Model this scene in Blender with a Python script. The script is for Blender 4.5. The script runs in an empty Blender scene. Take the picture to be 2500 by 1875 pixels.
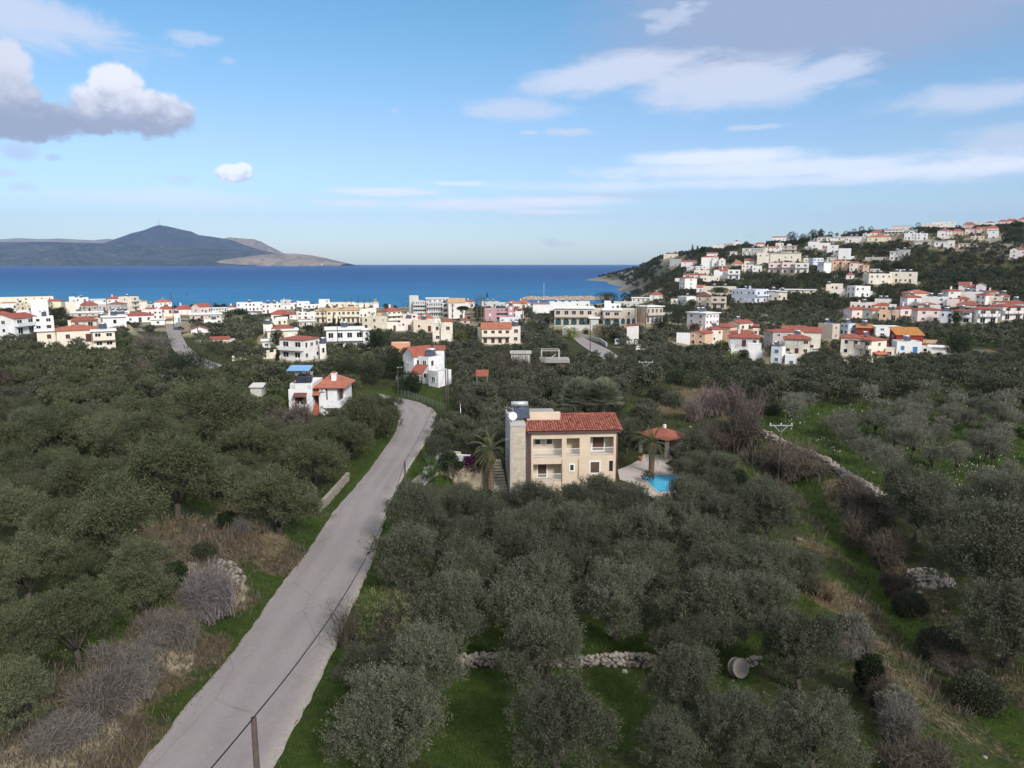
HAZE = True
import bpy, math, random
import numpy as np
from mathutils import Vector, Matrix
R = math.radians
sc = bpy.context.scene
C = sc.collection
# ------------------------------------------------------------------ camera
CAMZ = 36.0
PITCH = R(9.44)
FPX = 1765.0           # focal length in pixels of the 2500 px wide photograph
cam = bpy.data.cameras.new('camera'); cam.sensor_width = 36.0; cam.lens = FPX/2500*36.0
cam.clip_start = 0.5; cam.clip_end = 120000
co = bpy.data.objects.new('camera', cam); C.objects.link(co)
co.location = (0, 0, CAMZ); co.rotation_euler = (math.pi/2-PITCH, 0, 0)
sc.camera = co
sc.render.resolution_x, sc.render.resolution_y = 1024, 768
sc.view_settings.view_transform = 'Standard'; sc.view_settings.look = 'None'
sc.view_settings.gamma = 1; sc.view_settings.exposure = 0.68
sc.cycles.use_denoising = True
sc.cycles.max_bounces = 6; sc.cycles.diffuse_bounces = 3; sc.cycles.transparent_max_bounces = 8
sc.cycles.volume_bounces = 0
# ------------------------------------------------------------------ sun
SUN_EL, SUN_AZ = R(34), R(150)      # azimuth clockwise from +Y: behind the camera, to its right
sl = bpy.data.lights.new('sun', 'SUN'); sl.energy = 2.4; sl.angle = R(11); sl.color = (1, .95, .88)
so = bpy.data.objects.new('sun', sl); C.objects.link(so)
sdir = Vector((math.sin(SUN_AZ)*math.cos(SUN_EL), math.cos(SUN_AZ)*math.cos(SUN_EL), math.sin(SUN_EL)))
so.rotation_euler = sdir.to_track_quat('Z', 'Y').to_euler()
# ------------------------------------------------------------------ pixel helpers (2500 x 1875 photograph)
cp, sp_ = math.cos(PITCH), math.sin(PITCH)
def ray(px, py):
    a = (px-1250)/FPX; b = -(py-937.5)/FPX
    return np.array([a, cp+b*sp_, -sp_+b*cp])
def proj(p):
    x, y, z = p[0], p[1], p[2]-CAMZ
    d = y*cp - z*sp_
    v = y*sp_ + z*cp
    return 1250+FPX*x/d, 937.5-FPX*v/d, d
def atY(px, py, Y):
    d = ray(px, py); t = Y/d[1]
    return np.array([d[0]*t, Y, CAMZ+d[2]*t])
# ------------------------------------------------------------------ world: Nishita sky with clouds by direction
w = bpy.data.worlds.new('World'); sc.world = w; w.use_nodes = True
nt = w.node_tree; N = nt.nodes; L = nt.links; N.clear()
def val(x):
    return x
def mth(op, a, b=None, c=None, clamp=False, tree=None):
    n = (tree or nt).nodes.new('ShaderNodeMath'); n.operation = op; n.use_clamp = clamp
    for i, q in enumerate((a, b, c)):
        if q is None: continue
        if isinstance(q, (int, float)): n.inputs[i].default_value = q
        else: (tree or nt).links.new(q, n.inputs[i])
    return n.outputs[0]
def smooth(x, a, b):
    n = N.new('ShaderNodeMapRange'); n.interpolation_type = 'SMOOTHSTEP'
    L.new(x, n.inputs[0]); n.inputs[1].default_value = a; n.inputs[2].default_value = b
    return n.outputs[0]
def mixc(f, a, b):
    n = N.new('ShaderNodeMix'); n.data_type = 'RGBA'
    for s, q in ((0, f), (6, a), (7, b)):
        if isinstance(q, (int, float)): n.inputs[s].default_value = q
        elif isinstance(q, tuple): n.inputs[s].default_value = (*q, 1)
        else: L.new(q, n.inputs[s])
    return n.outputs[2]
out = N.new('ShaderNodeOutputWorld'); bg = N.new('ShaderNodeBackground')
L.new(bg.outputs[0], out.inputs[0])
SKYS = .092
sky = N.new('ShaderNodeTexSky'); sky.sky_type = 'NISHITA'; sky.sun_disc = False
sky.sun_elevation = SUN_EL; sky.sun_rotation = SUN_AZ; sky.altitude = 0
sky.air_density = 1.0; sky.dust_density = 0.6; sky.ozone_density = 2.0
bg.inputs[1].default_value = SKYS
tc = N.new('ShaderNodeTexCoord'); sx = N.new('ShaderNodeSeparateXYZ'); L.new(tc.outputs['Generated'], sx.inputs[0])
az = mth('ARCTAN2', sx.outputs[0], sx.outputs[1]); el = mth('ARCSINE', sx.outputs[2])
def noise(vec, scale, detail=5, rough=.55, dist=0.0):
    n = N.new('ShaderNodeTexNoise'); n.inputs['Scale'].default_value = scale
    n.inputs['Detail'].default_value = detail; n.inputs['Roughness'].default_value = rough
    n.inputs['Distortion'].default_value = dist
    L.new(vec, n.inputs['Vector']); return n.outputs[0]
def comb(a, b, c=0.0):
    n = N.new('ShaderNodeCombineXYZ')
    for i, q in enumerate((a, b, c)):
        if isinstance(q, (int, float)): n.inputs[i].default_value = q
        else: L.new(q, n.inputs[i])
    return n.outputs[0]
nstreak = noise(comb(mth('MULTIPLY', az, 1.0), mth('MULTIPLY', el, 3.2)), 11, 9, .7, .5)
npuff = noise(comb(az, mth('MULTIPLY', el, 1.25)), 34, 9, .66, .15)
nfine = noise(comb(mth('MULTIPLY', az, 1.0), mth('MULTIPLY', el, 2.2)), 34, 5, .6, .3)
def angs(px, py):
    d = ray(px, py); d = d/np.linalg.norm(d)
    return math.atan2(d[0], d[1]), math.asin(d[2])
def ell(px, py, rx, ry, tilt=0.0):
    a0, e0 = angs(px, py); rx /= FPX; ry /= FPX
    da = mth('SUBTRACT', az, a0); de = mth('SUBTRACT', el, e0)
    if tilt: de = mth('SUBTRACT', de, mth('MULTIPLY', da, tilt))
    u = mth('DIVIDE', da, rx); v = mth('DIVIDE', de, ry)
    return mth('SQRT', mth('ADD', mth('MULTIPLY', u, u), mth('MULTIPLY', v, v)))
def wisp(px, py, rx, ry, op, nz, amp, lo=-.1, hi=.75, tilt=0.0):
    d = mth('SUBTRACT', 1.0, ell(px, py, rx, ry, tilt))
    d = mth('ADD', d, mth('MULTIPLY', mth('SUBTRACT', nz, .5), amp*1.5))
    return mth('MULTIPLY', smooth(d, lo, hi), op)
def mx(lst):
    r = lst[0]
    for q in lst[1:]: r = mth('MAXIMUM', r, q)
    return r
# the sky's own colour, a little deeper towards the top
def lin(x, a, b):
    n = N.new('ShaderNodeMapRange'); L.new(x, n.inputs[0]); n.inputs[1].default_value = a; n.inputs[2].default_value = b; return n.outputs[0]
tint = mixc(lin(el, 0, .148), (1.06, 1.13, 1.27), (.93, .99, 1.09)); tint = mixc(lin(el, .148, .33), tint, (.58, .97, 1.06))
nm = N.new('ShaderNodeMix'); nm.data_type = 'RGBA'; nm.blend_type = 'MULTIPLY'; nm.inputs[0].default_value = 1
L.new(sky.outputs[0], nm.inputs[6]); L.new(tint, nm.inputs[7]); col = nm.outputs[2]
K = 1/SKYS
def cc(r, g, b, s=1.0): return (r*K*s, g*K*s, b*K*s)
CLOUD = .62
# grey veil high on the right
veil = mx([wisp(2030, 20, 620, 160, .97, nstreak, .4, -.05, .6), wisp(1760, 130, 400, 86, .9, nstreak, .5, -.05, .7)])
col = mixc(veil, col, cc(.37, .455, .66, CLOUD))
soft = mx([
    wisp(1500, 180, 230, 50, .85, nstreak, 1.0, -.1, .6, .12), wisp(1775, 205, 300, 66, .85, nstreak, 1.0, -.1, .6),
    wisp(2010, 175, 120, 40, .75, nstreak, 1.2, -.1, .6, .1), wisp(1265, 268, 150, 30, .65, nstreak, 1.3),
    wisp(2420, 235, 230, 34, .7, nstreak, 1.2), wisp(2460, 345, 110, 44, .65, nstreak, 1.0),
    wisp(60, 45, 240, 56, .75, nstreak, 1.3, tilt=-.12),
    wisp(465, 92, 60, 20, .5, nfine, 1.4), wisp(557, 150, 18, 10, .35, nfine, 1.2),
    wisp(1380, 322, 70, 11, .7, nfine, 1.2), wisp(1295, 324, 28, 7, .7, nfine, 1.0),
    wisp(1850, 311, 90, 9, .65, nfine, 1.3), wisp(1650, 40, 70, 26, .5, nfine, 1.8, tilt=.35), wisp(1600, 36, 60, 14, .4, nfine, 1.5),
    wisp(1348, 592, 26, 14, .65, nfine, 1.2), wisp(1392, 598, 22, 10, .5, nfine, 1.2), wisp(1835, 575, 18, 8, .5, nfine, 1.0),
    wisp(965, 270, 12, 8, .35, nfine, 1.0), wisp(440, 438, 46, 13, .4, nfine, 1.2), wisp(20, 422, 26, 10, .55, nfine, 1.0),
    wisp(55, 456, 34, 11, .5, nfine, 1.0), wisp(1500, 480, 320, 9, .5, nstreak, 1.5), wisp(2250, 505, 300, 9, .35, nstreak, 1.5),
])
col = mixc(soft, col, cc(.66, .70, .84, CLOUD*1.18))
low_ = mx([wisp(1760, 385, 260, 24, .75, nstreak, 1.0), wisp(1900, 412, 520, 30, .7, nstreak, 1.1), wisp(2320, 412, 420, 30, .75, nstreak, 1.1), wisp(1850, 445, 760, 18, .55, nstreak, 1.0),
    wisp(1340, 493, 210, 17, .85, nstreak, .9), wisp(1330, 518, 150, 9, .95, nstreak, .9), wisp(930, 468, 170, 12, .75, nstreak, 1.0), wisp(870, 497, 130, 11, .75, nstreak, 1.0), wisp(1170, 500, 240, 18, .8, nstreak, .9), wisp(420, 487, 290, 26, .5, nstreak, 1.0), wisp(1120, 448, 110, 7, .6, nfine, 1.0)])
col = mixc(low_, col, cc(.92, .91, 1.0, CLOUD*1.3))
# cumulus: sharp puffy rim, white top, grey base
def cum(lobes, ytop, ybot, white, grey, col, op=.96, lo=-.04, hi=.26):
    f = None
    for (px, py, rx, ry) in lobes:
        d = mth('SUBTRACT', 1.0, ell(px, py, rx, ry)); f = d if f is None else mth('MAXIMUM', f, d)
    f = mth('ADD', f, mth('MULTIPLY', mth('SUBTRACT', npuff, .5), 1.0))
    m = mth('MULTIPLY', smooth(f, lo, hi), op)
    e1, e0 = angs(lobes[0][0], ytop)[1], angs(lobes[0][0], ybot)[1]
    t = mth('ADD', el, mth('MULTIPLY', mth('SUBTRACT', npuff, .5), .075))
    c = mixc(smooth(t, e0+(e1-e0)*.18, e0+(e1-e0)*.82), cc(*grey), cc(*white))
    return mixc(m, col, c)
W_, G_ = (.64, .64, .70), (.245, .265, .35)
col = cum([(325, 270, 132, 54), (288, 205, 58, 46), (405, 280, 66, 34), (230, 294, 52, 32)], 160, 345, W_, G_, col)
col = cum([(16, 170, 48, 56), (62, 290, 108, 46), (12, 238, 74, 62)], 110, 330, (.52, .53, .60), (.235, .255, .345), col)
col = cum([(48, 370, 36, 20), (130, 384, 16, 8)], 340, 395, (.40, .45, .60), (.36, .42, .58), col, .6, -.15, .5)
col = cum([(572, 422, 44, 22), (592, 410, 22, 14)], 400, 450, (.78, .78, .82), (.42, .47, .62), col, .95)
# unseen cloud overhead and behind the camera, added to the sky for neutral fill light
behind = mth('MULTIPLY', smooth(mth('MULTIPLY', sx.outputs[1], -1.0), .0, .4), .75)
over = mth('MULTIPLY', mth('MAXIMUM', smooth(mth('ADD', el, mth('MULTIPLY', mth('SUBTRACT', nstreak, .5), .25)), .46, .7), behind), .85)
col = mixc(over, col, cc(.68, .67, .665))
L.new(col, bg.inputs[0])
# ------------------------------------------------------------------ terrain heights
# control points: (px, py, distance Y) of ground seen there; z follows from the ray
GP = [
 (500,1875,30),(650,1875,30),(575,1582,42.4),(760,1582,42.4),(720,1356,61),(870,1356,61),(905,1130,98),(1000,1130,98),
 (975,1017,131),(1060,1017,131),(1010,985,142),(962,972,147.5),(880,960,150),(525,893,172),(480,873,188),(440,840,222),(415,795,300),
 (1295,1225,90),(1510,1222,90.8),(1400,1228,89),(1180,1200,91),(1590,1156,101),(1640,1130,106),(1480,1120,110),(1150,1110,105),
 (1363,1875,31),(1800,1875,31),(1045,1640,42),(1330,1640,43),(1670,1640,43),(1300,1400,60),(1600,1400,60),(1300,1270,76),(1600,1270,76),
 (1964,1640,43),(2023,1875,31),(2250,1875,32),(2480,1875,34),(2400,1500,53),(2400,1300,73),(2200,1400,62),(2000,1250,77),(1900,1180,94),
 (2400,1130,101),(2400,1000,135),(2400,900,182),(2150,1000,135),(2100,900,180),(1900,1060,117),(1900,960,150),(1700,1000,137),(1700,900,190),
 (1500,960,150),(1500,900,183),(1400,870,205),(1250,960,150),(1250,900,180),(1223,842,225),(1100,925,160),(1450,835,240),
 (0,1000,118),(0,1200,74),(0,1500,45),(0,1875,28.7),(250,1200,76),(250,1400,52),(250,1000,122),(450,1050,112),(500,1240,74),(420,1500,46),
 (770,1011,134),(820,1020,131),(600,960,148),(150,853,187),(0,880,170),(350,880,180),(740,880,186),(60,815,250),(700,830,250),
 (845,800,290),(1400,808,268),(1650,880,212),(1800,880,212),(1720,845,250),(2000,875,212),(2150,860,215),(2300,870,205),(2500,870,205),
 (1680,806,268),(1900,800,290),(2100,800,268),(2400,792,262),(2500,790,262),(1800,740,392),(2080,725,400),(2000,770,330),(2200,700,430),
 (2400,715,345),(2500,715,350),(2250,760,310),(1700,707,505),(1560,740,560),(1640,720,520),(1600,775,350),
 (0,770,390),(250,770,390),(420,765,400),(620,760,440),(845,752,500),(1050,775,390),(1200,765,430),(1350,760,470),(1480,755,500),
 (2300,640,520),(2500,640,500),(2100,660,500),(1950,672,500),(1850,672,540),(1750,660,620),(1650,660,680),(1980,640,580),(2100,620,590),
 (1590,628,1150),(1620,622,1000),(1660,617,940),(1690,613,900),(1740,605,850),(1790,601,800),(1840,597,770),(1880,591,745),(1930,590,735),
 (1980,582,720),(2060,574,700),(2120,567,690),(2180,563,675),(2250,556,660),(2340,556,650),(2440,547,625),(2500,540,610),(2700,525,600),
 (1550,642,1500),(1520,660,1700),(1580,665,1050),(1540,690,1150),
]
pts = [tuple(atY(*g)) for g in GP]
# explicit world points: shore line, sea bed, land behind the crest, sides
XYZ = [(-500,560,1.0),(-330,575,.8),(-180,590,.8),(-60,600,.8),(40,640,.8),(110,700,.8),(150,790,.8),(175,900,1),(-500,640,-5),(-180,680,-6),(-330,640,-5),
 (0,720,-6),(60,800,-7),(110,900,-7),(130,1100,-8),(150,1400,-8),(-400,1000,-8),(-100,1000,-9),(-900,1500,-9),(0,2000,-9),(-1500,2600,-9),
 (190,1150,1.2),(235,1500,1.2),(285,2150,2),(300,2450,.5),(310,2700,-8),(150,2000,-8),(200,2400,-8),(420,2700,-8),(900,2700,-5),
 (340,1800,12),(420,1500,22),(500,1250,22),(520,1000,40),(620,900,50),(780,900,44),(1000,900,55),(700,1400,10),(1200,1400,20),
 (700,800,62),(900,750,66),(-60,30,13.5),(60,30,11),(-80,80,12),(110,80,8),(-160,160,14),(190,160,10),(260,250,16),(-280,300,10),
 (-20,9,13.5),(20,9,11.5),(0,9,12.5),(560,550,52),(430,420,36),(-420,450,4),(330,330,24)]
pts = np.array(pts + XYZ)
def uv_of(x, y):
    y = np.maximum(y, 6.0); return np.stack([np.asarray(x)/y*2.2, np.log(y)*1.15], -1)
def tps(d2):
    return .5*d2*np.log(d2+1e-9)
P = uv_of(pts[:, 0], pts[:, 1]); n_ = len(P)
A_ = np.zeros((n_+3, n_+3)); d2 = ((P[:, None]-P[None])**2).sum(-1)
A_[:n_, :n_] = tps(d2)+np.eye(n_)*.004
A_[:n_, n_] = 1; A_[:n_, n_+1:] = P; A_[n_, :n_] = 1; A_[n_+1:, :n_] = P.T
sol = np.linalg.solve(A_, np.concatenate([pts[:, 2], np.zeros(3)]))
def rbf(x, y):
    q = uv_of(x, y); sh = q.shape[:-1]; q = q.reshape(-1, 2); r = np.empty(len(q))
    for i in range(0, len(q), 20000):
        qq = q[i:i+20000]; d = ((qq[:, None]-P[None])**2).sum(-1)
        r[i:i+20000] = tps(d)@sol[:n_]+sol[n_]+qq@sol[n_+1:]
    return r.reshape(sh)
NU, NV = 420, 400
U0, U1, V0, V1 = -1.05, 1.05, math.log(8.0), math.log(2800.0)
gu = np.linspace(U0, U1, NU); gv = np.linspace(V0, V1, NV)
GU, GV = np.meshgrid(gu, gv); GY = np.exp(GV); GX = GU*GY
GZ = rbf(GX, GY)
def sst(a, b, x):
    t = np.clip((x-a)/(b-a), 0, 1); return t*t*(3-2*t)
def vnoise(x, y, s, seed):
    x = x/s+seed*17.3; y = y/s+seed*9.1; xi = np.floor(x).astype(int); yi = np.floor(y).astype(int)
    fx = x-xi; fy = y-yi; fx = fx*fx*(3-2*fx); fy = fy*fy*(3-2*fy)
    def h(a, b):
        v = np.sin(a*127.1+b*311.7+seed*74.7)*43758.5453; return v-np.floor(v)
    return (h(xi, yi)*(1-fx)+h(xi+1, yi)*fx)*(1-fy)+(h(xi, yi+1)*(1-fx)+h(xi+1, yi+1)*fx)*fy-.5
def bil(G, x, y):
    y = np.maximum(np.asarray(y, float), 8.01); u = (np.asarray(x)/y-U0)/(U1-U0)*(NU-1); v = (np.log(y)-V0)/(V1-V0)*(NV-1)
    u = np.clip(u, 0, NU-1.001); v = np.clip(v, 0, NV-1.001); i = u.astype(int); j = v.astype(int); fu = u-i; fv = v-j
    return (G[j, i]*(1-fu)+G[j, i+1]*fu)*(1-fv)+(G[j+1, i]*(1-fu)+G[j+1, i+1]*fu)*fv
def H(x, y): return float(bil(GZ, np.array([x]), np.array([y]))[0])
_T = np.exp(np.linspace(math.log(9.0), math.log(2790.0), 1600))
def hit(px, py):
    """first point of the ground under a pixel of the photograph"""
    d = ray(px, py); y = _T; t = y/d[1]; x = d[0]*t; z = CAMZ+d[2]*t
    g = bil(GZ, x, y); below = np.nonzero(z < g)[0]
    if len(below) == 0 or below[0] == 0:
        Y = 1200.0 if len(below) == 0 else 9.0
        p = atY(px, py, Y); p[2] = H(p[0], p[1]); return p
    k = below[0]; a = z[k-1]-g[k-1]; b = g[k]-z[k]; f = a/(a+b)
    Y = y[k-1]+(y[k]-y[k-1])*f; p = atY(px, py, Y); p[2] = H(p[0], p[1]); return p
def plat(points, n=None):
    return np.array([hit(*q) for q in points])
def resample(pl, n):
    pl = np.asarray(pl, float); s = np.concatenate([[0], np.cumsum(np.linalg.norm(np.diff(pl, axis=0), axis=1))])
    t = np.linspace(0, s[-1], n); return np.stack([np.interp(t, s, pl[:, k]) for k in range(pl.shape[1])], -1)
def smoothline(pl, n, it=2):
    q = resample(pl, n)
    for _ in range(it):
        q[1:-1] = .25*q[:-2]+.5*q[1:-1]+.25*q[2:]
    return q
def dline(pl, x, y):
    """distance and signed side of grid points to a polyline"""
    best = np.full(np.shape(x), 1e9); side = np.zeros(np.shape(x))
    for a, b in zip(pl[:-1], pl[1:]):
        dx, dy = b[0]-a[0], b[1]-a[1]; l2 = dx*dx+dy*dy+1e-9
        t = np.clip(((x-a[0])*dx+(y-a[1])*dy)/l2, 0, 1)
        d = np.hypot(x-a[0]-t*dx, y-a[1]-t*dy); m = d < best
        side = np.where(m, np.sign((x-a[0])*dy-(y-a[1])*dx), side); best = np.where(m, d, best)
    return best, side
# ------------------------------------------------------------------ roads: edges in the photograph -> ground
RL = [(338,1875),(364,1840),(458,1723),(564,1599),(635,1505),(694,1417),(747,1353),(817,1247),(858,1200),(900,1150),(936,1100),(962,1064),(973,1034),(975,1010),(971,993),(955,981),(925,972)]
RR = [(664,1875),(705,1799),(764,1694),(811,1594),(846,1511),(880,1440),(906,1379),(934,1284),(955,1218),(990,1156),(1025,1100),(1050,1061),(1068,1022),(1060,1000),(1025,983),(975,972),(925,962)]
roadL = smoothline(plat(RL), 90); roadR = smoothline(plat(RR), 90)
# carry the road on behind and below the camera
def extend(pl):
    d = pl[0]-pl[4]; d[2] = 0; d /= np.linalg.norm(d); return np.vstack([pl[0]+d*16, pl[0]+d*8, pl])
roadL = extend(roadL); roadR = extend(roadR)
roadC = .5*(roadL+roadR)
R2L = [(526,905),(480,898),(448,879),(421,852),(409,817),(405,794),(404,780)]
R2R = [(545,893),(526,890),(486,868),(458,848),(443,819),(436,794),(434,780)]
road2L = smoothline(plat(R2L), 40); road2R = smoothline(plat(R2R), 40); road2C = .5*(road2L+road2R)
R3L = [(1480,880),(1440,857),(1415,840),(1398,825)]
R3R = [(1520,880),(1490,857),(1450,838),(1412,820)]
road3L = smoothline(plat(R3L), 20); road3R = smoothline(plat(R3R), 20); road3C = .5*(road3L+road3R)
wid = np.linalg.norm(roadL-roadR, axis=1)
# ground shaping: verge bank left of the road, gully on the right, level pads
dR, sR = dline(roadC[:, :2], GX, GY)
dRL, _ = dline(roadL[:, :2], GX, GY)
dR2, _ = dline(road2C[:, :2], GX, GY); dR3, _ = dline(road3C[:, :2], GX, GY)
bank = np.where(sR < 0, sst(1.6, 4.5, dRL)*(1-sst(14, 26, dRL)), 0)*sst(14, 24, GY)*(1-sst(62, 80, GY))
bank = np.where(dR < 2.2, 0, bank)
GZ = GZ + 1.7*bank
gul = plat([(1800,1075),(1890,1130),(1980,1200),(2060,1290),(2150,1400),(2260,1550),(2420,1760)])
dG, sG = dline(gul[:, :2], GX, GY)
GZ = GZ - 1.6*np.exp(-(dG/3.2)**2)
mask = sst(3.4, 6.5, dR)*sst(3, 6, dR2)*sst(2.5, 5, dR3)
amp = np.clip(GY/60, .5, 3)
GZ = GZ + mask*(.42*vnoise(GX, GY, 7.0, 1)+.22*vnoise(GX, GY, 2.6, 2)+.1*vnoise(GX, GY, 1.1, 3))*np.where(GZ > 1.5, 1, .2)
hillm = sst(300, 480, GY)*sst(6, 16, GZ)
GZ = GZ + hillm*(3.2*vnoise(GX, GY, 38, 4)+1.6*vnoise(GX, GY, 15, 5))
far = sst(800, 1300, GY)*sst(1.0, 6.0, GZ)
GZ = GZ + far*(9*vnoise(GX, GY, 90, 6)+6*vnoise(GX, GY, 35, 7))
VIS = [(1510,1620,1150,107),(1565,1668,1192,97),(1556,1681,1120,109),(705,842,1012,134),(958,1106,946,153),(1318,1391,892,172),(1160,1192,942,165),(404,440,806,290),(408,462,852,210),(448,530,893,176),(1396,1482,856,240),(1574,1580,940,155),(608,642,966,150),(684,714,1030,125),(985,1092,1010,140),(1370,1448,806,270),(1282,1350,793,262)]
SKYL = np.array([(1380,690),(1440,676),(1465,671),(1500,664),(1530,655),(1550,647),(1570,637),(1590,630),(1620,623),(1660,619),(1690,615),(1740,607),(1790,603),(1838,599),(1880,593),(1930,594),(1980,584),(2060,576),(2120,569),(2180,565),(2250,559),(2340,558),(2440,549),(2500,542),(2700,530),(3400,500)], float)
def under_skyline(G):
    d = GY*cp-(G-CAMZ)*sp_; px = 1250+FPX*GX/d; b = -(np.interp(px, SKYL[:, 0], SKYL[:, 1])+2-937.5)/FPX
    lim = CAMZ+GY*(-sp_+b*cp)/(cp+b*sp_)-np.clip(GY/420, .6, 2.6)
    return np.where((GY > 420) & (px > 1395), np.minimum(G, np.maximum(lim, -8)), G)
GZ = under_skyline(GZ)
PADS = []
def pad(cx, cy, rx, ry, z, rot=0.0, soft=3.0):
    global GZ
    c, s = math.cos(rot), math.sin(rot); dx = (GX-cx)*c+(GY-cy)*s; dy = -(GX-cx)*s+(GY-cy)*c
    d = np.hypot(np.maximum(np.abs(dx)-rx, 0), np.maximum(np.abs(dy)-ry, 0))
    k = 1-sst(0, soft, d); GZ = GZ*(1-k)+z*k
VZ = 5.7      # level of the villa's garden and pool terrace
pad(12.8, 95.5, 8.5, 6, VZ, 0, 3); pad(20.8, 104, 6.2, 10.5, VZ, 0, 3)
pad(-3.4, 91, 3.2, 4.6, VZ+.15, 0, 2.0)
# ------------------------------------------------------------------ mesh helpers
MATS = {}
def link(o, parent=None):
    C.objects.link(o)
    if parent is not None: o.parent = parent
    return o
def tag(o, label=None, cat=None, group=None, kind=None):
    if label: o['label'] = label
    if cat: o['category'] = cat
    if group: o['group'] = group
    if kind: o['kind'] = kind
    return o
def empty(name, loc, rz=0.0, label=None, cat=None, group=None):
    o = bpy.data.objects.new(name, None); C.objects.link(o); o.empty_display_size = .3
    o.location = loc; o.rotation_euler = (0, 0, rz); return tag(o, label, cat, group)
def quadmesh(name, V, attr=None, mats=(), midx=None):
    """V: (4N,3) vertices, consecutive fours make a quad; attr: per-face float"""
    n = len(V)//4; me = bpy.data.meshes.new(name)
    me.vertices.add(4*n); me.vertices.foreach_set('co', np.asarray(V, np.float32).ravel())
    me.loops.add(4*n); me.loops.foreach_set('vertex_index', np.arange(4*n, dtype=np.int32))
    me.polygons.add(n); me.polygons.foreach_set('loop_start', np.arange(0, 4*n, 4, dtype=np.int32))
    if midx is not None: me.polygons.foreach_set('material_index', np.asarray(midx, np.int32))
    if attr is not None:
        a = me.attributes.new('tint', 'FLOAT', 'FACE'); a.data.foreach_set('value', np.asarray(attr, np.float32))
    for m in mats: me.materials.append(m)
    me.update(calc_edges=True); return me
class MB:
    def __init__(s): s.v = []; s.f = []; s.m = []; s.sm = []
    def add(s, vs, fs, m=0, smooth=False):
        b = len(s.v); s.v += [tuple(map(float, q)) for q in vs]
        for f in fs: s.f.append(tuple(b+i for i in f)); s.m.append(m); s.sm.append(smooth)
    def box(s, x0, x1, y0, y1, z0, z1, m=0):
        s.add([(x0,y0,z0),(x1,y0,z0),(x1,y1,z0),(x0,y1,z0),(x0,y0,z1),(x1,y0,z1),(x1,y1,z1),(x0,y1,z1)],
              [(0,3,2,1),(4,5,6,7),(0,1,5,4),(1,2,6,5),(2,3,7,6),(3,0,4,7)], m)
    def obox(s, c, ax, ay, az, m=0):
        c, ax, ay, az = map(np.asarray, (c, ax, ay, az))
        vs = [c+i*ax+j*ay+k*az for k in (-1, 1) for j in (-1, 1) for i in (-1, 1)]
        s.add(vs, [(0,2,3,1),(4,5,7,6),(0,1,5,4),(1,3,7,5),(3,2,6,7),(2,0,4,6)], m)
    def bar(s, a, b, w, h=None, m=0):
        a = np.asarray(a, float); b = np.asarray(b, float); d = b-a; l = np.linalg.norm(d); d /= l
        up = np.array([0, 0, 1.0]) if abs(d[2]) < .95 else np.array([0, 1.0, 0]); sx_ = np.cross(d, up); sx_ /= np.linalg.norm(sx_); u = np.cross(sx_, d)
        s.obox((a+b)/2, d*l/2, sx_*w/2, u*(h or w)/2, m)
    def prism(s, poly, z0, z1, m=0):
        n = len(poly); vs = [(x, y, z0) for x, y in poly]+[(x, y, z1) for x, y in poly]
        s.add(vs, [tuple(range(n))[::-1], tuple(range(n, 2*n))]+[(i, (i+1) % n, n+(i+1) % n, n+i) for i in range(n)], m)
    def tube(s, pts, rad, n=7, m=0, smooth=True):
        pts = [np.asarray(p, float) for p in pts]; k = len(pts)
        rad = [rad]*k if isinstance(rad, (int, float)) else rad; vs = []; up = np.array([.13, .31, .94])
        for i, p in enumerate(pts):
            d = pts[min(i+1, k-1)]-pts[max(i-1, 0)]; d /= np.linalg.norm(d)+1e-9
            a = np.cross(d, up); 
            if np.linalg.norm(a) < .2: a = np.cross(d, np.array([1.0, .2, .1]))
            a /= np.linalg.norm(a); b = np.cross(d, a)
            for j in range(n):
                t = 2*math.pi*j/n; vs.append(p+(a*math.cos(t)+b*math.sin(t))*rad[i])
        fs = [(i*n+j, i*n+(j+1) % n, (i+1)*n+(j+1) % n, (i+1)*n+j) for i in range(k-1) for j in range(n)]
        fs += [tuple(range(n))[::-1], tuple(range((k-1)*n, k*n))]
        s.add(vs, fs, m, smooth)
    def lathe(s, prof, n=16, m=0, c=(0, 0, 0), smooth=True):
        k = len(prof); vs = [(c[0]+r*math.cos(2*math.pi*j/n), c[1]+r*math.sin(2*math.pi*j/n), c[2]+z) for r, z in prof for j in range(n)]
        fs = [(i*n+j, i*n+(j+1) % n, (i+1)*n+(j+1) % n, (i+1)*n+j) for i in range(k-1) for j in range(n)]
        fs += [tuple(range(n))[::-1], tuple(range((k-1)*n, k*n))]; s.add(vs, fs, m, smooth)
    def build(s, name, mats, parent=None, loc=None, rz=None):
        me = bpy.data.meshes.new(name); me.from_pydata(s.v, [], s.f)
        mats = mats if isinstance(mats, (list, tuple)) else [mats]
        for q in mats: me.materials.append(q)
        me.polygons.foreach_set('material_index', np.array(s.m, np.int32)); me.polygons.foreach_set('use_smooth', np.array(s.sm, bool)); me.update()
        o = link(bpy.data.objects.new(name, me), parent)
        if loc is not None: o.location = loc
        if rz is not None: o.rotation_euler = (0, 0, rz)
        return o
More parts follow.
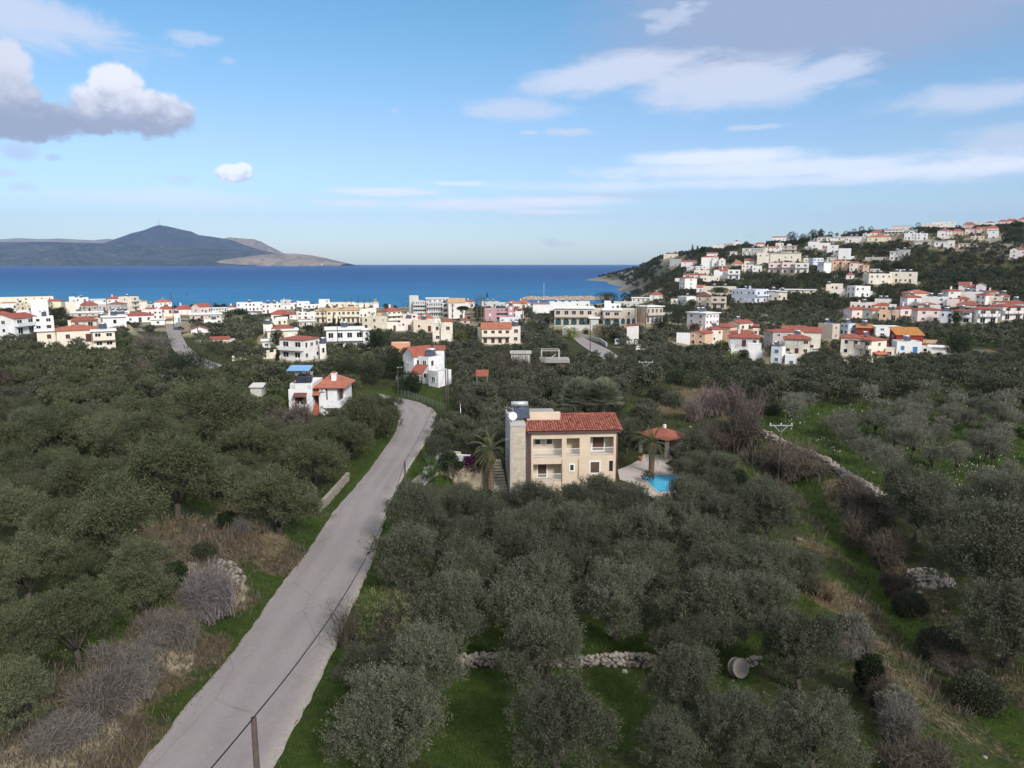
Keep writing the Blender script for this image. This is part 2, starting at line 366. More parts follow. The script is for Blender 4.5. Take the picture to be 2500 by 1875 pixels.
# ------------------------------------------------------------------ materials
def newmat(name):
    m = bpy.data.materials.new(name); m.use_nodes = True; t = m.node_tree
    b = t.nodes['Principled BSDF']; return m, t, b
def nz(t, scale, detail=4, rough=.6, vec=None, coord='Object', dist=0.0):
    n = t.nodes.new('ShaderNodeTexNoise'); n.inputs['Scale'].default_value = scale; n.inputs['Detail'].default_value = detail
    n.inputs['Roughness'].default_value = rough; n.inputs['Distortion'].default_value = dist
    if vec is None:
        c = t.nodes.new('ShaderNodeTexCoord'); vec = c.outputs[coord]
    t.links.new(vec, n.inputs['Vector']); return n.outputs[0]
def ramp(t, x, stops, interp='LINEAR'):
    r = t.nodes.new('ShaderNodeValToRGB'); r.color_ramp.interpolation = interp
    while len(r.color_ramp.elements) < len(stops): r.color_ramp.elements.new(.5)
    for e, (p, c) in zip(r.color_ramp.elements, stops):
        e.position = p; e.color = (*c, 1) if len(c) == 3 else c
    t.links.new(x, r.inputs[0]); return r.outputs[0]
def tmix(t, f, a, b, blend='MIX'):
    n = t.nodes.new('ShaderNodeMix'); n.data_type = 'RGBA'; n.blend_type = blend
    for s, q in ((0, f), (6, a), (7, b)):
        if isinstance(q, (int, float)): n.inputs[s].default_value = q
        elif isinstance(q, tuple): n.inputs[s].default_value = (*q, 1)
        else: t.links.new(q, n.inputs[s])
    return n.outputs[2]
def bump(t, b, h, strength=.3, dist=.05):
    n = t.nodes.new('ShaderNodeBump'); n.inputs['Strength'].default_value = strength; n.inputs['Distance'].default_value = dist
    t.links.new(h, n.inputs['Height']); t.links.new(n.outputs[0], b.inputs['Normal'])
def simple(name, c, rough=.8, var=.14, scale=1.5, metal=0.0, spec=.3, bmp=0.0):
    if name in MATS: return MATS[name]
    m, t, b = newmat(name)
    x = nz(t, scale, 5, .65); y = nz(t, scale*9, 3, .6)
    s = tmix(t, .35, x, y)
    lo = tuple(q*(1-var*1.4) for q in c); hi = tuple(min(1, q*(1+var)) for q in c)
    t.links.new(ramp(t, s, [(.3, lo), (.7, hi)]), b.inputs['Base Color'])
    b.inputs['Roughness'].default_value = rough; b.inputs['Metallic'].default_value = metal; b.inputs['Specular IOR Level'].default_value = spec
    if bmp: bump(t, b, y, bmp, .05)
    MATS[name] = m; return m
# ------------------------------------------------------------------ ground sheet
cover = np.zeros((NV, NU, 4))      # r dry earth and straw, g fresh grass, b rock, a sand
def inpoly(poly, x, y):
    r = np.zeros(np.shape(x), bool); n = len(poly)
    for i in range(n):
        x0, y0 = poly[i][:2]; x1, y1 = poly[(i+1) % n][:2]
        c = ((y0 > y) != (y1 > y)) & (x < (x1-x0)*(y-y0)/((y1-y0)+1e-12)+x0); r ^= c
    return r
def blob(ch, px, py, r, v=1.0, squash=1.0):
    p = hit(px, py); d = np.hypot((GX-p[0]), (GY-p[1])/squash)
    cover[..., ch] = np.maximum(cover[..., ch], v*(1-sst(r*.45, r, d+r*.5*vnoise(GX, GY, r*.5, 11))))
edge = np.minimum(dRL, dline(roadR[:, :2], GX, GY)[0])
cover[..., 1] = (1-sst(2.0, 4.5, edge))*.8*(GY < 170)
cover[..., 0] = np.maximum(cover[..., 0], bank*(1-sst(3.0, 7.5, dRL))*.75)
near = (GY < 75)
cover[..., 1] = np.maximum(cover[..., 1], near*(sR > 0)*.55*sst(-.12, .18, vnoise(GX, GY, 6, 13)))
for b_ in [(1200,1800,7,.9),(1130,1740,5,1),(1560,1740,6,1),(1480,1700,5,.9),(1700,1640,5,1),(1380,1600,5,.8),(1180,1660,5,.8),(1330,1520,4,.9),(1430,1380,4,1),(1500,1560,4,1),(1200,1560,4,1),
           (2020,1480,6,.7),(1800,1560,6,1),(760,1760,5,1),(740,1850,5,1),(870,1700,4,1),(1120,1210,5,.8),(1000,960,8,1),(1050,985,7,1),(1075,1000,6,.9),(900,965,7,.9),
           (530,1400,5,.9),(280,1520,6,1),(480,1640,5,1),(60,1800,8,.9),(250,1440,5,.9),(450,1230,5,1),(280,1180,7,.8),(100,1180,8,.8),(330,990,8,.6),(640,960,8,.7),
           (2000,1120,14,1),(2120,1180,12,1),(1920,1060,10,1),(2200,1150,14,.9),(2350,1180,14,.9),(2450,1080,12,1),(2300,1050,14,.8),(2450,1250,12,.8),(2100,1060,12,.8),(2340,960,16,1),(2450,980,16,1),(2180,900,14,1),(2300,900,12,.8),
           (1840,1040,8,1),(1700,1000,8,.7),(1520,1000,8,.7),(1990,1180,4,1),(2000,1300,4,1),(2050,1370,4,1),(2090,1440,4,.9),(2180,1520,4,.8),(1950,1240,4,1),(1860,1160,6,.8),(1790,1140,5,.7),
           (880,845,12,.8),(1140,855,10,.9),(360,830,14,.9),(640,775,18,.6),(2290,830,16,.8),(1960,690,18,.8),(1660,715,14,.7)]:
    blob(1, b_[0], b_[1], b_[2], b_[3])
for b_ in [(470,1290,7,.9),(560,1300,7,1),(640,1330,6,1),(690,1380,4,.9),(600,1240,5,.8),(500,1370,5,.7),(540,1440,4,.9),(430,1560,4,.9),(330,1640,4,.8),(230,1720,4,.9),(120,1830,5,.8),(90,1190,5,.7),(330,1010,5,.8),
           (1580,1100,3,.4),(1850,1010,9,.9),(1700,960,10,.8),(1750,930,10,.8),(1640,1000,8,.7),(1960,1160,7,.9),(2030,1230,6,.9),(2080,1180,6,.7),(1900,1110,6,.9),(2000,1340,4,.6),(2080,1480,5,.7),(2120,1560,4,.6),(2190,1650,4,.6),(2270,1740,4,.5),(2130,1400,4,.6),
           (2130,870,10,1),(2110,895,8,1),(2180,930,8,.8),(2390,860,8,1),(2320,925,7,.7),(1470,870,10,.9),(580,965,7,.8),(2380,640,40,.5),(2450,600,40,.6),(2330,605,25,.8),(1830,605,60,.7),(2400,590,30,.7)]:
    blob(0, b_[0], b_[1], b_[2], b_[3])
for b_ in [(2265,1410,2.6,.45),(100,1200,4,.8),(330,1025,3,.7),(1230,1600,2,.2),(1640,930,6,.25),(1700,945,6,.25),(2460,600,40,.7),(1610,650,120,.5),(1560,665,120,.7),(2490,1420,4,.5),(440,1400,3,.7)]:
    blob(2, b_[0], b_[1], b_[2], b_[3])
track = plat([(1930,1150),(1965,1195),(2012,1260),(2062,1330),(2112,1400),(2165,1470),(2220,1545),(2295,1620),(2400,1720),(2520,1820)]); dT = dline(track[:, :2], GX, GY)[0]
kT = 1-sst(.9, 1.9, dT); cover[..., 1] = np.maximum(cover[..., 1], kT); cover[..., 0] *= 1-kT*.8; kB = (1-sst(.5, 2.2, np.abs(dT-2.9)))*(sG < 0)*.5; cover[..., 0] = np.maximum(cover[..., 0], kB)
for px_, py_, r_s in [(408,1585,1.6),(432,1612,1.3),(118,1842,1.8),(55,1862,2.0),(205,1795,1.6),(245,1778,1.3),(555,1440,1.6),(575,1420,1.2),(300,1700,1.2)]: blob(3, px_, py_, r_s, .75)
cover[..., 2] = np.maximum(cover[..., 2], sst(850, 1050, GY)*(.35+.5*sst(-.05, .2, vnoise(GX, GY, 60, 21))))
cover[..., 2] = np.maximum(cover[..., 2], sst(900, 1100, GY)*(1-sst(2, 7, GZ))*.8)
cover[..., 3] = np.maximum(cover[..., 3], (1-sst(1.6, 3.2, GZ))*(GY < 900))
cover[..., 0] = np.maximum(cover[..., 0], sst(250, 330, GY)*(1-sst(7, 13, GZ))*.35)
def gridmesh(name, X, Y, Z, attrs=None, mats=()):
    nv, nu = X.shape; me = bpy.data.meshes.new(name); co_ = np.stack([X, Y, Z], -1).reshape(-1, 3)
    me.vertices.add(nv*nu); me.vertices.foreach_set('co', co_.astype(np.float32).ravel())
    i = np.arange(nu-1)[None]+np.arange(nv-1)[:, None]*nu
    q = np.stack([i, i+1, i+1+nu, i+nu], -1).reshape(-1, 4); n = len(q)
    me.loops.add(4*n); me.loops.foreach_set('vertex_index', q.astype(np.int32).ravel())
    me.polygons.add(n); me.polygons.foreach_set('loop_start', np.arange(0, 4*n, 4, dtype=np.int32))
    me.polygons.foreach_set('use_smooth', np.ones(n, bool))
    for k, v in (attrs or {}).items():
        a = me.attributes.new(k, 'FLOAT_COLOR', 'POINT'); a.data.foreach_set('color', v.reshape(-1, 4).astype(np.float32).ravel())
    for m in mats: me.materials.append(m)
    me.update(calc_edges=True); return me
def ground_mat():
    m, t, b = newmat('ground'); g = t.nodes.new('ShaderNodeNewGeometry'); pos = g.outputs['Position']
    at = t.nodes.new('ShaderNodeAttribute'); at.attribute_name = 'cover'; se = t.nodes.new('ShaderNodeSeparateColor'); t.links.new(at.outputs['Color'], se.inputs[0])
    n1 = nz(t, .35, 6, .65, pos); n2 = nz(t, 2.2, 6, .7, pos); n3 = nz(t, 9, 4, .7, pos); n4 = nz(t, .06, 5, .6, pos)
    base = ramp(t, n2, [(.3, (.020, .022, .010)), (.5, (.040, .045, .018)), (.7, (.075, .066, .036))])
    base = tmix(t, ramp(t, n1, [(.42, (0, 0, 0)), (.62, (.5, .5, .5))]), base, ramp(t, n3, [(.3, (.024, .040, .008)), (.7, (.048, .066, .016))]))
    n5 = nz(t, 1.1, 6, .75, pos)
    grass = ramp(t, tmix(t, .55, n5, n3), [(.3, (.016, .031, .006)), (.5, (.038, .064, .012)), (.68, (.085, .096, .026))])
    dry = ramp(t, tmix(t, .55, n2, n3), [(.28, (.050, .038, .022)), (.5, (.125, .095, .058)), (.72, (.24, .19, .12))])
    rock = ramp(t, tmix(t, .5, n2, n3), [(.3, (.09, .085, .07)), (.55, (.26, .24, .20)), (.75, (.42, .39, .34))])
    def soft(x, n, k=.9):
        a = mth('ADD', x, mth('MULTIPLY', mth('SUBTRACT', n, .5, tree=t), k*1.6, tree=t), tree=t)
        r = t.nodes.new('ShaderNodeMapRange'); r.interpolation_type = 'SMOOTHSTEP'; r.inputs[1].default_value = .3; r.inputs[2].default_value = .75; t.links.new(a, r.inputs[0])
        z = t.nodes.new('ShaderNodeMath'); z.operation = 'MULTIPLY'; t.links.new(r.outputs[0], z.inputs[0])
        q = t.nodes.new('ShaderNodeMapRange'); q.inputs[1].default_value = 0; q.inputs[2].default_value = .12; t.links.new(x, q.inputs[0]); t.links.new(q.outputs[0], z.inputs[1]); return z.outputs[0]
    c = tmix(t, soft(se.outputs[1], n2), base, grass)
    c = tmix(t, ramp(t, nz(t, .8, 6, .72, pos), [(.56, (0,0,0)), (.70, (.75,.75,.75))]), c, ramp(t, n3, [(.3, (.030,.024,.014)), (.7, (.085,.066,.042))]))
    c = tmix(t, soft(se.outputs[0], n2), c, dry)
    c = tmix(t, soft(se.outputs[2], n3), c, rock)
    c = tmix(t, at.outputs['Alpha'], c, ramp(t, n3, [(.3, (.34, .28, .20)), (.7, (.48, .41, .30))]))
    t.links.new(c, b.inputs['Base Color']); b.inputs['Roughness'].default_value = .95; b.inputs['Specular IOR Level'].default_value = .1
    bump(t, b, tmix(t, .5, n2, n3), .8, .25); return m
litter = None
go = link(bpy.data.objects.new('ground', gridmesh('ground', GX, GY, GZ, {'cover': cover}, [ground_mat()])))
tag(go, 'rolling ground of grass, dry earth and scrub running down to the bay', kind='structure')
# ------------------------------------------------------------------ road sheets
def road_mat():
    m, t, b = newmat('road_surface'); g = t.nodes.new('ShaderNodeNewGeometry'); pos = g.outputs['Position']
    mp = t.nodes.new('ShaderNodeMapping'); mp.inputs['Scale'].default_value = (1, .18, 1); t.links.new(pos, mp.inputs[0])
    at = t.nodes.new('ShaderNodeAttribute'); at.attribute_name = 'cover'; se = t.nodes.new('ShaderNodeSeparateColor'); t.links.new(at.outputs['Color'], se.inputs[0])
    n1 = nz(t, .5, 6, .65, mp.outputs[0], dist=.5); n2 = nz(t, 3, 6, .7, pos); n3 = nz(t, 30, 3, .6, pos)
    c = ramp(t, tmix(t, .45, n1, n2), [(.3, (.195, .172, .170)), (.5, (.238, .210, .209)), (.7, (.282, .252, .250))])
    c = tmix(t, ramp(t, nz(t, .16, 5, .65, pos), [(.46, (0,0,0)), (.60, (.4,.4,.4))]), c, tmix(t, 1.0, c, (.84,.83,.84), 'MULTIPLY'))
    vo = t.nodes.new('ShaderNodeTexVoronoi'); vo.feature = 'DISTANCE_TO_EDGE'; vo.inputs['Scale'].default_value = .33; t.links.new(mp.outputs[0], vo.inputs['Vector'])
    c = tmix(t, ramp(t, vo.outputs[0], [(.0, (.5,.5,.5)), (.012, (0,0,0))]), c, (.12,.11,.105))
    c = tmix(t, .25, c, n3, 'OVERLAY')
    # wear: paler dusty wheel tracks and gravelly rims
    c = tmix(t, se.outputs[1], c, (.27, .24, .24))
    e = mth('MULTIPLY', se.outputs[0], mth('ADD', mth('MULTIPLY', n2, 1.6, tree=t), -.2, tree=t), clamp=True, tree=t)
    c = tmix(t, e, c, ramp(t, n3, [(.3, (.25, .22, .19)), (.7, (.46, .42, .37))]))
    t.links.new(c, b.inputs['Base Color']); b.inputs['Roughness'].default_value = .9; b.inputs['Specular IOR Level'].default_value = .2
    bump(t, b, n3, .25, .02); return m
ROADM = road_mat()
def ribbon(name, Lp, Rp, lift, label, rim=(.10, .10), K=26, wob=.0):
    n = len(Lp); s = np.linspace(0, 1, K); X = np.zeros((n, K)); Y = np.zeros((n, K)); cv = np.zeros((n, K, 4))
    for i in range(n):
        a, b = Lp[i], Rp[i]
        w1 = 1+wob*math.sin(i*1.7)*.5; o = wob*vnoise(np.array([i*1.0]), np.array([3.0]), 2.3, 5)[0]; o2 = wob*vnoise(np.array([i*1.0]), np.array([9.0]), 2.0, 6)[0]
        q0 = -.012+o; q1 = 1.012+o2; ss = q0+(q1-q0)*s
        X[i] = a[0]+(b[0]-a[0])*ss; Y[i] = a[1]+(b[1]-a[1])*ss
        cv[i, :, 0] = np.maximum(1-s/rim[0], (s-1+rim[1])/rim[1]).clip(0, 1)
        cv[i, :, 1] = .55*(np.exp(-((s-.3)/.08)**2)+np.exp(-((s-.62)/.08)**2)); cv[i, :, 3] = 1
    Z = bil(GZ, X, Y); Zm = Z.mean(1, keepdims=True)
    Z = np.maximum(Z, .4*Zm+.6*Z)+lift
    Z[:, 0] -= .12; Z[:, -1] -= .12
    o = link(bpy.data.objects.new(name, gridmesh(name, X, Y, Z, {'cover': cv}, [ROADM])))
    return tag(o, label, kind='structure')
rl = resample(roadL, 300); rr = resample(roadR, 300)
ribbon('road', rl, rr, .10, 'pale worn asphalt road climbing from the foreground past the villa', (.07, .15), 40, .028)
ribbon('road', resample(road2L, 80), resample(road2R, 80), .22, 'far stretch of pale road leading into the village', (.1, .1), 14)
ribbon('road', resample(road3L, 40), resample(road3R, 40), .25, 'short pale lane bending towards the arcaded hotel', (.2, .2), 12)
# white-ish worn concrete shoulder at the villa's drive
sh = plat([(960,1230),(985,1190),(1030,1150),(1048,1110),(1066,1080),(1085,1050)]); sh2 = plat([(985,1262),(1010,1215),(1052,1172),(1085,1145),(1092,1105),(1100,1060)])
ribbon('path', resample(sh, 60), resample(sh2, 60), .06, 'grey driveway strip between the road and the villa garden wall', (.1, .1), 14)
# ------------------------------------------------------------------ sea
def sea_mat():
    m, t, b = newmat('sea_water'); g = t.nodes.new('ShaderNodeNewGeometry'); pos = g.outputs['Position']
    sx2 = t.nodes.new('ShaderNodeSeparateXYZ'); t.links.new(pos, sx2.inputs[0])
    mp = t.nodes.new('ShaderNodeMapping'); mp.inputs['Scale'].default_value = (.45, 1, 1); t.links.new(pos, mp.inputs[0])
    n1 = nz(t, .012, 6, .6, mp.outputs[0], dist=.6); n2 = nz(t, .09, 6, .65, mp.outputs[0]); n3 = nz(t, .0022, 5, .6, mp.outputs[0])
    dep = t.nodes.new('ShaderNodeMapRange'); dep.inputs[1].default_value = 600; dep.inputs[2].default_value = 2600
    dep.interpolation_type = 'SMOOTHSTEP'
    t.links.new(mth('ADD', sx2.outputs[1], mth('MULTIPLY', mth('SUBTRACT', n1, .5, tree=t), 900, tree=t), tree=t), dep.inputs[0])
    c = ramp(t, dep.outputs[0], [(0, (.022, .185, .385)), (.22, (.014, .125, .33)), (1, (.007, .064, .225))])
    c = tmix(t, ramp(t, n3, [(.4, (0, 0, 0)), (.65, (.5, .5, .5))]), c, tmix(t, .5, c, (.004, .04, .13)))
    c = tmix(t, ramp(t, n2, [(.42, (.55, .55, .55)), (.6, (0, 0, 0))]), c, tmix(t, .5, c, (.003, .03, .10)))
    caps = ramp(t, nz(t, .22, 3, .5, mp.outputs[0]), [(.76, (0, 0, 0)), (.80, (.55, .55, .55))])
    c = tmix(t, caps, c, (.6, .65, .7))
    t.links.new(c, b.inputs['Base Color']); b.inputs['Roughness'].default_value = .55; b.inputs['Specular IOR Level'].default_value = .18
    bump(t, b, tmix(t, .6, n2, nz(t, .5, 5, .6, mp.outputs[0])), 1.0, 3.0); return m
s_ = MB(); s_.add([(-27000, 300, 0), (27000, 300, 0), (27000, 27500, 0), (-27000, 27500, 0)], [(0, 1, 2, 3)])
tag(s_.build('sea', sea_mat()), 'blue sea of the open bay, turquoise near the shore', kind='structure')
# ------------------------------------------------------------------ mountains across the bay
def hill_mat(name, a, b_, c_, s1=.0016, s2=.009, lo=.42, hi=.6):
    m, t, b = newmat(name); g = t.nodes.new('ShaderNodeNewGeometry'); pos = g.outputs['Position']
    n1 = nz(t, s1, 7, .65, pos, dist=.4); n2 = nz(t, s2, 6, .7, pos)
    c = tmix(t, ramp(t, tmix(t, .45, n1, n2), [(lo, (0, 0, 0)), (hi, (1, 1, 1))]), a, b_)
    c = tmix(t, ramp(t, n2, [(.57, (0, 0, 0)), (.70, (.85, .85, .85))]), c, c_)
    t.links.new(c, b.inputs['Base Color']); b.inputs['Roughness'].default_value = 1; b.inputs['Specular IOR Level'].default_value = 0
    bump(t, b, n1, .9, 120); return m
def ridge(name, prof, Y, thick, mat, label, seed, rough=.12, cliff=.0):
    """prof: (px, py) skyline of the photograph as seen at distance Y; built as a real mountain with a front and a back slope"""
    xs = []; zs = []
    for px, py in prof:
        p = atY(px, py, Y); xs.append(p[0]); zs.append(max(p[2], 2))
    nx = 260; X1 = np.linspace(xs[0], xs[-1], nx); Z1 = np.interp(X1, xs, zs)
    ny = 60; T = np.linspace(-1, 1, ny); X = np.tile(X1, (ny, 1)); Tm = np.tile(T[:, None], (1, nx)); Yg = Y+Tm*thick*(1+.25*vnoise(X, X*0, 2500, seed))
    sh_ = np.where(Tm < 0, (1-np.abs(Tm)**(1.0+cliff)), 1-Tm**2)
    Z = Z1[None]*sh_
    nn = vnoise(X, Yg, 1500, seed)+.5*vnoise(X, Yg, 600, seed+1)+.3*vnoise(X, Yg, 240, seed+2)
    Z = Z*(1+rough*2.2*nn*(1-np.exp(-(Tm/.18)**2)))+rough*.10*Z1.max()*nn*np.exp(-(Tm/.18)**2)*.35
    Z = np.maximum(Z, 0)-6*(np.abs(Tm) > .97)
    o = link(bpy.data.objects.new(name, gridmesh(name, X, Yg, Z, None, [mat]))); return tag(o, label, kind='structure')
dark = hill_mat('shaded_mountain_scrub', (.020, .020, .028), (.050, .046, .050), (.11, .092, .082))  # cloud shadow and purple haze are mixed into these scrub colours
low = hill_mat('coast_scrub', (.014, .020, .020), (.070, .060, .050), (.32, .24, .18), .0022, .012)
pale = hill_mat('pale_rock', (.16, .115, .085), (.30, .225, .17), (.36, .28, .22))
cliffm = hill_mat('cliff_rock', (.10, .085, .07), (.31, .235, .18), (.42, .33, .27), .0035, .014, .36, .56)
ridge('mountain', [(-260,592),(0,584),(40,581),(90,583),(140,582),(180,584),(225,586),(262,583),(300,588),(340,600)], 24000, 2500, pale, 'pale bare mountain range far behind the dark coast', 31, .2)
ridge('mountain', [(500,612),(530,585),(560,579),(590,582),(620,584),(645,598),(672,614),(700,628)], 17500, 1500, pale, 'pale rounded mountain shoulder right of the dark peak', 37, .12)
ridge('mountain', [(200,612),(262,590),(290,580),(320,569),(350,562),(375,552),(388,549),(400,551),(430,558),(460,564),(480,573),(520,578),(560,585),(590,597),(620,607),(660,618),(700,632)], 15500, 1600, dark, 'dark shadowed mountain with a pointed top and masts', 41, .10)
ridge('hills', [(-400,598),(-100,592),(100,590),(200,592),(270,595),(340,598),(420,601),(500,606),(560,611),(620,616),(660,622),(700,636)], 13500, 1700, low, 'low dark wooded coast across the bay', 47, .16)
ridge('cliff', [(520,641),(560,634),(600,627),(640,622),(680,619),(720,619),(760,623),(795,630),(825,637),(850,643)], 12600, 700, cliffm, 'pale beige rock headland across the bay', 53, .16, 1.2)
# ------------------------------------------------------------------ building materials
WALLC = {'w': (.70,.695,.70), 'v': (.69,.655,.635), 'c': (.70,.635,.54), 'k': (.62,.53,.43), 'p': (.70,.585,.55), 'P': (.66,.47,.41), 'o': (.66,.445,.32), 'y': (.68,.615,.48),
         'g': (.40,.39,.39), 'b': (.56,.60,.70), 'm': (.45,.27,.30), 'r': (.24,.035,.03), 't': (.50,.43,.37), 'l': (.44,.39,.38), 's': (.50,.50,.50), 'n': (.60,.30,.20)}
def wallm(k): return simple('render_'+k, WALLC[k], .85, .12, .45, spec=.2)
def tile_mat(name, c, rowscale=9.0):
    if name in MATS: return MATS[name]
    m, t, b = newmat(name); tc_ = t.nodes.new('ShaderNodeTexCoord')
    n1 = nz(t, .8, 5, .65); n2 = nz(t, 6, 3, .6)
    lo = tuple(q*.62 for q in c); hi = tuple(min(1, q*1.25) for q in c)
    col_ = ramp(t, tmix(t, .5, n1, n2), [(.32, lo), (.5, c), (.68, hi)])
    wv = t.nodes.new('ShaderNodeTexWave'); wv.inputs['Scale'].default_value = rowscale/6.283*2; wv.bands_direction = 'X'; t.links.new(tc_.outputs['Object'], wv.inputs['Vector'])
    t.links.new(col_, b.inputs['Base Color']); b.inputs['Roughness'].default_value = .85; b.inputs['Specular IOR Level'].default_value = .2
    bump(t, b, wv.outputs[1], .7, .06); MATS[name] = m; return m
TILE = {'r': tile_mat('terracotta_tile', (.32,.098,.072)), 'o': tile_mat('orange_tile', (.40,.145,.095)), 'a': tile_mat('sand_tile', (.50,.33,.19)), 'd': tile_mat('brown_tile', (.15,.07,.055)), 's': simple('concrete_sheet', (.36,.34,.31), .9, .15), 'u': tile_mat('rust_tile', (.45,.20,.06))}
GLASS = simple('window_glass', (.018,.022,.028), .12, .2, 2, spec=.6)
ARCHG = simple('teal_glass', (.03,.075,.09), .15, .2, 1, spec=.6)
TRIM = simple('white_trim', (.72,.71,.70), .6, .05, 2)
WOODD = simple('dark_wood', (.055,.030,.020), .7, .25, 3)
WOODM = simple('pale_wood', (.32,.20,.12), .75, .25, 3)
CONC = simple('bare_concrete', (.30,.285,.27), .9, .18, 1.2)
ROOFF = simple('flat_roof', (.50,.49,.48), .9, .14, .8)
STEEL = simple('brushed_steel', (.55,.56,.58), .35, .08, 3, metal=.6)
SOLARP = simple('solar_glass', (.035,.045,.075), .2, .2, 2, spec=.7)
SHUT = {'b': simple('blue_paint', (.05,.17,.42), .5, .08), 'B': simple('brown_paint', (.09,.035,.026), .6, .15), 't': simple('teal_paint', (.02,.20,.26), .5, .08), 'w': TRIM, 'r': simple('red_paint', (.22,.03,.03), .5, .1)}
CROPS = dict(M=(960,830,4.096), S=(600,860,4.254), A=(0,680), B=(420,680), C=(840,690), D=(1260,690), E=(1480,560), F=(1860,510), G=(2060,510), H=(1640,730), I=(2060,660))
FOOT = []       # footprints: centre, radius (no tree grows there)
def window(root, face, u, zc, ww, hh, shut=None, sub=True, off=(0, 0, 0), rz=0.0, arch=False):
    """face 'R': wall y=0 looking -y, 'L': wall x=0 looking -x"""
    f = MB(); p = MB(); t = .11
    def bx(mb, a0, a1, d0, d1, z0, z1, m=0):
        if face == 'R': mb.box(a0, a1, -d1, -d0, z0, z1, m)
        else: mb.box(-d1, -d0, a0, a1, z0, z1, m)
    a0, a1, z0, z1 = u-ww/2, u+ww/2, zc-hh/2, zc+hh/2
    bx(f, a0-t, a0, -.05, .07, z0-t, z1+t); bx(f, a1, a1+t, -.05, .07, z0-t, z1+t)
    bx(f, a0, a1, -.05, .07, z1, z1+t); bx(f, a0, a1, -.05, .09, z0-t, z0)
    if shut is None and ww > .9: bx(f, u-.03, u+.03, .012, .05, z0, z1)
    bx(p, a0, a1, -.05, .012, z0, z1)
    pm = GLASS if shut is None else SHUT[shut]
    if sub:
        o = f.build('window', TRIM, root, off, rz); p.build('pane' if shut is None else 'shutter', pm, o)
    else:
        b0 = len(f.m); f.add(p.v, p.f, 1); o = f.build('window', [TRIM, pm], root, off, rz)
    return o
def archpane(root, u, z0, ww, hh, off, rz):
    n = 10; r = ww/2; zc = z0+hh-r
    def outline(k): return [(u-r-k, z0)]+[(u-(r+k)*math.cos(math.pi*i/n), zc+(r+k)*math.sin(math.pi*i/n)) for i in range(n+1)]+[(u+r+k, z0)]
    f = MB(); a, b = outline(0), outline(.22); m_ = len(a)
    f.add([(x, -.10, z) for x, z in a+b]+[(x, .02, z) for x, z in a+b], [(i, m_+i, m_+i+1, i+1) for i in range(m_-1)]+[(m_+i, 3*m_+i, 3*m_+i+1, m_+i+1) for i in range(m_-1)]+[(2*m_+i, i, i+1, 2*m_+i+1) for i in range(m_-1)])
    o = f.build('window', wallm('t'), root, off, rz)
    p = MB(); p.add([(x, -.03, z) for x, z in a], [tuple(range(m_))]); p.build('pane', ARCHG, o)
def hiproof(W, D, z, rise, over=.35, kind='hip', t=.14):
    m = MB(); x0, x1, y0, y1 = -over, W+over, -over, D+over
    if kind == 'hip':
        if W >= D: h = (y1-y0)/2; r0, r1 = (x0+h*.92, (y0+y1)/2), (x1-h*.92, (y0+y1)/2)
        else: h = (x1-x0)/2; r0, r1 = ((x0+x1)/2, y0+h*.92), ((x0+x1)/2, y1-h*.92)
        vs = [(x0,y0,z),(x1,y0,z),(x1,y1,z),(x0,y1,z),(*r0,z+rise),(*r1,z+rise)]
        if W >= D: fs = [(0,1,5,4),(2,3,4,5),(1,2,5),(3,0,4)]
        else: fs = [(0,1,4),(1,2,5,4),(2,3,5),(3,0,4,5)]
        lo = [(a, b, z-t) for a, b, c in vs[:4]]
        m.add(vs+lo, fs+[(6,7,1,0),(7,8,2,1),(8,9,3,2),(9,6,0,3),(9,8,7,6)])
    elif kind in ('gable', 'gablef'):
        if kind == 'gable': pr = [(y0, z), ((y0+y1)/2, z+rise), (y1, z)]; ext = (x0, x1)
        else: pr = [(x0, z), ((x0+x1)/2, z+rise), (x1, z)]; ext = (y0, y1)
        def pt(e, q, dz=0): return (e, q[0], q[1]+dz) if kind == 'gable' else (q[0], e, q[1]+dz)
        vs = [pt(ext[0], q) for q in pr]+[pt(ext[1], q) for q in pr]+[pt(ext[0], q, -t) for q in pr]+[pt(ext[1], q, -t) for q in pr]
        m.add(vs, [(0,3,4,1),(1,4,5,2),(6,7,10,9),(7,8,11,10),(0,1,7,6),(1,2,8,7),(3,9,10,4),(4,10,11,5),(0,6,9,3),(2,5,11,8)])
    elif kind == 'shed':      # rises towards the back
        vs = [(x0,y0,z),(x1,y0,z),(x1,y1,z+rise),(x0,y1,z+rise)]; vs += [(a,b,c-t) for a,b,c in vs]
        m.add(vs, [(0,1,2,3),(7,6,5,4),(0,4,5,1),(1,5,6,2),(2,6,7,3),(3,7,4,0)])
    elif kind == 'shedL':     # rises from the left face to the right
        vs = [(x0,y0,z),(x1,y0,z+rise),(x1,y1,z+rise),(x0,y1,z)]; vs += [(a,b,c-t) for a,b,c in vs]
        m.add(vs, [(0,1,2,3),(7,6,5,4),(0,4,5,1),(1,5,6,2),(2,6,7,3),(3,7,4,0)])
    return m
def solar(root, x, y, z, off, rz, s=1.0):
    m = MB(); m.obox((x, y, z+.75*s), (.95*s, 0, 0), (0, .62*s, .5*s), (0, -.03, .04), 1)
    m.bar((x-.8*s, y+.6*s, z), (x-.8*s, y+.6*s, z+1.2*s), .06, m=0); m.bar((x+.8*s, y+.6*s, z), (x+.8*s, y+.6*s, z+1.2*s), .06, m=0)
    m.bar((x-.8*s, y-.55*s, z), (x-.8*s, y-.55*s, z+.3*s), .06, m=0); m.bar((x+.8*s, y-.55*s, z), (x+.8*s, y-.55*s, z+.3*s), .06, m=0)
    o = m.build('solar_heater', [STEEL, SOLARP], root, off, rz)
    k = MB(); k.tube([(x-.85*s, y+.62*s, z+1.5*s), (x+.85*s, y+.62*s, z+1.5*s)], .27*s, 10); k.build('water_tank', STEEL, o)
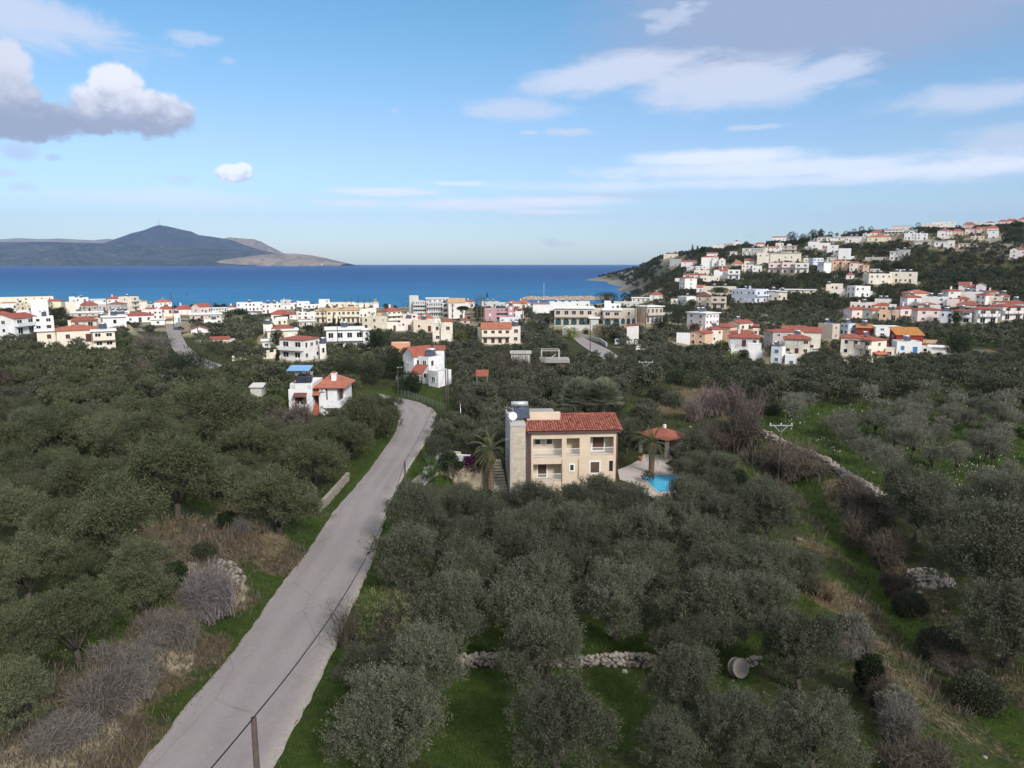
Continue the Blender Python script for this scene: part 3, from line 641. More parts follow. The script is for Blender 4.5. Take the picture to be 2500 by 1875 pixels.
def dish(root, x, y, z, off, rz, r=.45):
    m = MB(); n = 12; m.bar((x, y+.12, z-r-.3), (x, y+.12, z), .05)
    m.lathe([(0.01, 0), (r*.6, .04), (r, .14), (r*.98, .17), (r*.6, .07), (.01, .03)], 14)
    k = len(m.v)-14*6
    for i in range(k, len(m.v)):      # turn the bowl to look out to the front and up
        vx, vy, vz = m.v[i]; a = R(65); m.v[i] = (x+vx, y+(vy*math.cos(a)-vz*math.sin(a)), z+(vy*math.sin(a)+vz*math.cos(a)))
    m.build('satellite_dish', TRIM, root, off, rz)
def block(root, crop, xl, xc, xr, yt, yb, st=2, col='w', roof='flat', ry=None, tile='r', Y=None, dr=.8, wl=None, wr=None, bl=0, br=0, sol=0, ch=0, pg=None, shut=None, first=False, win=True, dsh=0, hi=None, name='wall', arch=False, deep=0.0, aw=None):
    if crop:
        ox, oy, *k_ = CROPS[crop]; k_ = k_[0] if k_ else 5.0273; q = lambda x: ox+x/k_; qy = lambda y: oy+y/k_
    else: q = qy = lambda x: x
    pl, pc, pr, pt, pb = q(xl), q(xc), q(xr), qy(yt), qy(yb)
    if Y is None:
        g = hit((pl+pr)/2, pb); Y = g[1]
        if g[0] < 110 and Y > 535: Y = 535.0+(random.random()-.5)*2
        elif g[0] < 190 and Y > 640: Y = 640.0
    c = atY(pc, pt, Y); zt = c[2]; s = FPX/proj(c)[2]
    Aw, Bw = max(0, (pc-pl)/s), max(0, (pr-pc)/s); phi = math.atan2(c[0], c[1])
    if Aw < .3: th = 0.0; WR = Bw; WL = float(np.clip(dr*WR, 4, 11))
    elif Bw < .3: th = math.pi/2; WL = Aw; WR = float(np.clip(dr*WL, 4, 11))
    else:
        th = math.atan2(Aw, .85*Bw) if Bw >= Aw else math.atan2(.85*Aw, Bw)
        th = min(max(th, R(12)), R(78)); WR = Bw/math.cos(th); WL = Aw/math.sin(th)
    if deep: WL = deep
    rz = -phi+th; e1 = np.array([math.cos(rz), math.sin(rz), 0]); e2 = np.array([-math.sin(rz), math.cos(rz), 0])
    if Bw < .3: rz = -phi+math.pi/2; e1 = np.array([math.cos(rz), math.sin(rz), 0]); e2 = np.array([-math.sin(rz), math.cos(rz), 0]); c = c-0*e1
    corners = [c, c+e1*WR, c+e2*WL, c+e1*WR+e2*WL]; zb = min(H(k[0], k[1]) for k in corners)-.5
    cen = c+e1*WR/2+e2*WL/2; FOOT.append((cen[0], cen[1], WR/2+1.2, WL/2+1.2, rz))
    h = (atY(pc, pt, Y)[2]-atY(pc, pb, Y)[2]); sh = h/max(st, 1) if hi is None else hi
    VIS.append((pl, pr, pb-1, Y)); zv = zt-sh*st
    if abs(H(cen[0], cen[1])-zv) < 4 and cen[1] > 240 and zv > 10: pad(cen[0], cen[1], WR/2+.6, WL/2+.6, zv+.1, rz, 4.0); zb = min(H(k[0], k[1]) for k in corners)-.6
    zb = max(min(zb, zv), zv-7)
    base = np.array(root.location) if not first else np.array([c[0], c[1], min(H(c[0], c[1]), zt-sh*st+.3)])
    if first: root.location = base
    off = tuple(np.array([c[0], c[1], zt])-base)       # local z = 0 is the wall top
    wm = wallm(col); m = MB(); lo = zb-zt; farb = Y > 250
    flat = roof == 'flat'
    if flat:
        m.box(0, WR, 0, WL, lo, -.32)
        t = .18; m.box(-.003, WR+.003, -.003, t, -.32, 0); m.box(-.003, WR+.003, WL-t, WL+.003, -.32, 0); m.box(-.003, t, t, WL-t, -.32, 0); m.box(WR-t, WR+.003, t, WL-t, -.32, 0)
    else: m.box(0, WR, 0, WL, lo, -.02)
    rise = 0
    if not flat and ry is not None:
        rise = max(.5, (pt-qy(ry))/s-(WL/2)*max(0, (CAMZ-zt)/Y))
        rise = min(rise, .42*min(WR, WL)+.4)
    if roof == 'slab': pass
    if roof in ('gablef',): m.add([(0,0,-.02),(WR,0,-.02),(WR/2,0,rise-.1),(0,WL,-.02),(WR,WL,-.02),(WR/2,WL,rise-.1)], [(0,1,2),(4,3,5)])
    if roof == 'gable': m.add([(0,0,-.02),(0,WL,-.02),(0,WL/2,rise-.1),(WR,0,-.02),(WR,WL,-.02),(WR,WL/2,rise-.1)], [(1,0,2),(3,4,5)])
    if roof == 'shed': m.add([(0,0,-.02),(0,WL,-.02),(0,WL,rise-.1),(WR,0,-.02),(WR,WL,-.02),(WR,WL,rise-.1)], [(1,0,2),(3,4,5),(1,2,5,4)])
    m.build(name, wm, root, off, rz)
    if flat:
        f = MB(); f.box(.2, WR-.2, .2, WL-.2, -.316, -.22); f.build('roof', ROOFF, root, off, rz)
    elif roof == 'slab':
        f = MB(); f.box(-.5, WR+.5, -.6, WL+.4, 0, .28); f.build('roof', TRIM, root, off, rz)
    else:
        hiproof(WR, WL, .0, rise, .35 if Y < 400 else .25, roof).build('roof', TILE[tile], root, off, rz)
    if win:
        for face, Wd, n in (('R', WR, wr), ('L', WL, wl)):
            if (face == 'R' and Bw < .5) or (face == 'L' and Aw < .5): continue
            if n is None: n = 0 if Wd < 2.2 else max(1, int(Wd/3.4))
            hasb = br if face == 'R' else bl
            for k in range(st):
                if arch and face == 'R' and k == st-1:
                    for i in range(arch): archpane(root, Wd*(i+.5)/arch, -sh*st, Wd/arch*.72, sh*.82, off, rz)
                    continue
                zc = -sh*k-(sh*.5 if not flat else sh*.52)
                for i in range(n):
                    u = Wd*(i+.5)/n+(random.random()-.5)*.25
                    if hasb: window(root, face, u, -sh*(k+1)+.15+min(2.2, sh*.72)/2, min(1.7, Wd/n*.5), min(2.1, sh*.68), shut, not farb, off, rz)
                    elif k == st-1 and i % 3 == 1: window(root, face, u, -sh*(k+1)+.1+min(2.15, sh*.7)/2, min(1.25, Wd/n*.45), min(2.15, sh*.7), shut or random.choice((None, 'B', 'w')), not farb, off, rz)
                    else: window(root, face, u, zc+random.uniform(-.08, .08), min(1.0, Wd/n*.4)*random.uniform(.75, 1.2), min(1.25, sh*.42)*random.uniform(.8, 1.1), shut or random.choice((None, None, None, 'B', 'w')), not farb, off, rz)
                if hasb and k < st-(0 if hasb == 2 else 1):
                    b = MB(); zf = -sh*(k+1); d = 1.3
                    def bx(a0, a1, d0, d1, z0, z1, mm=0):
                        if face == 'R': b.box(a0, a1, -d1, -d0, z0, z1, mm)
                        else: b.box(-d1, -d0, a0, a1, z0, z1, mm)
                    bx(.05, Wd-.05, 0, d, zf-.08, zf+.1); bx(.05, Wd-.05, d-.12, d, zf+.1, zf+.95); bx(.05, .17, 0, d-.12, zf+.1, zf+.95); bx(Wd-.17, Wd-.05, 0, d-.12, zf+.1, zf+.95)
                    b.build('balcony', wm if col != 'g' else CONC, root, off, rz)
    if pg:
        b = MB(); Wd = WR if pg == 'R' else WL; d = 2.4
        def P_(a, dd, z): return (a, -dd, z) if pg == 'R' else (-dd, a, z)
        zz = -.35
        for a in (.2, Wd/2, Wd-.2): b.bar(P_(a, d, zz), P_(a, d, -sh), .14)
        b.bar(P_(.0, d, zz), P_(Wd, d, zz), .14); n = max(4, int(Wd/.7))
        for i in range(n): a = Wd*(i+.5)/n; b.bar(P_(a, 0, zz+.1), P_(a, d+.3, zz+.1), .08, .14)
        b.build('pergola', WOODD, root, off, rz)
    if not sol and win and h > 2.5 and random.random() < .4 and roof in ('flat', 'slab', 'hip'): sol = 1
    if not ch and win and random.random() < .3 and WR > 5 and roof != 'slab': ch = 1
    for i in range(sol): solar(root, WR*(i+1)/(sol+1), WL*.55, (-.2 if flat else (rise*.5 if roof != 'slab' else .28)), off, rz)
    for i in range(ch):
        b = MB(); x = WR*(.3+.45*i); b.box(x, x+.7, WL*.4, WL*.4+.6, -.3, rise+1.0); b.box(x-.08, x+.78, WL*.4-.08, WL*.4+.68, rise+1.0, rise+1.14); b.build('chimney', wm, root, off, rz)
    if dsh: dish(root, WR*.8, WL*.3, .55 if flat else rise+.3, off, rz)
    if aw:
        f, a0, a1, zz, tm = aw; b = MB(); Wd = WR if f == 'R' else WL
        def P2(a, dd, z): return (a, -dd, z) if f == 'R' else (-dd, a, z)
        vs = [P2(a0*Wd, 0, zz+.7), P2(a1*Wd, 0, zz+.7), P2(a1*Wd, 1.8, zz), P2(a0*Wd, 1.8, zz)]; vs += [(x, y, z-.12) for x, y, z in vs]
        b.add(vs, [(0,1,2,3),(7,6,5,4),(0,4,5,1),(1,5,6,2),(2,6,7,3),(3,7,4,0)]); b.build('awning', TILE[tm], root, off, rz)
    return c, e1, e2, WR, WL, zt, rz, base, sh
def house(name, label, cat, blocks, group=None):
    root = empty(name, (0, 0, 0), 0, label, cat, group)
    for i, b in enumerate(blocks):
        kw = b[-1] if isinstance(b[-1], dict) else {}; a = b[:-1] if isinstance(b[-1], dict) else b
        r_ = block(root, *a, first=(i == 0), **kw)
    return root
# ------------------------------------------------------------------ the village, house by house
GV_, GH_, GC_ = 'houses along the shore', 'houses on the hillside', 'houses of the red roofed estate'
random.seed(4)
HS = [
 # --- left shore
 ('villa','white two storey villa with twin red roofs at the left end of the village','villa',GV_,[('A',-60,165,400,490,690,2,'w','gable',425,dict(bl=0,br=1,wr=2,wl=1,Y=205)),('A',400,400,615,470,640,2,'w','flat',None,dict(ch=1,wr=2,Y=211,dr=.5))]),
 ('villa','cream villa with orange hip roof and slatted pergola ends above the olives','villa',GV_,[('A',690,690,1130,640,800,1,'c','hip',568,dict(tile='o',wr=2,ch=1,deep=8.5,Y=187,shut='B')),('A',447,447,690,652,790,1,'c','slab',None,dict(wr=1,deep=6,Y=189,shut='B')),('A',1132,1132,1372,652,860,2,'c','slab',None,dict(wr=2,br=2,deep=5.5,Y=187.5))]),
 ('house','low cream house with red hip roof just behind the cream pergola villa','house',GV_,[('A',855,855,1150,520,600,1,'c','hip',470,dict(pg='R',Y=228))]),
 ('house','cream and white low house with a long white roof slab','house',GV_,[('A',1150,1150,1318,490,595,1,'c','flat',None,dict(Y=238)),('A',1255,1255,1512,478,590,1,'w','slab',None,dict(Y=236,wr=1))]),
 ('house','white house with wide dark red hip roof left of the far road','house',GV_,[('A',1540,1540,1850,458,545,1,'w','hip',412,dict(sol=1,wr=3))]),
 ('house','flat cream box house with solar panels on its roof','house',GV_,[('A',1320,1320,1540,445,520,1,'c','flat',None,dict(sol=3,wr=2))]),
 ('warehouse','long low building with a flat white roof behind the palm yard','warehouse',GV_,[('A',850,850,1215,428,470,1,'t','slab',None,dict(wr=5))]),
 ('house','grey mauve house with pergola and small red roof, left of its twin','house',GV_,[('A',985,985,1170,325,410,1,'l','hip',278,dict(pg='R',wr=3))]),
 ('house','mauve house with white framed windows between two pergola houses','house',GV_,[('A',1200,1200,1335,322,392,1,'l','flat',None,dict(wr=3))]),
 ('house','grey mauve house with red hip roof and dark pergola below the white tower','house',GV_,[('A',1340,1480,1552,312,405,1,'l','hip',285,dict(wl=3,wr=0))]),
 ('house','tall cream wall house with a white stair tower on its roof','house',GV_,[('A',800,800,905,290,432,2,'c','flat',None,dict(wr=0)),('A',845,845,905,225,292,1,'w','flat',None,dict(wr=0))]),
 ('house','white house with red roof beside the white balcony tower','house',GV_,[('A',1310,1310,1492,252,305,1,'w','hip',216,dict(wr=3))]),
 ('apartment_block','white three storey tower with stacked balconies on its right face','apartment block',GV_,[('A',1470,1605,1692,225,402,3,'c','flat',None,dict(wl=1,br=1,wr=1))]),
 ('house','plain cream gabled house right of the white balcony tower','house',GV_,[('A',1690,1690,1792,285,385,1,'c','gable',272,dict(wr=0,tile='a'))]),
 ('house','white two storey house with orange red hip roof near two tall palms','house',GV_,[('A',1890,1890,2092,292,378,2,'w','hip',258,dict(tile='o',wr=4))]),
 ('house','yellow house with low red roof and pale end wall near the dark pine','house',GV_,[('A',550,745,795,278,365,2,'y','hip',250,dict(wl=1,wr=1))]),
 ('apartment_block','long cream apartment block at the left edge of the shore','apartment block',GV_,[('A',-40,-40,550,236,330,2,'y','flat',None,dict(wr=7,deep=9)),('A',365,365,548,262,345,1,'w','flat',None,dict(wr=0,Y=330))]),
 ('house','low white house with long red roof at the left edge of the shore','house',GV_,[('A',12,12,190,302,372,1,'w','hip',278,dict(wr=2))]),
 ('house','narrow beige house with dark openings beside the low red roof','house',GV_,[('A',188,188,282,292,385,2,'t','flat',None,dict(wr=2,sol=1))]),
 ('house','white flat roofed house at the water behind the stair tower','house',GV_,[('A',905,905,1060,238,292,1,'w','flat',None,dict(wr=2))]),
 ('house','wide white shed roof at the water left of the tower','warehouse',GV_,[('A',1105,1105,1285,262,305,1,'w','slab',None,dict(wr=3))]),
 ('house','small grey house tucked beside the orange roofed white house','house',GV_,[('A',1800,1800,1892,315,360,1,'s','flat',None,dict(wr=2))]),
 ('house','low house with a plain red lean-to roof in mid village','house',GV_,[('A',1790,1790,1895,382,425,1,'v','shed',358,dict(wr=1))]),
 ('shop','cream shop row with small upper windows left of the far road','shop',GV_,[('A',1690,1690,1960,395,505,2,'v','flat',None,dict(wr=5))]),
 ('house','cream house with red roof and solar panel facing the far road','house',GV_,[('A',1955,1955,2112,375,435,1,'c','hip',335,dict(sol=1,wr=2))]),
 ('shop','low white shed roof at the head of the far road','shop',GV_,[('A',1850,1850,2005,508,575,1,'w','slab',None,dict(wr=1))]),
 ('shop','cream storefront with awning at the far road end','shop',GV_,[('A',2005,2005,2135,440,560,1,'c','flat',None,dict(wr=2,aw=('R',.1,.9,-1.6,'a')))]),
 ('shop','white storefront with blue arched doors at the junction','shop',GV_,[('B',5,5,90,430,545,1,'v','flat',None,dict(wr=2,shut='b'))]),
 # --- middle shore
 ('house','pink plaster house with long red roof left of its taller neighbour','house',GV_,[('B',30,30,240,378,445,1,'p','hip',325,dict(wr=3))]),
 ('house','pink plaster gabled house with red roof and trellised end wall','house',GV_,[('B',245,345,470,348,445,1,'p','gable',302,dict(wl=1,wr=3))]),
 ('warehouse','long flat beige canopy building in the middle of the village','warehouse',GV_,[('B',215,215,580,448,502,1,'t','slab',None,dict(wr=4))]),
 ('house','low white roof terrace with black water tanks','house',GV_,[('B',390,390,620,510,548,1,'w','flat',None,dict(wr=2,sol=1))]),
 ('cottage','tiny white gabled cottage with one red roof slope beside the far road','cottage',GV_,[('B',232,232,425,628,672,1,'w','gablef',582,dict(wr=1,Y=250))]),
 ('shed','long low shed with a pinkish red roof in the olive trees','shed',GV_,[('B',470,470,690,748,775,1,'p','shed',728,dict(wr=0)),('B',690,690,770,752,780,1,'s','flat',None,dict(wr=0))]),
 ('hotel','long white hotel with arched windows at the beach','hotel',GV_,[('B',790,790,1098,300,402,2,'w','flat',None,dict(wr=7,deep=10)),('B',1098,1098,1330,312,430,2,'v','flat',None,dict(wr=5,sol=2,dsh=1,deep=9))]),
 ('house','small red roofed kiosk house left of the white beach hotel','house',GV_,[('B',682,682,790,352,400,1,'v','hip',330,dict(wr=1))]),
 ('house','grey flat roofed block right of the white beach hotel','house',GV_,[('B',1330,1330,1452,265,312,1,'s','flat',None,dict(wr=1))]),
 ('apartment_block','cluster of white terraces with roof tanks near the water','apartment block',GV_,[('B',1410,1410,1600,302,355,1,'w','flat',None,dict(sol=2,wr=3)),('B',1530,1530,1682,285,345,1,'w','flat',None,dict(wr=2)),('B',1350,1350,1500,335,380,1,'v','flat',None,dict(wr=2))]),
 ('house','white house with broad red hip roof in the middle of the village','house',GV_,[('B',1215,1215,1450,440,500,1,'w','hip',382,dict(wr=3)),('B',1440,1440,1520,440,505,1,'v','hip',412,dict(wr=2))]),
 ('house','modern cream house with a slanting white roof and tall windows','house',GV_,[('B',1230,1230,1405,505,570,1,'c','flat',None,dict(wr=3)),('B',1265,1265,1415,470,505,1,'w','shedL',445,dict(tile='d',wr=0))]),
 ('house','cream two storey house with red roof, solar tanks and white annex','house',GV_,[('B',1168,1168,1525,645,850,2,'c','slab',None,dict(wr=2,Y=236)),('B',1232,1232,1478,618,660,1,'c','hip',566,dict(wr=0,Y=240)),('B',1118,1118,1228,568,690,2,'c','flat',None,dict(wr=0,Y=243))]),
 ('shed','small white flat building with sloping roof below the cream house','shed',GV_,[('B',1108,1108,1205,770,855,1,'w','slab',None,dict(wr=1))]),
 ('villa','pale pink cream villa with red hip roof and long balconies above the balustrade','villa',GV_,[('B',1325,1612,1808,752,1010,2,'v','hip',700,dict(bl=2,wl=2,wr=3,deep=0,Y=186)),('B',1808,1808,1886,805,950,1,'v','flat',None,dict(wr=1,Y=190))]),
 ('house','white two storey house with grey slab roof left of the red shed','house',GV_,[(None,796,796,886,806,840,2,'w','slab',None,dict(wr=4,br=1,sol=1,Y=215,hi=3.2)),(None,886,886,902,806,836,2,'w','slab',None,dict(wr=1,Y=216))]),
 ('hotel','yellow hotel row with three sand coloured hip roofs','hotel',GV_,[('B',1750,1750,2000,398,545,2,'y','hip',358,dict(tile='a',wr=4,br=1)),('B',1895,1895,2080,392,545,2,'y','hip',356,dict(tile='a',wr=3)),('B',2075,2075,2300,390,545,2,'y','hip',340,dict(tile='a',wr=4,br=1))]),
 ('house','pale cream house with solar panels between the red roofs and the hotel row','house',GV_,[('B',1525,1525,1745,415,500,2,'v','flat',None,dict(wr=3,sol=2))]),
 ('house','cream sea front hall with a small pavilion roof','house',GV_,[('B',1800,1800,1930,258,345,2,'w','flat',None,dict(wr=2)),('B',1925,1925,2240,300,350,1,'y','flat',None,dict(wr=5)),('B',1875,1875,1925,268,300,1,'c','hip',246,dict(tile='a',wr=0))]),
 ('hotel','long cream sea front hotel with a little hip roofed tower','hotel',GV_,[('C',0,0,352,258,305,1,'y','flat',None,dict(wr=8)),('C',352,352,422,248,310,1,'v','hip',222,dict(tile='a',wr=1))]),
 ('house','big yellow cream house with gable and few small windows','house',GV_,[('C',222,425,525,425,580,2,'y','flat',None,dict(wl=2,wr=1)),('C',415,415,512,402,440,1,'c','gable',368,dict(tile='a',wr=0))]),
 ('apartment_block','cream apartments with curved balconies under a red hip roof','apartment block',GV_,[('C',462,525,700,352,520,3,'c','hip',300,dict(br=2,wr=3,wl=1))]),
 ('house','pinkish cream flat roofed house with a roof room and few windows','house',GV_,[('C',690,690,905,445,590,1,'p','flat',None,dict(wr=3)),('C',722,722,902,392,445,1,'p','flat',None,dict(wr=2))]),
 ('house','cream house with wide orange hip roof and blue solar panels','house',GV_,[('C',850,850,1112,462,605,1,'k','flat',None,dict(wr=2)),('C',890,890,1112,455,490,1,'c','hip',382,dict(tile='o',wr=0,sol=2))]),
 ('house','tall cream house with a flat red lean-to roof and palm in front','house',GV_,[('C',1085,1085,1332,505,725,2,'c','flat',None,dict(wr=2)),('C',1210,1210,1325,480,520,1,'c','shed',446,dict(wr=0)),('C',1108,1108,1180,448,505,1,'w','flat',None,dict(wr=0))]),
 ('house','cream house with large red gable roof and two rows of brown doors','house',GV_,[('C',1690,1690,2048,565,750,2,'c','gable',486,dict(tile='o',wr=4,br=1,shut='B',deep=8,Y=225)),('C',2048,2048,2165,540,740,2,'p','flat',None,dict(wr=1,Y=228)),('C',1640,1640,1700,560,720,2,'c','flat',None,dict(wr=0,Y=229))]),
 ('hotel','mauve pink hotel with recessed loggia and square corner blocks','hotel',GV_,[('C',1715,1715,1870,318,470,3,'m','flat',None,dict(wr=1,Y=345)),('C',1862,1862,2012,318,470,3,'m','flat',None,dict(wr=3,br=1,Y=347,sol=2)),('C',2010,2010,2082,285,470,3,'m','flat',None,dict(wr=1,Y=345))]),
 ('house','white house with a broad deep red roof right of the mauve hotel','house',GV_,[('C',2080,2080,2200,352,430,1,'w','hip',294,dict(wr=3))]),
 ('shed','long brick red shed with a pale coping in the olive trees','shed',GV_,[('C',582,582,810,745,806,1,'n','flat',None,dict(wr=0,win=False,Y=205))]),
 ('pavilion','small red pyramid roofed kiosk beside the umbrella pine','pavilion',GV_,[('C',1428,1428,1545,460,505,1,'t','hip',432,dict(wr=1))]),
 ('house','pale blue flat roofed hall below the mauve hotel','house',GV_,[('C',1912,1912,2142,435,482,1,'b','flat',None,dict(wr=4))]),
 ('house','distant cream roofs with orange tiles behind the mauve hotel','house',GV_,[('C',1985,1985,2150,255,300,1,'c','hip',222,dict(tile='o',wr=2)),('C',2110,2110,2240,258,300,1,'c','hip',225,dict(tile='o',wr=2))]),
 ('house','pinkish house with orange gable roof right of the grey hotel','house',GV_,[('C',1280,1280,1482,245,440,3,'v','gable',188,dict(tile='a',wr=2,deep=9)),('C',1482,1482,1600,235,300,1,'v','gable',212,dict(wr=2))]),
 ('house','grey terraces with tanks by the seaside araucaria','house',GV_,[('C',1690,1690,1900,235,300,1,'s','flat',None,dict(wr=2,sol=2)),('C',1880,1880,1985,245,300,1,'s','flat',None,dict(wr=1))]),
 ('house','white walled house between the beach pool and the palms','house',GV_,[('D',205,205,410,262,385,1,'w','gable',245,dict(wr=0,tile='o'))]),
 ('house','white harbour house with arches left of the arcaded hotel','house',GV_,[('D',408,408,745,238,345,1,'w','flat',None,dict(wr=4,sol=3))]),
 ('house','white low harbour row just behind the arcaded hotel','house',GV_,[('D',600,600,905,232,300,1,'v','flat',None,dict(wr=5,sol=1))]),
 ('house','cream seafront roofs with orange tiles left of the harbour','house',GV_,[('D',0,0,175,250,300,1,'c','hip',212,dict(tile='o',wr=2))]),
 ('shed','white walled shed with red lean-to roof right of the lane','shed',GV_,[('D',1362,1362,1505,528,640,1,'v','shedL',500,dict(wr=0,tile='r',Y=232)),]),
 ('shed','low white garden building with a red canopy at the lane','shed',GV_,[('D',570,570,690,560,640,1,'v','flat',None,dict(wr=0)),('D',628,628,716,528,566,1,'r','shed',506,dict(wr=0,tile='r'))]),
 ('restaurant','white tented terrace below the headland','restaurant',GV_,[('D',1640,1640,1800,150,205,1,'w','hip',112,dict(wr=0,tile='r')),('D',1420,1420,1640,190,235,1,'v','slab',None,dict(wr=4)),('D',1200,1200,1620,238,290,1,'s','flat',None,dict(wr=6))]),
 ('shed','bare concrete shed with a low pitched roof among the olives','shed',None,[('D',-60,-60,172,868,912,1,'s','gable',832,dict(tile='s',wr=0,win=False,Y=180))]),
 # --- hillside
 ('house','sand coloured flat roofed house alone on the headland crest','house',GH_,[('E',705,705,882,300,350,1,'k','flat',None,dict(wr=3))]),
 ('house','peach house with arches at the left end of the hill crest','house',GH_,[('E',1312,1312,1440,195,240,1,'p','flat',None,dict(wr=4))]),
 ('house','brownish house with pergola on the hill crest','house',GH_,[('E',1440,1440,1560,175,212,1,'t','flat',None,dict(wr=3,pg='R'))]),
 ('house','small white house topping the hill crest beside scrub','house',GH_,[('E',1562,1562,1632,145,192,1,'w','hip',135,dict(wr=2))]),
 ('house','white house with wide flat red roof left on the slope','house',GH_,[('E',920,920,1112,398,465,2,'w','shed',378,dict(wr=2,sol=1))]),
 ('house','grey unfinished looking house left of the white red roofed one','house',GH_,[('E',782,782,920,365,445,2,'g','flat',None,dict(wr=3,sol=1))]),
 ('house','stepped white house with two red roofs on the left slope','house',GH_,[('E',1170,1170,1372,340,395,1,'w','hip',325,dict(wr=4)),('E',1235,1235,1368,295,345,1,'w','shed',280,dict(wr=2))]),
 ('house','white double gabled house with arches below the stepped one','house',GH_,[('E',1300,1300,1385,372,455,2,'w','gablef',345,dict(wr=1,tile='a')),('E',1385,1385,1462,372,455,2,'v','gablef',345,dict(wr=1,tile='a'))]),
 ('apartment_block','grey apartment block with dark arches near the crest','apartment block',GH_,[('E',1670,1670,1915,230,315,2,'g','flat',None,dict(wr=7))]),
 ('house','pink white house with a thin red roof near the crest','house',GH_,[('E',1915,1915,2112,220,280,2,'v','shed',202,dict(wr=4))]),
 ('house','pale house with small red ridge on the hill top','house',GH_,[('E',1812,1812,1955,182,215,1,'v','hip',160,dict(wr=3))]),
 ('villa','big cream block villa with a white balcony strip','villa',GH_,[('E',1855,1855,2080,290,420,2,'c','flat',None,dict(wr=3)),('E',1855,1855,2080,345,420,1,'c','flat',None,dict(wr=0,br=1))]),
 ('house','low house with broad orange red roof beside a white cube','house',GH_,[('E',1542,1542,1682,420,452,1,'t','hip',382,dict(tile='o',wr=3))]),
 ('house','white cube house with a red lean-to roof mid slope','house',GH_,[('E',1695,1695,1812,385,432,1,'w','shed',358,dict(wr=1))]),
 ('house','cream white house with dark arches on a walled terrace','house',GH_,[('E',1665,1665,1800,432,520,2,'c','flat',None,dict(wr=3)),('E',1795,1795,1908,445,525,1,'w','flat',None,dict(wr=2))]),
 ('house','wide white house with a red middle roof above the groves','house',GH_,[('E',1322,1322,1392,500,605,2,'w','gablef',490,dict(wr=0,tile='a')),('E',1382,1382,1500,512,600,2,'w','shed',472,dict(wr=1)),('E',1495,1495,1640,495,610,2,'w','flat',None,dict(wr=2,br=1))]),
 ('house','cream flat roofed house with glazed veranda left on the slope','house',GH_,[('E',1080,1080,1262,502,565,1,'c','flat',None,dict(wr=2,sol=1)),('E',945,945,1250,560,600,1,'v','hip',540,dict(wr=4))]),
 ('house','tall blank white house with thin red hip roof and blue side','house',GH_,[('E',900,968,1112,598,742,3,'w','hip',576,dict(wl=2,wr=1))]),
 ('house','cream house with dark loggia right of the tall white one','house',GH_,[('E',1190,1190,1385,572,640,1,'c','flat',None,dict(wr=4))]),
 ('house','grey twin roofed house above the tall white one','house',GH_,[('E',990,990,1105,452,515,2,'s','flat',None,dict(wr=3)),('E',1100,1100,1222,450,515,2,'v','flat',None,dict(wr=3))]),
 ('house','long beige house behind the umbrella pine','house',GH_,[('E',1192,1192,1582,702,800,1,'k','flat',None,dict(wr=3,sol=2)),('E',1110,1110,1215,712,775,1,'v','shed',682,dict(wr=1,tile='o'))]),
 ('house','beige two storey house with dark brown roof beside the umbrella pine','house',GH_,[('E',1100,1100,1290,822,945,2,'t','hip',775,dict(tile='d',wr=2)),('E',1290,1290,1472,830,970,2,'t','flat',None,dict(wr=2,br=1))]),
 ('house','white house with a sloping left wing below the hill road','house',GH_,[('E',880,985,1142,825,930,1,'w','flat',None,dict(wl=2,wr=2,sol=1)),('E',795,795,885,850,915,1,'v','shedL',815,dict(wr=1,tile='d'))]),
 ('apartment_block','pale blue white apartment block with many framed windows','apartment block',GH_,[('E',1550,1832,1985,738,905,2,'b','flat',None,dict(wl=6,wr=2,br=1,sol=2))]),
 ('house','grey modern house with glass front right of the pale blue block','house',GH_,[('E',1985,1985,2110,755,880,1,'g','slab',None,dict(wr=2)),('E',2100,2100,2215,765,880,1,'c','slab',None,dict(wr=2,sol=1))]),
 ('house','long low tiled roofs half hidden in the grove above the blue block','house',GH_,[('F',225,225,445,992,1020,1,'t','slab',None,dict(wr=2)),('F',450,450,645,995,1030,1,'c','slab',None,dict(wr=2))]),
 ('house','pink cube house, left of three alike','house','three pink cube houses',[('F',85,85,240,662,785,2,'p','flat',None,dict(wr=2,br=1))]),
 ('house','pink cube house with yellow corner, middle of three alike','house','three pink cube houses',[('F',250,250,402,655,785,2,'p','flat',None,dict(wr=2,br=1)),('F',352,352,400,655,720,1,'y','flat',None,dict(wr=0))]),
 ('house','lilac pink cube house, right of three alike','house','three pink cube houses',[('F',412,412,568,662,785,2,'v','flat',None,dict(wr=2,br=1))]),
 ('villa','modern villa with dark glass front and orange panels','villa',GH_,[('F',105,105,460,545,645,1,'c','slab',None,dict(wr=5)),('F',235,235,310,550,640,1,'o','flat',None,dict(wr=1))]),
 ('house','tan house with pergola above the modern glass villa','house',GH_,[('F',250,250,418,458,545,2,'t','slab',None,dict(wr=2,br=1)),('F',310,310,362,430,460,1,'c','flat',None,dict(wr=0))]),
 ('house','white red roofed house topping the left rise','house',GH_,[('F',130,130,288,350,402,1,'w','shed',335,dict(wr=3))]),
 ('house','white terrace house, uppermost of the white stack','house','white houses stepping down the slope',[('F',572,572,700,402,460,1,'w','flat',None,dict(wr=2)),('F',620,620,825,418,490,1,'w','flat',None,dict(wr=4))]),
 ('house','white house with a scrap of red roof in the middle of the white stack','house','white houses stepping down the slope',[('F',745,745,812,482,530,1,'w','shed',458,dict(wr=1)),('F',805,805,930,445,540,2,'w','flat',None,dict(wr=1))]),
 ('house','tall white house with outside stair, lowest of the white stack','house','white houses stepping down the slope',[('F',945,945,1085,485,625,2,'w','flat',None,dict(wr=1)),('F',875,875,950,535,620,1,'v','flat',None,dict(wr=2)),('F',1085,1085,1135,580,620,1,'w','flat',None,dict(wr=0))]),
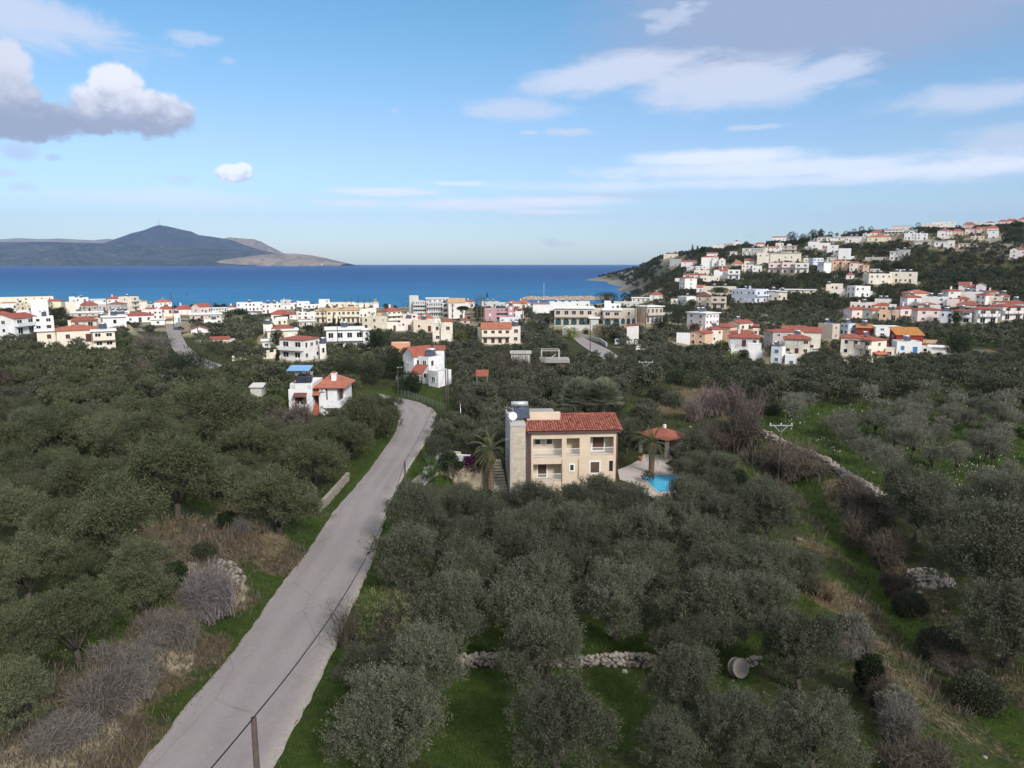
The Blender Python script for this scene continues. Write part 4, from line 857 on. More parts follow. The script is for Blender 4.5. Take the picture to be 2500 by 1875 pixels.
 ('house','pale blue white house with tall dark windows left of the white slab house','house',GH_,[('F',575,635,750,602,700,2,'b','flat',None,dict(wl=1,wr=3))]),
 ('house','white slab roofed house with a blank front wall','house',GH_,[('F',692,765,852,655,788,2,'w','slab',None,dict(wl=2,wr=0))]),
 ('apartment_block','row of orange, green and salmon joined houses with red roofs','apartment block',GH_,[('F',868,868,985,632,760,2,'o','hip',616,dict(wr=2)),('F',985,985,1085,640,765,2,'o','flat',None,dict(wr=2)),('F',1080,1080,1182,662,770,2,'c','shed',645,dict(wr=2)),('F',1180,1180,1245,672,790,2,'P','flat',None,dict(wr=1)),('F',1242,1242,1314,685,792,2,'o','hip',668,dict(wr=1))]),
 ('cottage','small white cottage with red roof hidden behind a round tree','cottage',GH_,[('F',1038,1038,1128,808,865,1,'w','hip',782,dict(wr=1)),('F',918,918,975,800,850,1,'v','flat',None,dict(wr=0))]),
 ('apartment_block','long cream white apartment block with two rows of large windows','apartment block',GH_,[('F',1248,1318,1572,795,925,2,'c','flat',None,dict(wr=4,wl=1,sol=2)),('F',1568,1568,1872,775,905,2,'c','flat',None,dict(wr=6,sol=3)),('F',1690,1690,1752,742,778,1,'w','flat',None,dict(wr=0))]),
 ('villa','modern white framed villa with dark glass on the open slope','villa',GH_,[('F',1575,1575,1722,525,630,2,'w','slab',None,dict(wr=3)),('F',1680,1680,1805,508,580,1,'w','slab',None,dict(wr=2)),('G',262,262,540,592,635,1,'l','flat',None,dict(wr=2))]),
 ('house','pinkish cream cube house above the estate','house',GH_,[('F',845,845,985,918,1000,1,'p','flat',None,dict(wr=3)),('F',790,790,850,925,1000,1,'c','flat',None,dict(wr=1)),('F',842,842,1008,990,1045,1,'v','flat',None,dict(wr=0))]),
 ('house','white stepped cube house with small square windows above the estate','house',GH_,[('F',1055,1150,1318,948,1085,2,'w','flat',None,dict(wl=2,wr=3)),('F',1318,1318,1355,1010,1060,1,'w','flat',None,dict(wr=0))]),
 ('house','long low house with two verandas on the crest left of the pines','house',GH_,[('F',592,592,805,350,400,1,'c','slab',None,dict(wr=5))]),
 ('house','white house with one dark window on the crest between the pine clumps','house',GH_,[('F',790,790,972,350,395,1,'v','slab',None,dict(wr=3)),('F',880,880,972,335,370,1,'w','flat',None,dict(wr=1))]),
 ('house','white house on pillars on the crest below the long pine clump','house',GH_,[('F',1030,1030,1212,342,412,1,'v','slab',None,dict(wr=5,sol=2))]),
 ('house','yellow cream house with a long orange roof under the crest','house',GH_,[('F',1295,1295,1555,345,398,1,'y','hip',320,dict(tile='o',wr=4))]),
 ('house','pink cream house with broad dark red hip roof on the crest','house',GH_,[('F',1330,1330,1515,290,330,1,'p','hip',252,dict(wr=3))]),
 ('apartment_block','grey white apartment house with three stepped balcony floors','apartment block',GH_,[('F',1505,1505,1740,255,312,2,'v','slab',None,dict(wr=6,br=1)),('F',1595,1595,1800,210,270,1,'p','slab',None,dict(wr=4))]),
 ('house','white two storey house with red lean-to roof on the crest','house',GH_,[('F',1750,1750,1900,300,375,2,'w','flat',None,dict(wr=4)),('F',1895,1895,2022,302,378,2,'w','flat',None,dict(wr=2,ch=1))]),
 ('house','small grey house squeezed above the white two storey one','house',GH_,[('F',1775,1775,1892,262,300,1,'v','slab',None,dict(wr=3))]),
 ('hotel','pale pink hotel spreading along the hill top with scaffolds','hotel',GH_,[('G',962,962,1160,190,232,1,'p','flat',None,dict(wr=4)),('G',1160,1160,1345,162,240,2,'v','flat',None,dict(wr=3)),('G',1085,1085,1225,165,205,1,'v','flat',None,dict(wr=2))]),
 ('house','small white house with hip roof, left of three under the crest','house',GH_,[('G',1152,1152,1302,268,330,2,'w','hip',246,dict(wr=4))]),
 ('house','pink house with arch and hip roof, middle of three under the crest','house',GH_,[('G',1325,1325,1448,268,322,2,'P','hip',246,dict(wr=3))]),
 ('house','pink house with red shed roof, right of three under the crest','house',GH_,[('G',1490,1490,1630,245,305,2,'p','shed',232,dict(wr=3))]),
 ('house','peach arched house with long red roof on the right crest','house',GH_,[('G',1632,1632,1775,235,302,2,'P','shed',215,dict(wr=3)),('G',1760,1760,1880,235,300,1,'p','hip',202,dict(wr=2))]),
 ('house','white angular house with an outside stair below the arched one','house',GH_,[('G',1778,1778,1885,268,345,2,'w','shedL',258,dict(wr=1,tile='a'))]),
 ('house','brown house with red pyramid roof on the hill top','house',GH_,[('G',1462,1462,1595,195,245,2,'t','hip',162,dict(wr=3))]),
 ('house','small yellow house on the hill top','house',GH_,[('G',1602,1602,1692,165,205,1,'y','flat',None,dict(wr=2))]),
 ('house','small white house with flat roof on the hill top','house',GH_,[('G',1735,1735,1840,170,205,1,'w','hip',152,dict(wr=3))]),
 ('house','pinkish house with dark red roof near the right end of the crest','house',GH_,[('G',1885,1885,2000,158,195,1,'p','hip',132,dict(wr=3)),('G',1975,1975,2112,150,190,1,'p','hip',122,dict(wr=2))]),
 ('house','red roofed house cut by the right edge on the crest','house',GH_,[('G',2142,2142,2260,132,175,1,'p','hip',100,dict(wr=2))]),
 ('villa','modern white villa with long window band on the open hillside','villa',GH_,[('G',1112,1112,1285,398,462,1,'w','slab',None,dict(wr=3)),('G',1275,1275,1355,388,490,1,'v','flat',None,dict(wr=1))]),
 ('house','white gabled house half hidden by a dark tree at the right edge','house',GH_,[('G',2042,2042,2130,500,600,2,'v','gablef',475,dict(wr=1,tile='r')),('G',2150,2150,2240,500,570,1,'w','shed',480,dict(wr=1))]),
 ('shed','low grey flat roof poking from the scrub under the crest','shed',GH_,[('G',870,870,1048,400,435,1,'s','slab',None,dict(wr=2))]),
 ('shed','white garden room with posts on the dirt terrace','shed',GH_,[('G',1412,1412,1545,430,470,1,'v','slab',None,dict(wr=3))]),
 # --- red roofed estate on the right
 ('house','white three part house topping the red roofed estate','house',GC_,[('I',1412,1412,1530,175,262,2,'w','shed',142,dict(wr=1)),('I',1500,1500,1640,205,262,2,'b','hip',172,dict(wr=2)),('I',1625,1625,1732,180,262,2,'w','gablef',150,dict(wr=1))]),
 ('house','grey white house with red hip roof at the left top of the estate','house',GC_,[('I',1212,1290,1445,252,345,2,'v','hip',228,dict(wl=1,wr=2))]),
 ('house','row of cream joined walls under the estate top house','house',GC_,[('I',1440,1440,1560,262,345,2,'c','flat',None,dict(wr=0)),('I',1505,1505,1720,268,360,2,'v','flat',None,dict(wr=0))]),
 ('house','cream house with small red roof right of the estate top house','house',GC_,[('I',1722,1722,1888,262,320,1,'c','hip',243,dict(wr=2))]),
 ('house','grey sided white house with red hip roof in the estate middle','house',GC_,[('I',1640,1745,1835,302,430,2,'v','hip',278,dict(wl=2,wr=1))]),
 ('house','yellow house with red roof right of the grey sided house','house',GC_,[('I',1775,1775,1925,320,425,2,'y','flat',None,dict(wr=1)),('I',1880,1880,2012,315,400,1,'c','hip',282,dict(wr=2))]),
 ('house','low house with flat red roof and solar tank in the estate middle','house',GC_,[('I',1840,1840,1990,378,425,1,'p','hip',350,dict(wr=2,sol=1))]),
 ('house','tall plain cream house with red hip roof at the estate right end','house',GC_,[('I',2000,2000,2180,395,540,2,'v','hip',362,dict(wr=0))]),
 ('house','grey sided pink house with balcony and pergola, lowest right of the estate','house',GC_,[('I',1800,1958,2170,442,610,2,'v','hip',406,dict(wl=1,wr=2,pg='R',br=1))]),
 ('house','white house with red hip roof, dark pergola and big terrace wall','house',GC_,[('I',1550,1655,1862,475,650,2,'w','hip',445,dict(wl=1,wr=2,pg='R',br=1))]),
 ('house','pale blue and white house with red roof and covered terrace','house',GC_,[('I',1172,1172,1325,505,645,2,'b','flat',None,dict(wr=2,sol=1)),('I',1322,1322,1540,500,640,2,'w','hip',470,dict(wr=2,br=1))]),
 ('house','pink house with two red roofs and round wall in the estate middle','house',GC_,[('I',1270,1270,1400,355,440,2,'p','flat',None,dict(wr=0)),('I',1395,1395,1520,345,400,1,'P','hip',318,dict(wr=2)),('I',1390,1390,1625,420,465,1,'p','hip',372,dict(wr=3))]),
 ('house','long pinkish cream house with thin red hip roof, lower left of the estate','house',GC_,[('I',840,912,1172,482,630,2,'p','hip',450,dict(wl=1,wr=2))]),
 ('house','grey sided pink house with red hip roof on a stone wall','house',GC_,[('I',640,700,832,465,565,1,'p','hip',432,dict(wl=1,wr=1))]),
 ('house','white and lilac house with red hip roof at the estate left','house',GC_,[('I',705,785,962,330,450,2,'w','hip',302,dict(wl=1,wr=1)),('I',960,960,1242,325,445,2,'w','flat',None,dict(wr=2,sol=2))]),
 ('house','cream house with wide orange gable roof at the estate left top','house',GC_,[('I',715,800,1042,280,340,1,'c','hip',236,dict(wr=3,wl=1,tile='o'))]),
 ('house','pink white cube house with a tiny red roof below the lilac one','house',GC_,[('I',920,920,1112,420,480,1,'v','hip',390,dict(wr=1)),('I',1060,1060,1175,430,520,2,'v','flat',None,dict(wr=1))]),
 ('house','yellow house with long red roof behind the palm','house',GC_,[('I',312,380,610,430,480,1,'y','hip',392,dict(wr=2,wl=1))]),
 ('house','pink gabled house with arched window, left of two alike','house',GC_,[('I',5,105,245,482,590,1,'p','gable',448,dict(wl=1,wr=1))]),
 ('house','cream gabled house with blue arched window, right of two alike','house',GC_,[('I',242,355,490,495,605,1,'c','gable',460,dict(wl=1,wr=1,shut='t'))]),
 ('house','peach house half hidden by the estate palm','house',GC_,[('I',440,440,655,490,615,1,'o','flat',None,dict(wr=2))]),
 ('house','long pink flat roofed terrace behind the gabled pair','house',GC_,[('I',80,80,385,398,480,1,'p','flat',None,dict(wr=5))]),
 ('house','white flat house with solar tank behind the yellow house','house',GC_,[('I',382,382,568,352,410,1,'v','flat',None,dict(wr=0,sol=2))]),
 ('house','pale blue white vaulted house left of the orange roofed red house','house',GC_,[('I',-30,60,165,655,790,2,'b','flat',None,dict(wl=2,wr=1))]),
 ('house','small dark red house with orange lean-to roof and solar panel','house',GC_,[('I',160,160,325,700,795,1,'r','shed',655,dict(tile='u',wr=0,sol=1))]),
 ('house','white cube house between the two dark red houses','house',GC_,[('I',325,395,695,692,810,2,'w','flat',None,dict(wl=2,wr=2))]),
 ('house','big dark red house with a single orange roof slope','house',GC_,[('I',570,650,940,790,920,2,'r','shed',702,dict(tile='u',wr=0,wl=1,Y=222))]),
 ('house','white house with two blue shutters in front of the dark red house','house',GC_,[('I',600,658,925,872,1025,1,'w','flat',None,dict(wl=0,wr=2,shut='b',sol=1,Y=211))]),
 ('villa','cream villa with red roofs, dark veranda and red porch awning','villa',GC_,[('I',85,345,512,862,1065,2,'c','hip',808,dict(wl=3,bl=1,wr=1,pg='L',aw=('R',.1,.9,-4.0,'o'),Y=207)),('I',-30,-30,195,822,1040,2,'c','hip',766,dict(wr=2,Y=212)),('I',512,512,612,958,1065,1,'c','flat',None,dict(wr=1,Y=209))]),
 ('shed','low white workshop with flat roof right of the blue shuttered house','shed',GC_,[('I',925,925,1060,935,1015,1,'v','flat',None,dict(wr=1)),('I',1050,1050,1235,940,1020,1,'w','slab',None,dict(wr=0)),('I',980,980,1140,890,935,1,'n','shed',855,dict(wr=0,tile='a'))]),
 # --- estate below, left part
 ('apartment_block','white three storey house with tank topped flat roof and red awnings','apartment block',None,[('H',190,418,578,182,392,3,'w','slab',None,dict(wl=2,wr=4,sol=2,bl=0,shut='r',aw=('L',.2,.75,-4.6,'r'),Y=262))]),
 ('house','peach gabled house with dark iron balcony above the grove','house',GC_,[('H',220,408,500,422,575,2,'o','gable',380,dict(wl=2,wr=0,Y=246,shut='B')),('H',60,60,222,425,585,1,'w','flat',None,dict(wr=1,Y=247))]),
 ('house','cream house with red hip roof behind the peach gabled house','house',GC_,[('H',430,495,622,372,530,2,'c','hip',335,dict(wr=2,wl=0,Y=251))]),
 ('house','plain peach house with a wide red hip roof','house',GC_,[('H',545,720,800,345,525,2,'o','hip',300,dict(wl=0,wr=1,Y=256))]),
 ('house','white gabled house with red roof and solar heater up the slope','house',GC_,[('H',680,835,992,300,390,1,'c','gable',256,dict(wl=1,wr=2,sol=1,Y=266))]),
 ('house','pinkish white house with layered red roofs and dark terrace beams','house',GC_,[('H',700,700,1060,465,580,1,'v','hip',408,dict(pg='R',wr=3,Y=225)),('H',720,720,1000,412,470,1,'p','hip',376,dict(wr=0,Y=232)),]),
 ('house','white house front with a roofed terrace opening rising from the olives','house',GC_,[('H',730,730,1092,650,735,1,'w','flat',None,dict(wr=0,Y=213,deep=7)),('H',730,730,770,570,660,1,'w','flat',None,dict(wr=0,Y=213.05,deep=3)),('H',935,935,1092,560,660,1,'w','flat',None,dict(wr=1,Y=213.1,deep=6))]),
 ('house','grey and beige house with red hip roof left of the solar roof house','house',GC_,[('H',1138,1245,1500,402,575,2,'l','hip',366,dict(wl=1,wr=2,Y=236))]),
 ('house','cream house with red hip roof and wooden pergola facing the grove','house',GC_,[('H',1380,1380,1682,482,665,2,'c','hip',426,dict(wr=3,pg='R',sol=1,Y=218))]),
 ('house','grey cream house with red gable behind the pergola house','house',GC_,[('H',1362,1362,1622,372,470,1,'c','gable',320,dict(wr=1,ch=0,Y=243))]),
 ('house','cream house carrying a wide array of solar panels and an arched porch','house',GC_,[('H',1620,1620,1818,402,640,2,'c','shed',345,dict(tile='r',wr=1,Y=226))]),
 ('house','white blue shuttered house with square tower in the olive tops','house',GC_,[('H',1230,1358,1395,592,800,2,'w','flat',None,dict(wl=1,wr=0,shut='b',sol=1,Y=204)),('H',1392,1392,1538,690,850,1,'w','flat',None,dict(wr=1,shut='t',Y=203))]),
 ('house','mauve beige house with plain side wall left of the vaulted house','house',GC_,[('H',1812,1978,2060,310,500,2,'t','flat',None,dict(wl=0,wr=1,Y=238))]),
]
HS += [
 ('house','tiny white house with a dark arch at the cliff road on the left slope','house',GH_,[('E',845,845,908,600,655,1,'v','flat',None,dict(wr=1))]),
 ('house','low flat white house beside the palm of the grey arched block','house',GH_,[('E',1520,1520,1605,275,312,1,'v','slab',None,dict(wr=1))]),
 ('house','pale tall house filling the gap under the crest pines','house',GH_,[('F',170,170,262,418,505,2,'v','flat',None,dict(wr=2))]),
 ('house','low white house behind the orange row','house',GH_,[('F',800,800,905,600,650,1,'v','slab',None,dict(wr=2))]),
 ('house','small cream house left of the pale blue white house','house',GH_,[('F',515,515,578,602,655,1,'c','flat',None,dict(wr=1))]),
 ('house','tiny white house left of the white stack','house',GH_,[('F',532,532,600,462,500,1,'w','flat',None,dict(wr=1))]),
 ('house','grey flat house left of the broad dark red roof on the crest','house',GH_,[('F',1240,1240,1332,302,348,1,'s','flat',None,dict(wr=2))]),
 ('house','low pale house between the two crest pine clumps','house',GH_,[('F',968,968,1045,347,385,1,'v','slab',None,dict(wr=2))]),
 ('house','slim white house right of the stepped balcony floors','house',GH_,[('F',1728,1728,1786,252,302,1,'w','flat',None,dict(wr=1))]),
 ('house','small cream house at the left end of the orange roofed crest house','house',GH_,[('F',1268,1268,1312,352,402,1,'c','flat',None,dict(wr=1))]),
 ('house','beige terrace house under the pink arched house','house',GH_,[('G',1560,1560,1702,335,372,1,'k','flat',None,dict(wr=3))]),
 ('house','white cottage under the small hip roofed white house','cottage',GH_,[('G',1198,1198,1290,338,372,1,'v','flat',None,dict(wr=2))]),
 ('house','small grey flat house above the long white block','house',GH_,[('F',1330,1330,1440,735,780,1,'s','flat',None,dict(wr=2))]),
 ('house','small pink house right of the white gabled house up the estate slope','house',GC_,[('H',995,995,1066,368,450,1,'p','flat',None,dict(wr=1,Y=258))]),
 ('shed','dark red lean-to right of the white gabled estate house','shed',GC_,[('H',1000,1000,1062,334,368,1,'r','shed',312,dict(wr=0,Y=268))]),
 ('house','white estate house behind the grey sided pink one','house',GC_,[('I',560,560,640,420,480,1,'v','flat',None,dict(wr=1))]),
 ('house','open dark roofed pergola hall right of the slanting white roof','pavilion',GV_,[('B',1560,1560,1742,528,590,1,'t','slab',None,dict(wr=4))]),
 ('house','pale two storey house right of the yellow hotel row','house',GV_,[('C',186,186,278,325,425,2,'v','flat',None,dict(wr=2))]),
 ('house','cream house joining yellow hotel and curved balconies','house',GV_,[('C',278,278,392,312,420,1,'c','flat',None,dict(wr=2))]),
 ('house','cream house with steps below the curved balconies','house',GV_,[('C',525,525,652,492,600,1,'c','flat',None,dict(wr=2))]),
 ('house','low pink white house left of the pinkish roof room house','house',GV_,[('C',652,652,742,530,595,1,'v','flat',None,dict(wr=1))]),
 ('house','white flat house with a row of solar panels in the left village','house',GV_,[('A',1330,1330,1560,405,450,1,'w','flat',None,dict(wr=3,sol=4))]),
 ('house','white house with red roof cut by the left frame edge','house',GV_,[('A',-60,-60,98,440,520,1,'w','hip',398,dict(wr=2,Y=222))]),
 ('house','low pale house with a big white dish in the left village','house',GV_,[('A',200,200,345,398,440,1,'v','flat',None,dict(wr=1,dsh=1))]),
 ('restaurant','pale beach pavilion row left of the white beach hotel','restaurant',GV_,[('B',498,498,662,368,405,1,'v','slab',None,dict(wr=5))]),
 ('house','white house under the deep red roof left of the arcaded hotel','house',GV_,[('D',-10,-10,92,352,440,1,'w','flat',None,dict(wr=2))]),
 ('house','white seafront terrace between beach hotel and cream hall','house',GV_,[('B',1610,1610,1800,322,365,1,'w','flat',None,dict(wr=4))]),
 ('house','small cream house right of the balcony tower by the shore','house',GV_,[('A',1895,1895,1990,378,420,1,'c','flat',None,dict(wr=2))]),
 ('house','white seafront house right of the rose red roof pair','house',GV_,[('B',470,470,560,400,440,1,'w','flat',None,dict(wr=2))]),
 ('house','pale house with low gable left of the grey hotel tower','house',GV_,[('C',705,705,800,352,400,1,'v','gable',335,dict(wr=1,tile='a'))]),
]
for nm, lb, ct, gp, bl_ in HS: house(nm, lb, ct, bl_, gp)
# ------------------------------------------------------------------ larger buildings
random.seed(9)
house('hotel', 'grey four storey hotel with bands of balconies and a rooftop glass hall', 'hotel', [
 ('C',800,800,912,165,380,4,'s','flat',None,dict(wr=0,Y=392,deep=9)), ('C',845,845,1015,228,375,3,'s','flat',None,dict(wr=6,br=2,Y=390,deep=10)),
 ('C',1010,1010,1205,238,430,3,'s','flat',None,dict(wr=7,br=2,Y=388,deep=11)), ('C',1203,1203,1282,250,440,3,'v','flat',None,dict(wr=1,br=2,Y=387,deep=9)),
 ('C',1010,1010,1280,196,245,1,'g','slab',None,dict(wr=9,Y=393,deep=6))], GV_)
house('hotel', 'long beige hotel with a ground floor arcade of dark arches and balconies above', 'hotel', [
 ('D',470,470,952,318,520,2,'t','slab',None,dict(wr=5,br=1,arch=5,Y=266,deep=12)), ('D',950,950,1078,330,520,2,'t','flat',None,dict(wr=2,arch=1,Y=268,deep=10)),
 ('D',1072,1072,1285,340,520,2,'t','slab',None,dict(wr=2,br=1,arch=2,Y=265,deep=10)), ('D',1282,1282,1480,330,510,2,'t','flat',None,dict(wr=1,arch=3,Y=267,deep=10)),
 ('D',1478,1600,1802,300,500,2,'t','slab',None,dict(wr=4,br=1,wl=0,Y=270)), ('D',1085,1085,1165,228,325,1,'w','flat',None,dict(wr=0,Y=276)),
 ('D',1160,1160,1280,262,330,1,'w','flat',None,dict(wr=2,Y=277)), ('D',905,905,1012,440,520,1,'s','slab',None,dict(wr=0,win=False,Y=260,deep=5))], GV_)
wh = house('house', 'white house with terracotta gable, roof tank and red porch at the road bend', 'house', [
 ('M',350,450,582,315,478,1,'w','flat',None,dict(wl=1,wr=0,Y=153)), ('M',205,352,510,172,420,2,'w','flat',None,dict(wl=2,wr=2,Y=156.5)),
 ('M',95,205,420,165,400,2,'w','gable',62,dict(wl=1,wr=0,Y=158)), ('M',410,410,510,92,180,1,'w','shed',84,dict(wr=0,win=False,Y=162.3,deep=3)),
 ('M',18,18,98,292,405,1,'w','flat',None,dict(wr=1,Y=164,br=2))])
def porch(root, p0, p1, p2, zt, th, tile, posts=True, drop=2.6, name='porch'):
    m = MB(); b = np.array(root.location); q = [np.array(k)-b for k in (p0, p1, p2)]; d = q[2]-q[1]; q3 = q[0]+d
    up = np.array([0, 0, th]); vs = [q[0], q[1], q[2]+up, q3+up]; vs += [v-np.array([0, 0, .14]) for v in vs]
    m.add(vs, [(0,1,2,3),(7,6,5,4),(0,4,5,1),(1,5,6,2),(2,6,7,3),(3,7,4,0)]); o = m.build(name, tile, root)
    if posts:
        k = MB(); 
        for v in (q[0], q[1]): k.bar(v*.97+q[2]*.03-np.array([0, 0, .15]), v*.97+q[2]*.03-np.array([0, 0, drop]), .16)
        k.build('post', WOODD, o)
def MP(x, y, Y): return atY(960+x/4.096, 830+y/4.096, Y)
porch(wh, MP(160,335,151.5), MP(285,345,149.5), MP(350,290,154), 0, .9, TILE['r'])
b_ = np.array(wh.location)
solar(wh, *(MP(375,172,159)-b_), (0,0,0), 0, 1.1)
k = MB(); pz = MP(410,165,161)-b_; k.tube([pz, pz+np.array([0,0,8.0])], .05, 6); 
for zz in (5.5, 6.5, 7.4): k.bar(pz+np.array([-.6,0,zz]), pz+np.array([.6,0,zz]), .05)
k.build('antenna', STEEL, wh)
# ---- white house with the blue roof canopy (left of the road)
LY = 134.0
def SP(x, y, Y=LY): return atY(600+x/4.254, 860+y/4.254, Y)
g_ = SP(575, 640); g_[2] = H(g_[0], g_[1])
lh = empty('house', tuple(g_), 0, 'white house with orange hip roof and a blue canopy above its roof terrace', 'house'); lb = np.array(lh.location)
def sbox(m, x0, x1, y0, y1, d0, d1, mi=0):
    a = SP(x0, y1)-lb; b = SP(x1, y0)-lb; m.box(a[0], b[0], d0, d1, a[2], b[2], mi)
WW = wallm('w'); m = MB(); sbox(m, 460, 690, 385, 760, 0, 7.5)
for (x0, x1) in ((460,474),(483,488),(497,502),(512,640),(649,654),(662,667),(676,690)): sbox(m, x0, x1, 340, 385, 0, .22)
sbox(m, 460, 690, 325, 341, -.02, .24); sbox(m, 460, 470, 325, 385, .24, 7.5); sbox(m, 680, 690, 325, 385, .24, 7.5); sbox(m, 474, 676, 325, 385, 7.2, 7.5)
sbox(m, 765, 940, 362, 700, .3, 8.0); sbox(m, 690, 766, 440, 760, 1.6, 8.0); sbox(m, 940, 1000, 380, 700, 2.6, 8.0); m.build('wall', WW, lh)
FOOT.append((lb[0]+2, lb[1]+4, 10, 6, 0))
m = MB(); z0 = SP(0, 362)[2]-lb[2]; xa, xb, ya, yb = SP(690, 0)[0]-lb[0], SP(1027, 0)[0]-lb[0], -.5, 8.6; hx = (xa+xb)/2-.4
ap = (hx, 3.6, SP(815, 210, LY+3.6)[2]-lb[2]); vs = [(xa,ya,z0),(xb,ya,z0),(xb,yb,z0),(xa,yb,z0),ap]; vs += [(x,y,z-.16) for x,y,z in vs[:4]]
m.add(vs, [(0,1,4),(1,2,4),(2,3,4),(3,0,4),(5,6,1,0),(6,7,2,1),(7,8,3,2),(8,5,0,3),(8,7,6,5)]); m.build('roof', TILE['o'], lh)
m = MB(); a = SP(695, 440)-lb; b = SP(770, 362)-lb; m.add([(a[0],-.3,a[2]),(b[0],-.3,a[2]),(b[0],1.7,b[2]),(a[0],1.7,b[2]),(a[0],-.3,a[2]-.14),(b[0],-.3,a[2]-.14),(b[0],1.7,b[2]-.14),(a[0],1.7,b[2]-.14)], [(0,1,2,3),(7,6,5,4),(0,4,5,1),(1,5,6,2),(2,6,7,3),(3,7,4,0)]); m.build('porch', TILE['o'], lh)
m = MB(); sbox(m, 872, 918, 235, 330, 1.3, 2.1); sbox(m, 866, 924, 228, 236, 1.2, 2.2); o = m.build('chimney', WW, lh); m = MB(); sbox(m, 878, 912, 212, 228, 1.35, 2.05); m.build('chimney_pot', TILE['r'], o)
m = MB(); sbox(m, 702, 750, 446, 548, 1.45, 1.7); m.build('door', SHUT['B'], lh)
m = MB()
for i in range(7): sbox(m, 700, 756, 545+i*10, 600+i*8, 1.6-.3*(i+1), 1.6-.3*i)
m.build('steps', simple('red_clay', (.34,.10,.06), .8, .15), lh)
m = MB(); sbox(m, 515, 630, 452, 538, -.04, .05); o = m.build('window', SHUT['B'], lh); m = MB(); sbox(m, 545, 600, 456, 536, -.06, -.03); m.build('pane', GLASS, o)
m = MB(); a = SP(503, 452)-lb; b = SP(637, 420)-lb; m.add([(a[0],-1.1,a[2]),(b[0],-1.1,a[2]),(b[0],.0,b[2]),(a[0],.0,b[2]),(a[0],-1.1,a[2]-.12),(b[0],-1.1,a[2]-.12),(b[0],0,b[2]-.12),(a[0],0,b[2]-.12)], [(0,1,2,3),(7,6,5,4),(0,4,5,1),(1,5,6,2),(2,6,7,3),(3,7,4,0)]); m.build('awning', TILE['d'], lh)
m = MB(); sbox(m, 825, 1005, 550, 562, -1.6, 2.6); sbox(m, 825, 878, 488, 552, -1.6, -1.45); sbox(m, 930, 1005, 488, 552, -1.6, -1.45); sbox(m, 878, 930, 488, 496, -1.6, -1.45); sbox(m, 878, 930, 526, 552, -1.6, -1.45)
for x in (884, 896, 908, 920): sbox(m, x, x+5, 496, 527, -1.57, -1.48)
sbox(m, 996, 1006, 488, 552, -1.45, 2.6); m.build('balcony', WW, lh)
m = MB(); sbox(m, 938, 962, 372, 500, 2.4, 2.62); sbox(m, 975, 997, 372, 520, .5, .75); sbox(m, 940, 968, 372, 380, .3, .5); m.build('window_frame', SHUT['B'], lh)
m = MB(); sbox(m, 772, 820, 378, 408, -.1, .3); o = m.build('air_conditioner', TRIM, lh); m = MB(); sbox(m, 780, 806, 382, 405, -.12, -.09); m.build('fan_grille', CONC, o)
m = MB(); sbox(m, 836, 842, 372, 495, .2, .3); m.build('drainpipe', SHUT['B'], lh)
m = MB()
for i in range(9): a = SP(815+i*14, 565+i*8.5)-lb; b = SP(829+i*14, 720)-lb; m.box(a[0], b[0], -2.4, -1.7, b[2], a[2])
m.build('stair_wall', WW, lh)
m = MB(); a = SP(415, 200)-lb; b = SP(650, 145)-lb; m.add([(a[0],.5,a[2]+.12),(b[0],.5,a[2]+.12),(b[0],3.4,a[2]+.75),(a[0],3.4,a[2]+.75),(a[0],.5,a[2]),(b[0],.5,a[2]),(b[0],3.4,a[2]+.63),(a[0],3.4,a[2]+.63)], [(0,1,2,3),(7,6,5,4),(0,4,5,1),(1,5,6,2),(2,6,7,3),(3,7,4,0)])
cn = m.build('canopy', simple('blue_sheet', (.16,.32,.54), .5, .06, .6), lh); k = MB(); zt_ = SP(0, 325)[2]-lb[2]
for x in (470, 605): q = SP(x, 0)[0]-lb[0]; k.bar((q, 1, zt_-.6), (q, 1, a[2]+.1), .16); k.bar((q, 3.1, zt_-.6), (q, 3.1, a[2]+.6), .16); k.bar((q, 1, a[2]-1.2), (q+(-1.2 if x < 500 else 1.2), 1, a[2]), .12)
k.bar((a[0], .9, a[2]-.06), (b[0], .9, a[2]-.06), .18); k.build('canopy_frame', SHUT['B'], cn)
q = SP(565, 0)[0]-lb[0]; solar(lh, q, 3.2, zt_-.5, (0,0,0), 0, 1.25); q = SP(487, 0)[0]-lb[0]; dish(lh, q, 2.0, zt_+1.7, (0,0,0), 0, .5)
m = MB(); a = SP(495, 326)-lb; b = SP(640, 262)-lb; m.obox(((a[0]+b[0])/2, 2.0, zt_+.45), ((b[0]-a[0])/2, 0, 0), (0, .9, .5), (0, -.03, .04)); m.build('solar_panel', SOLARP, lh)
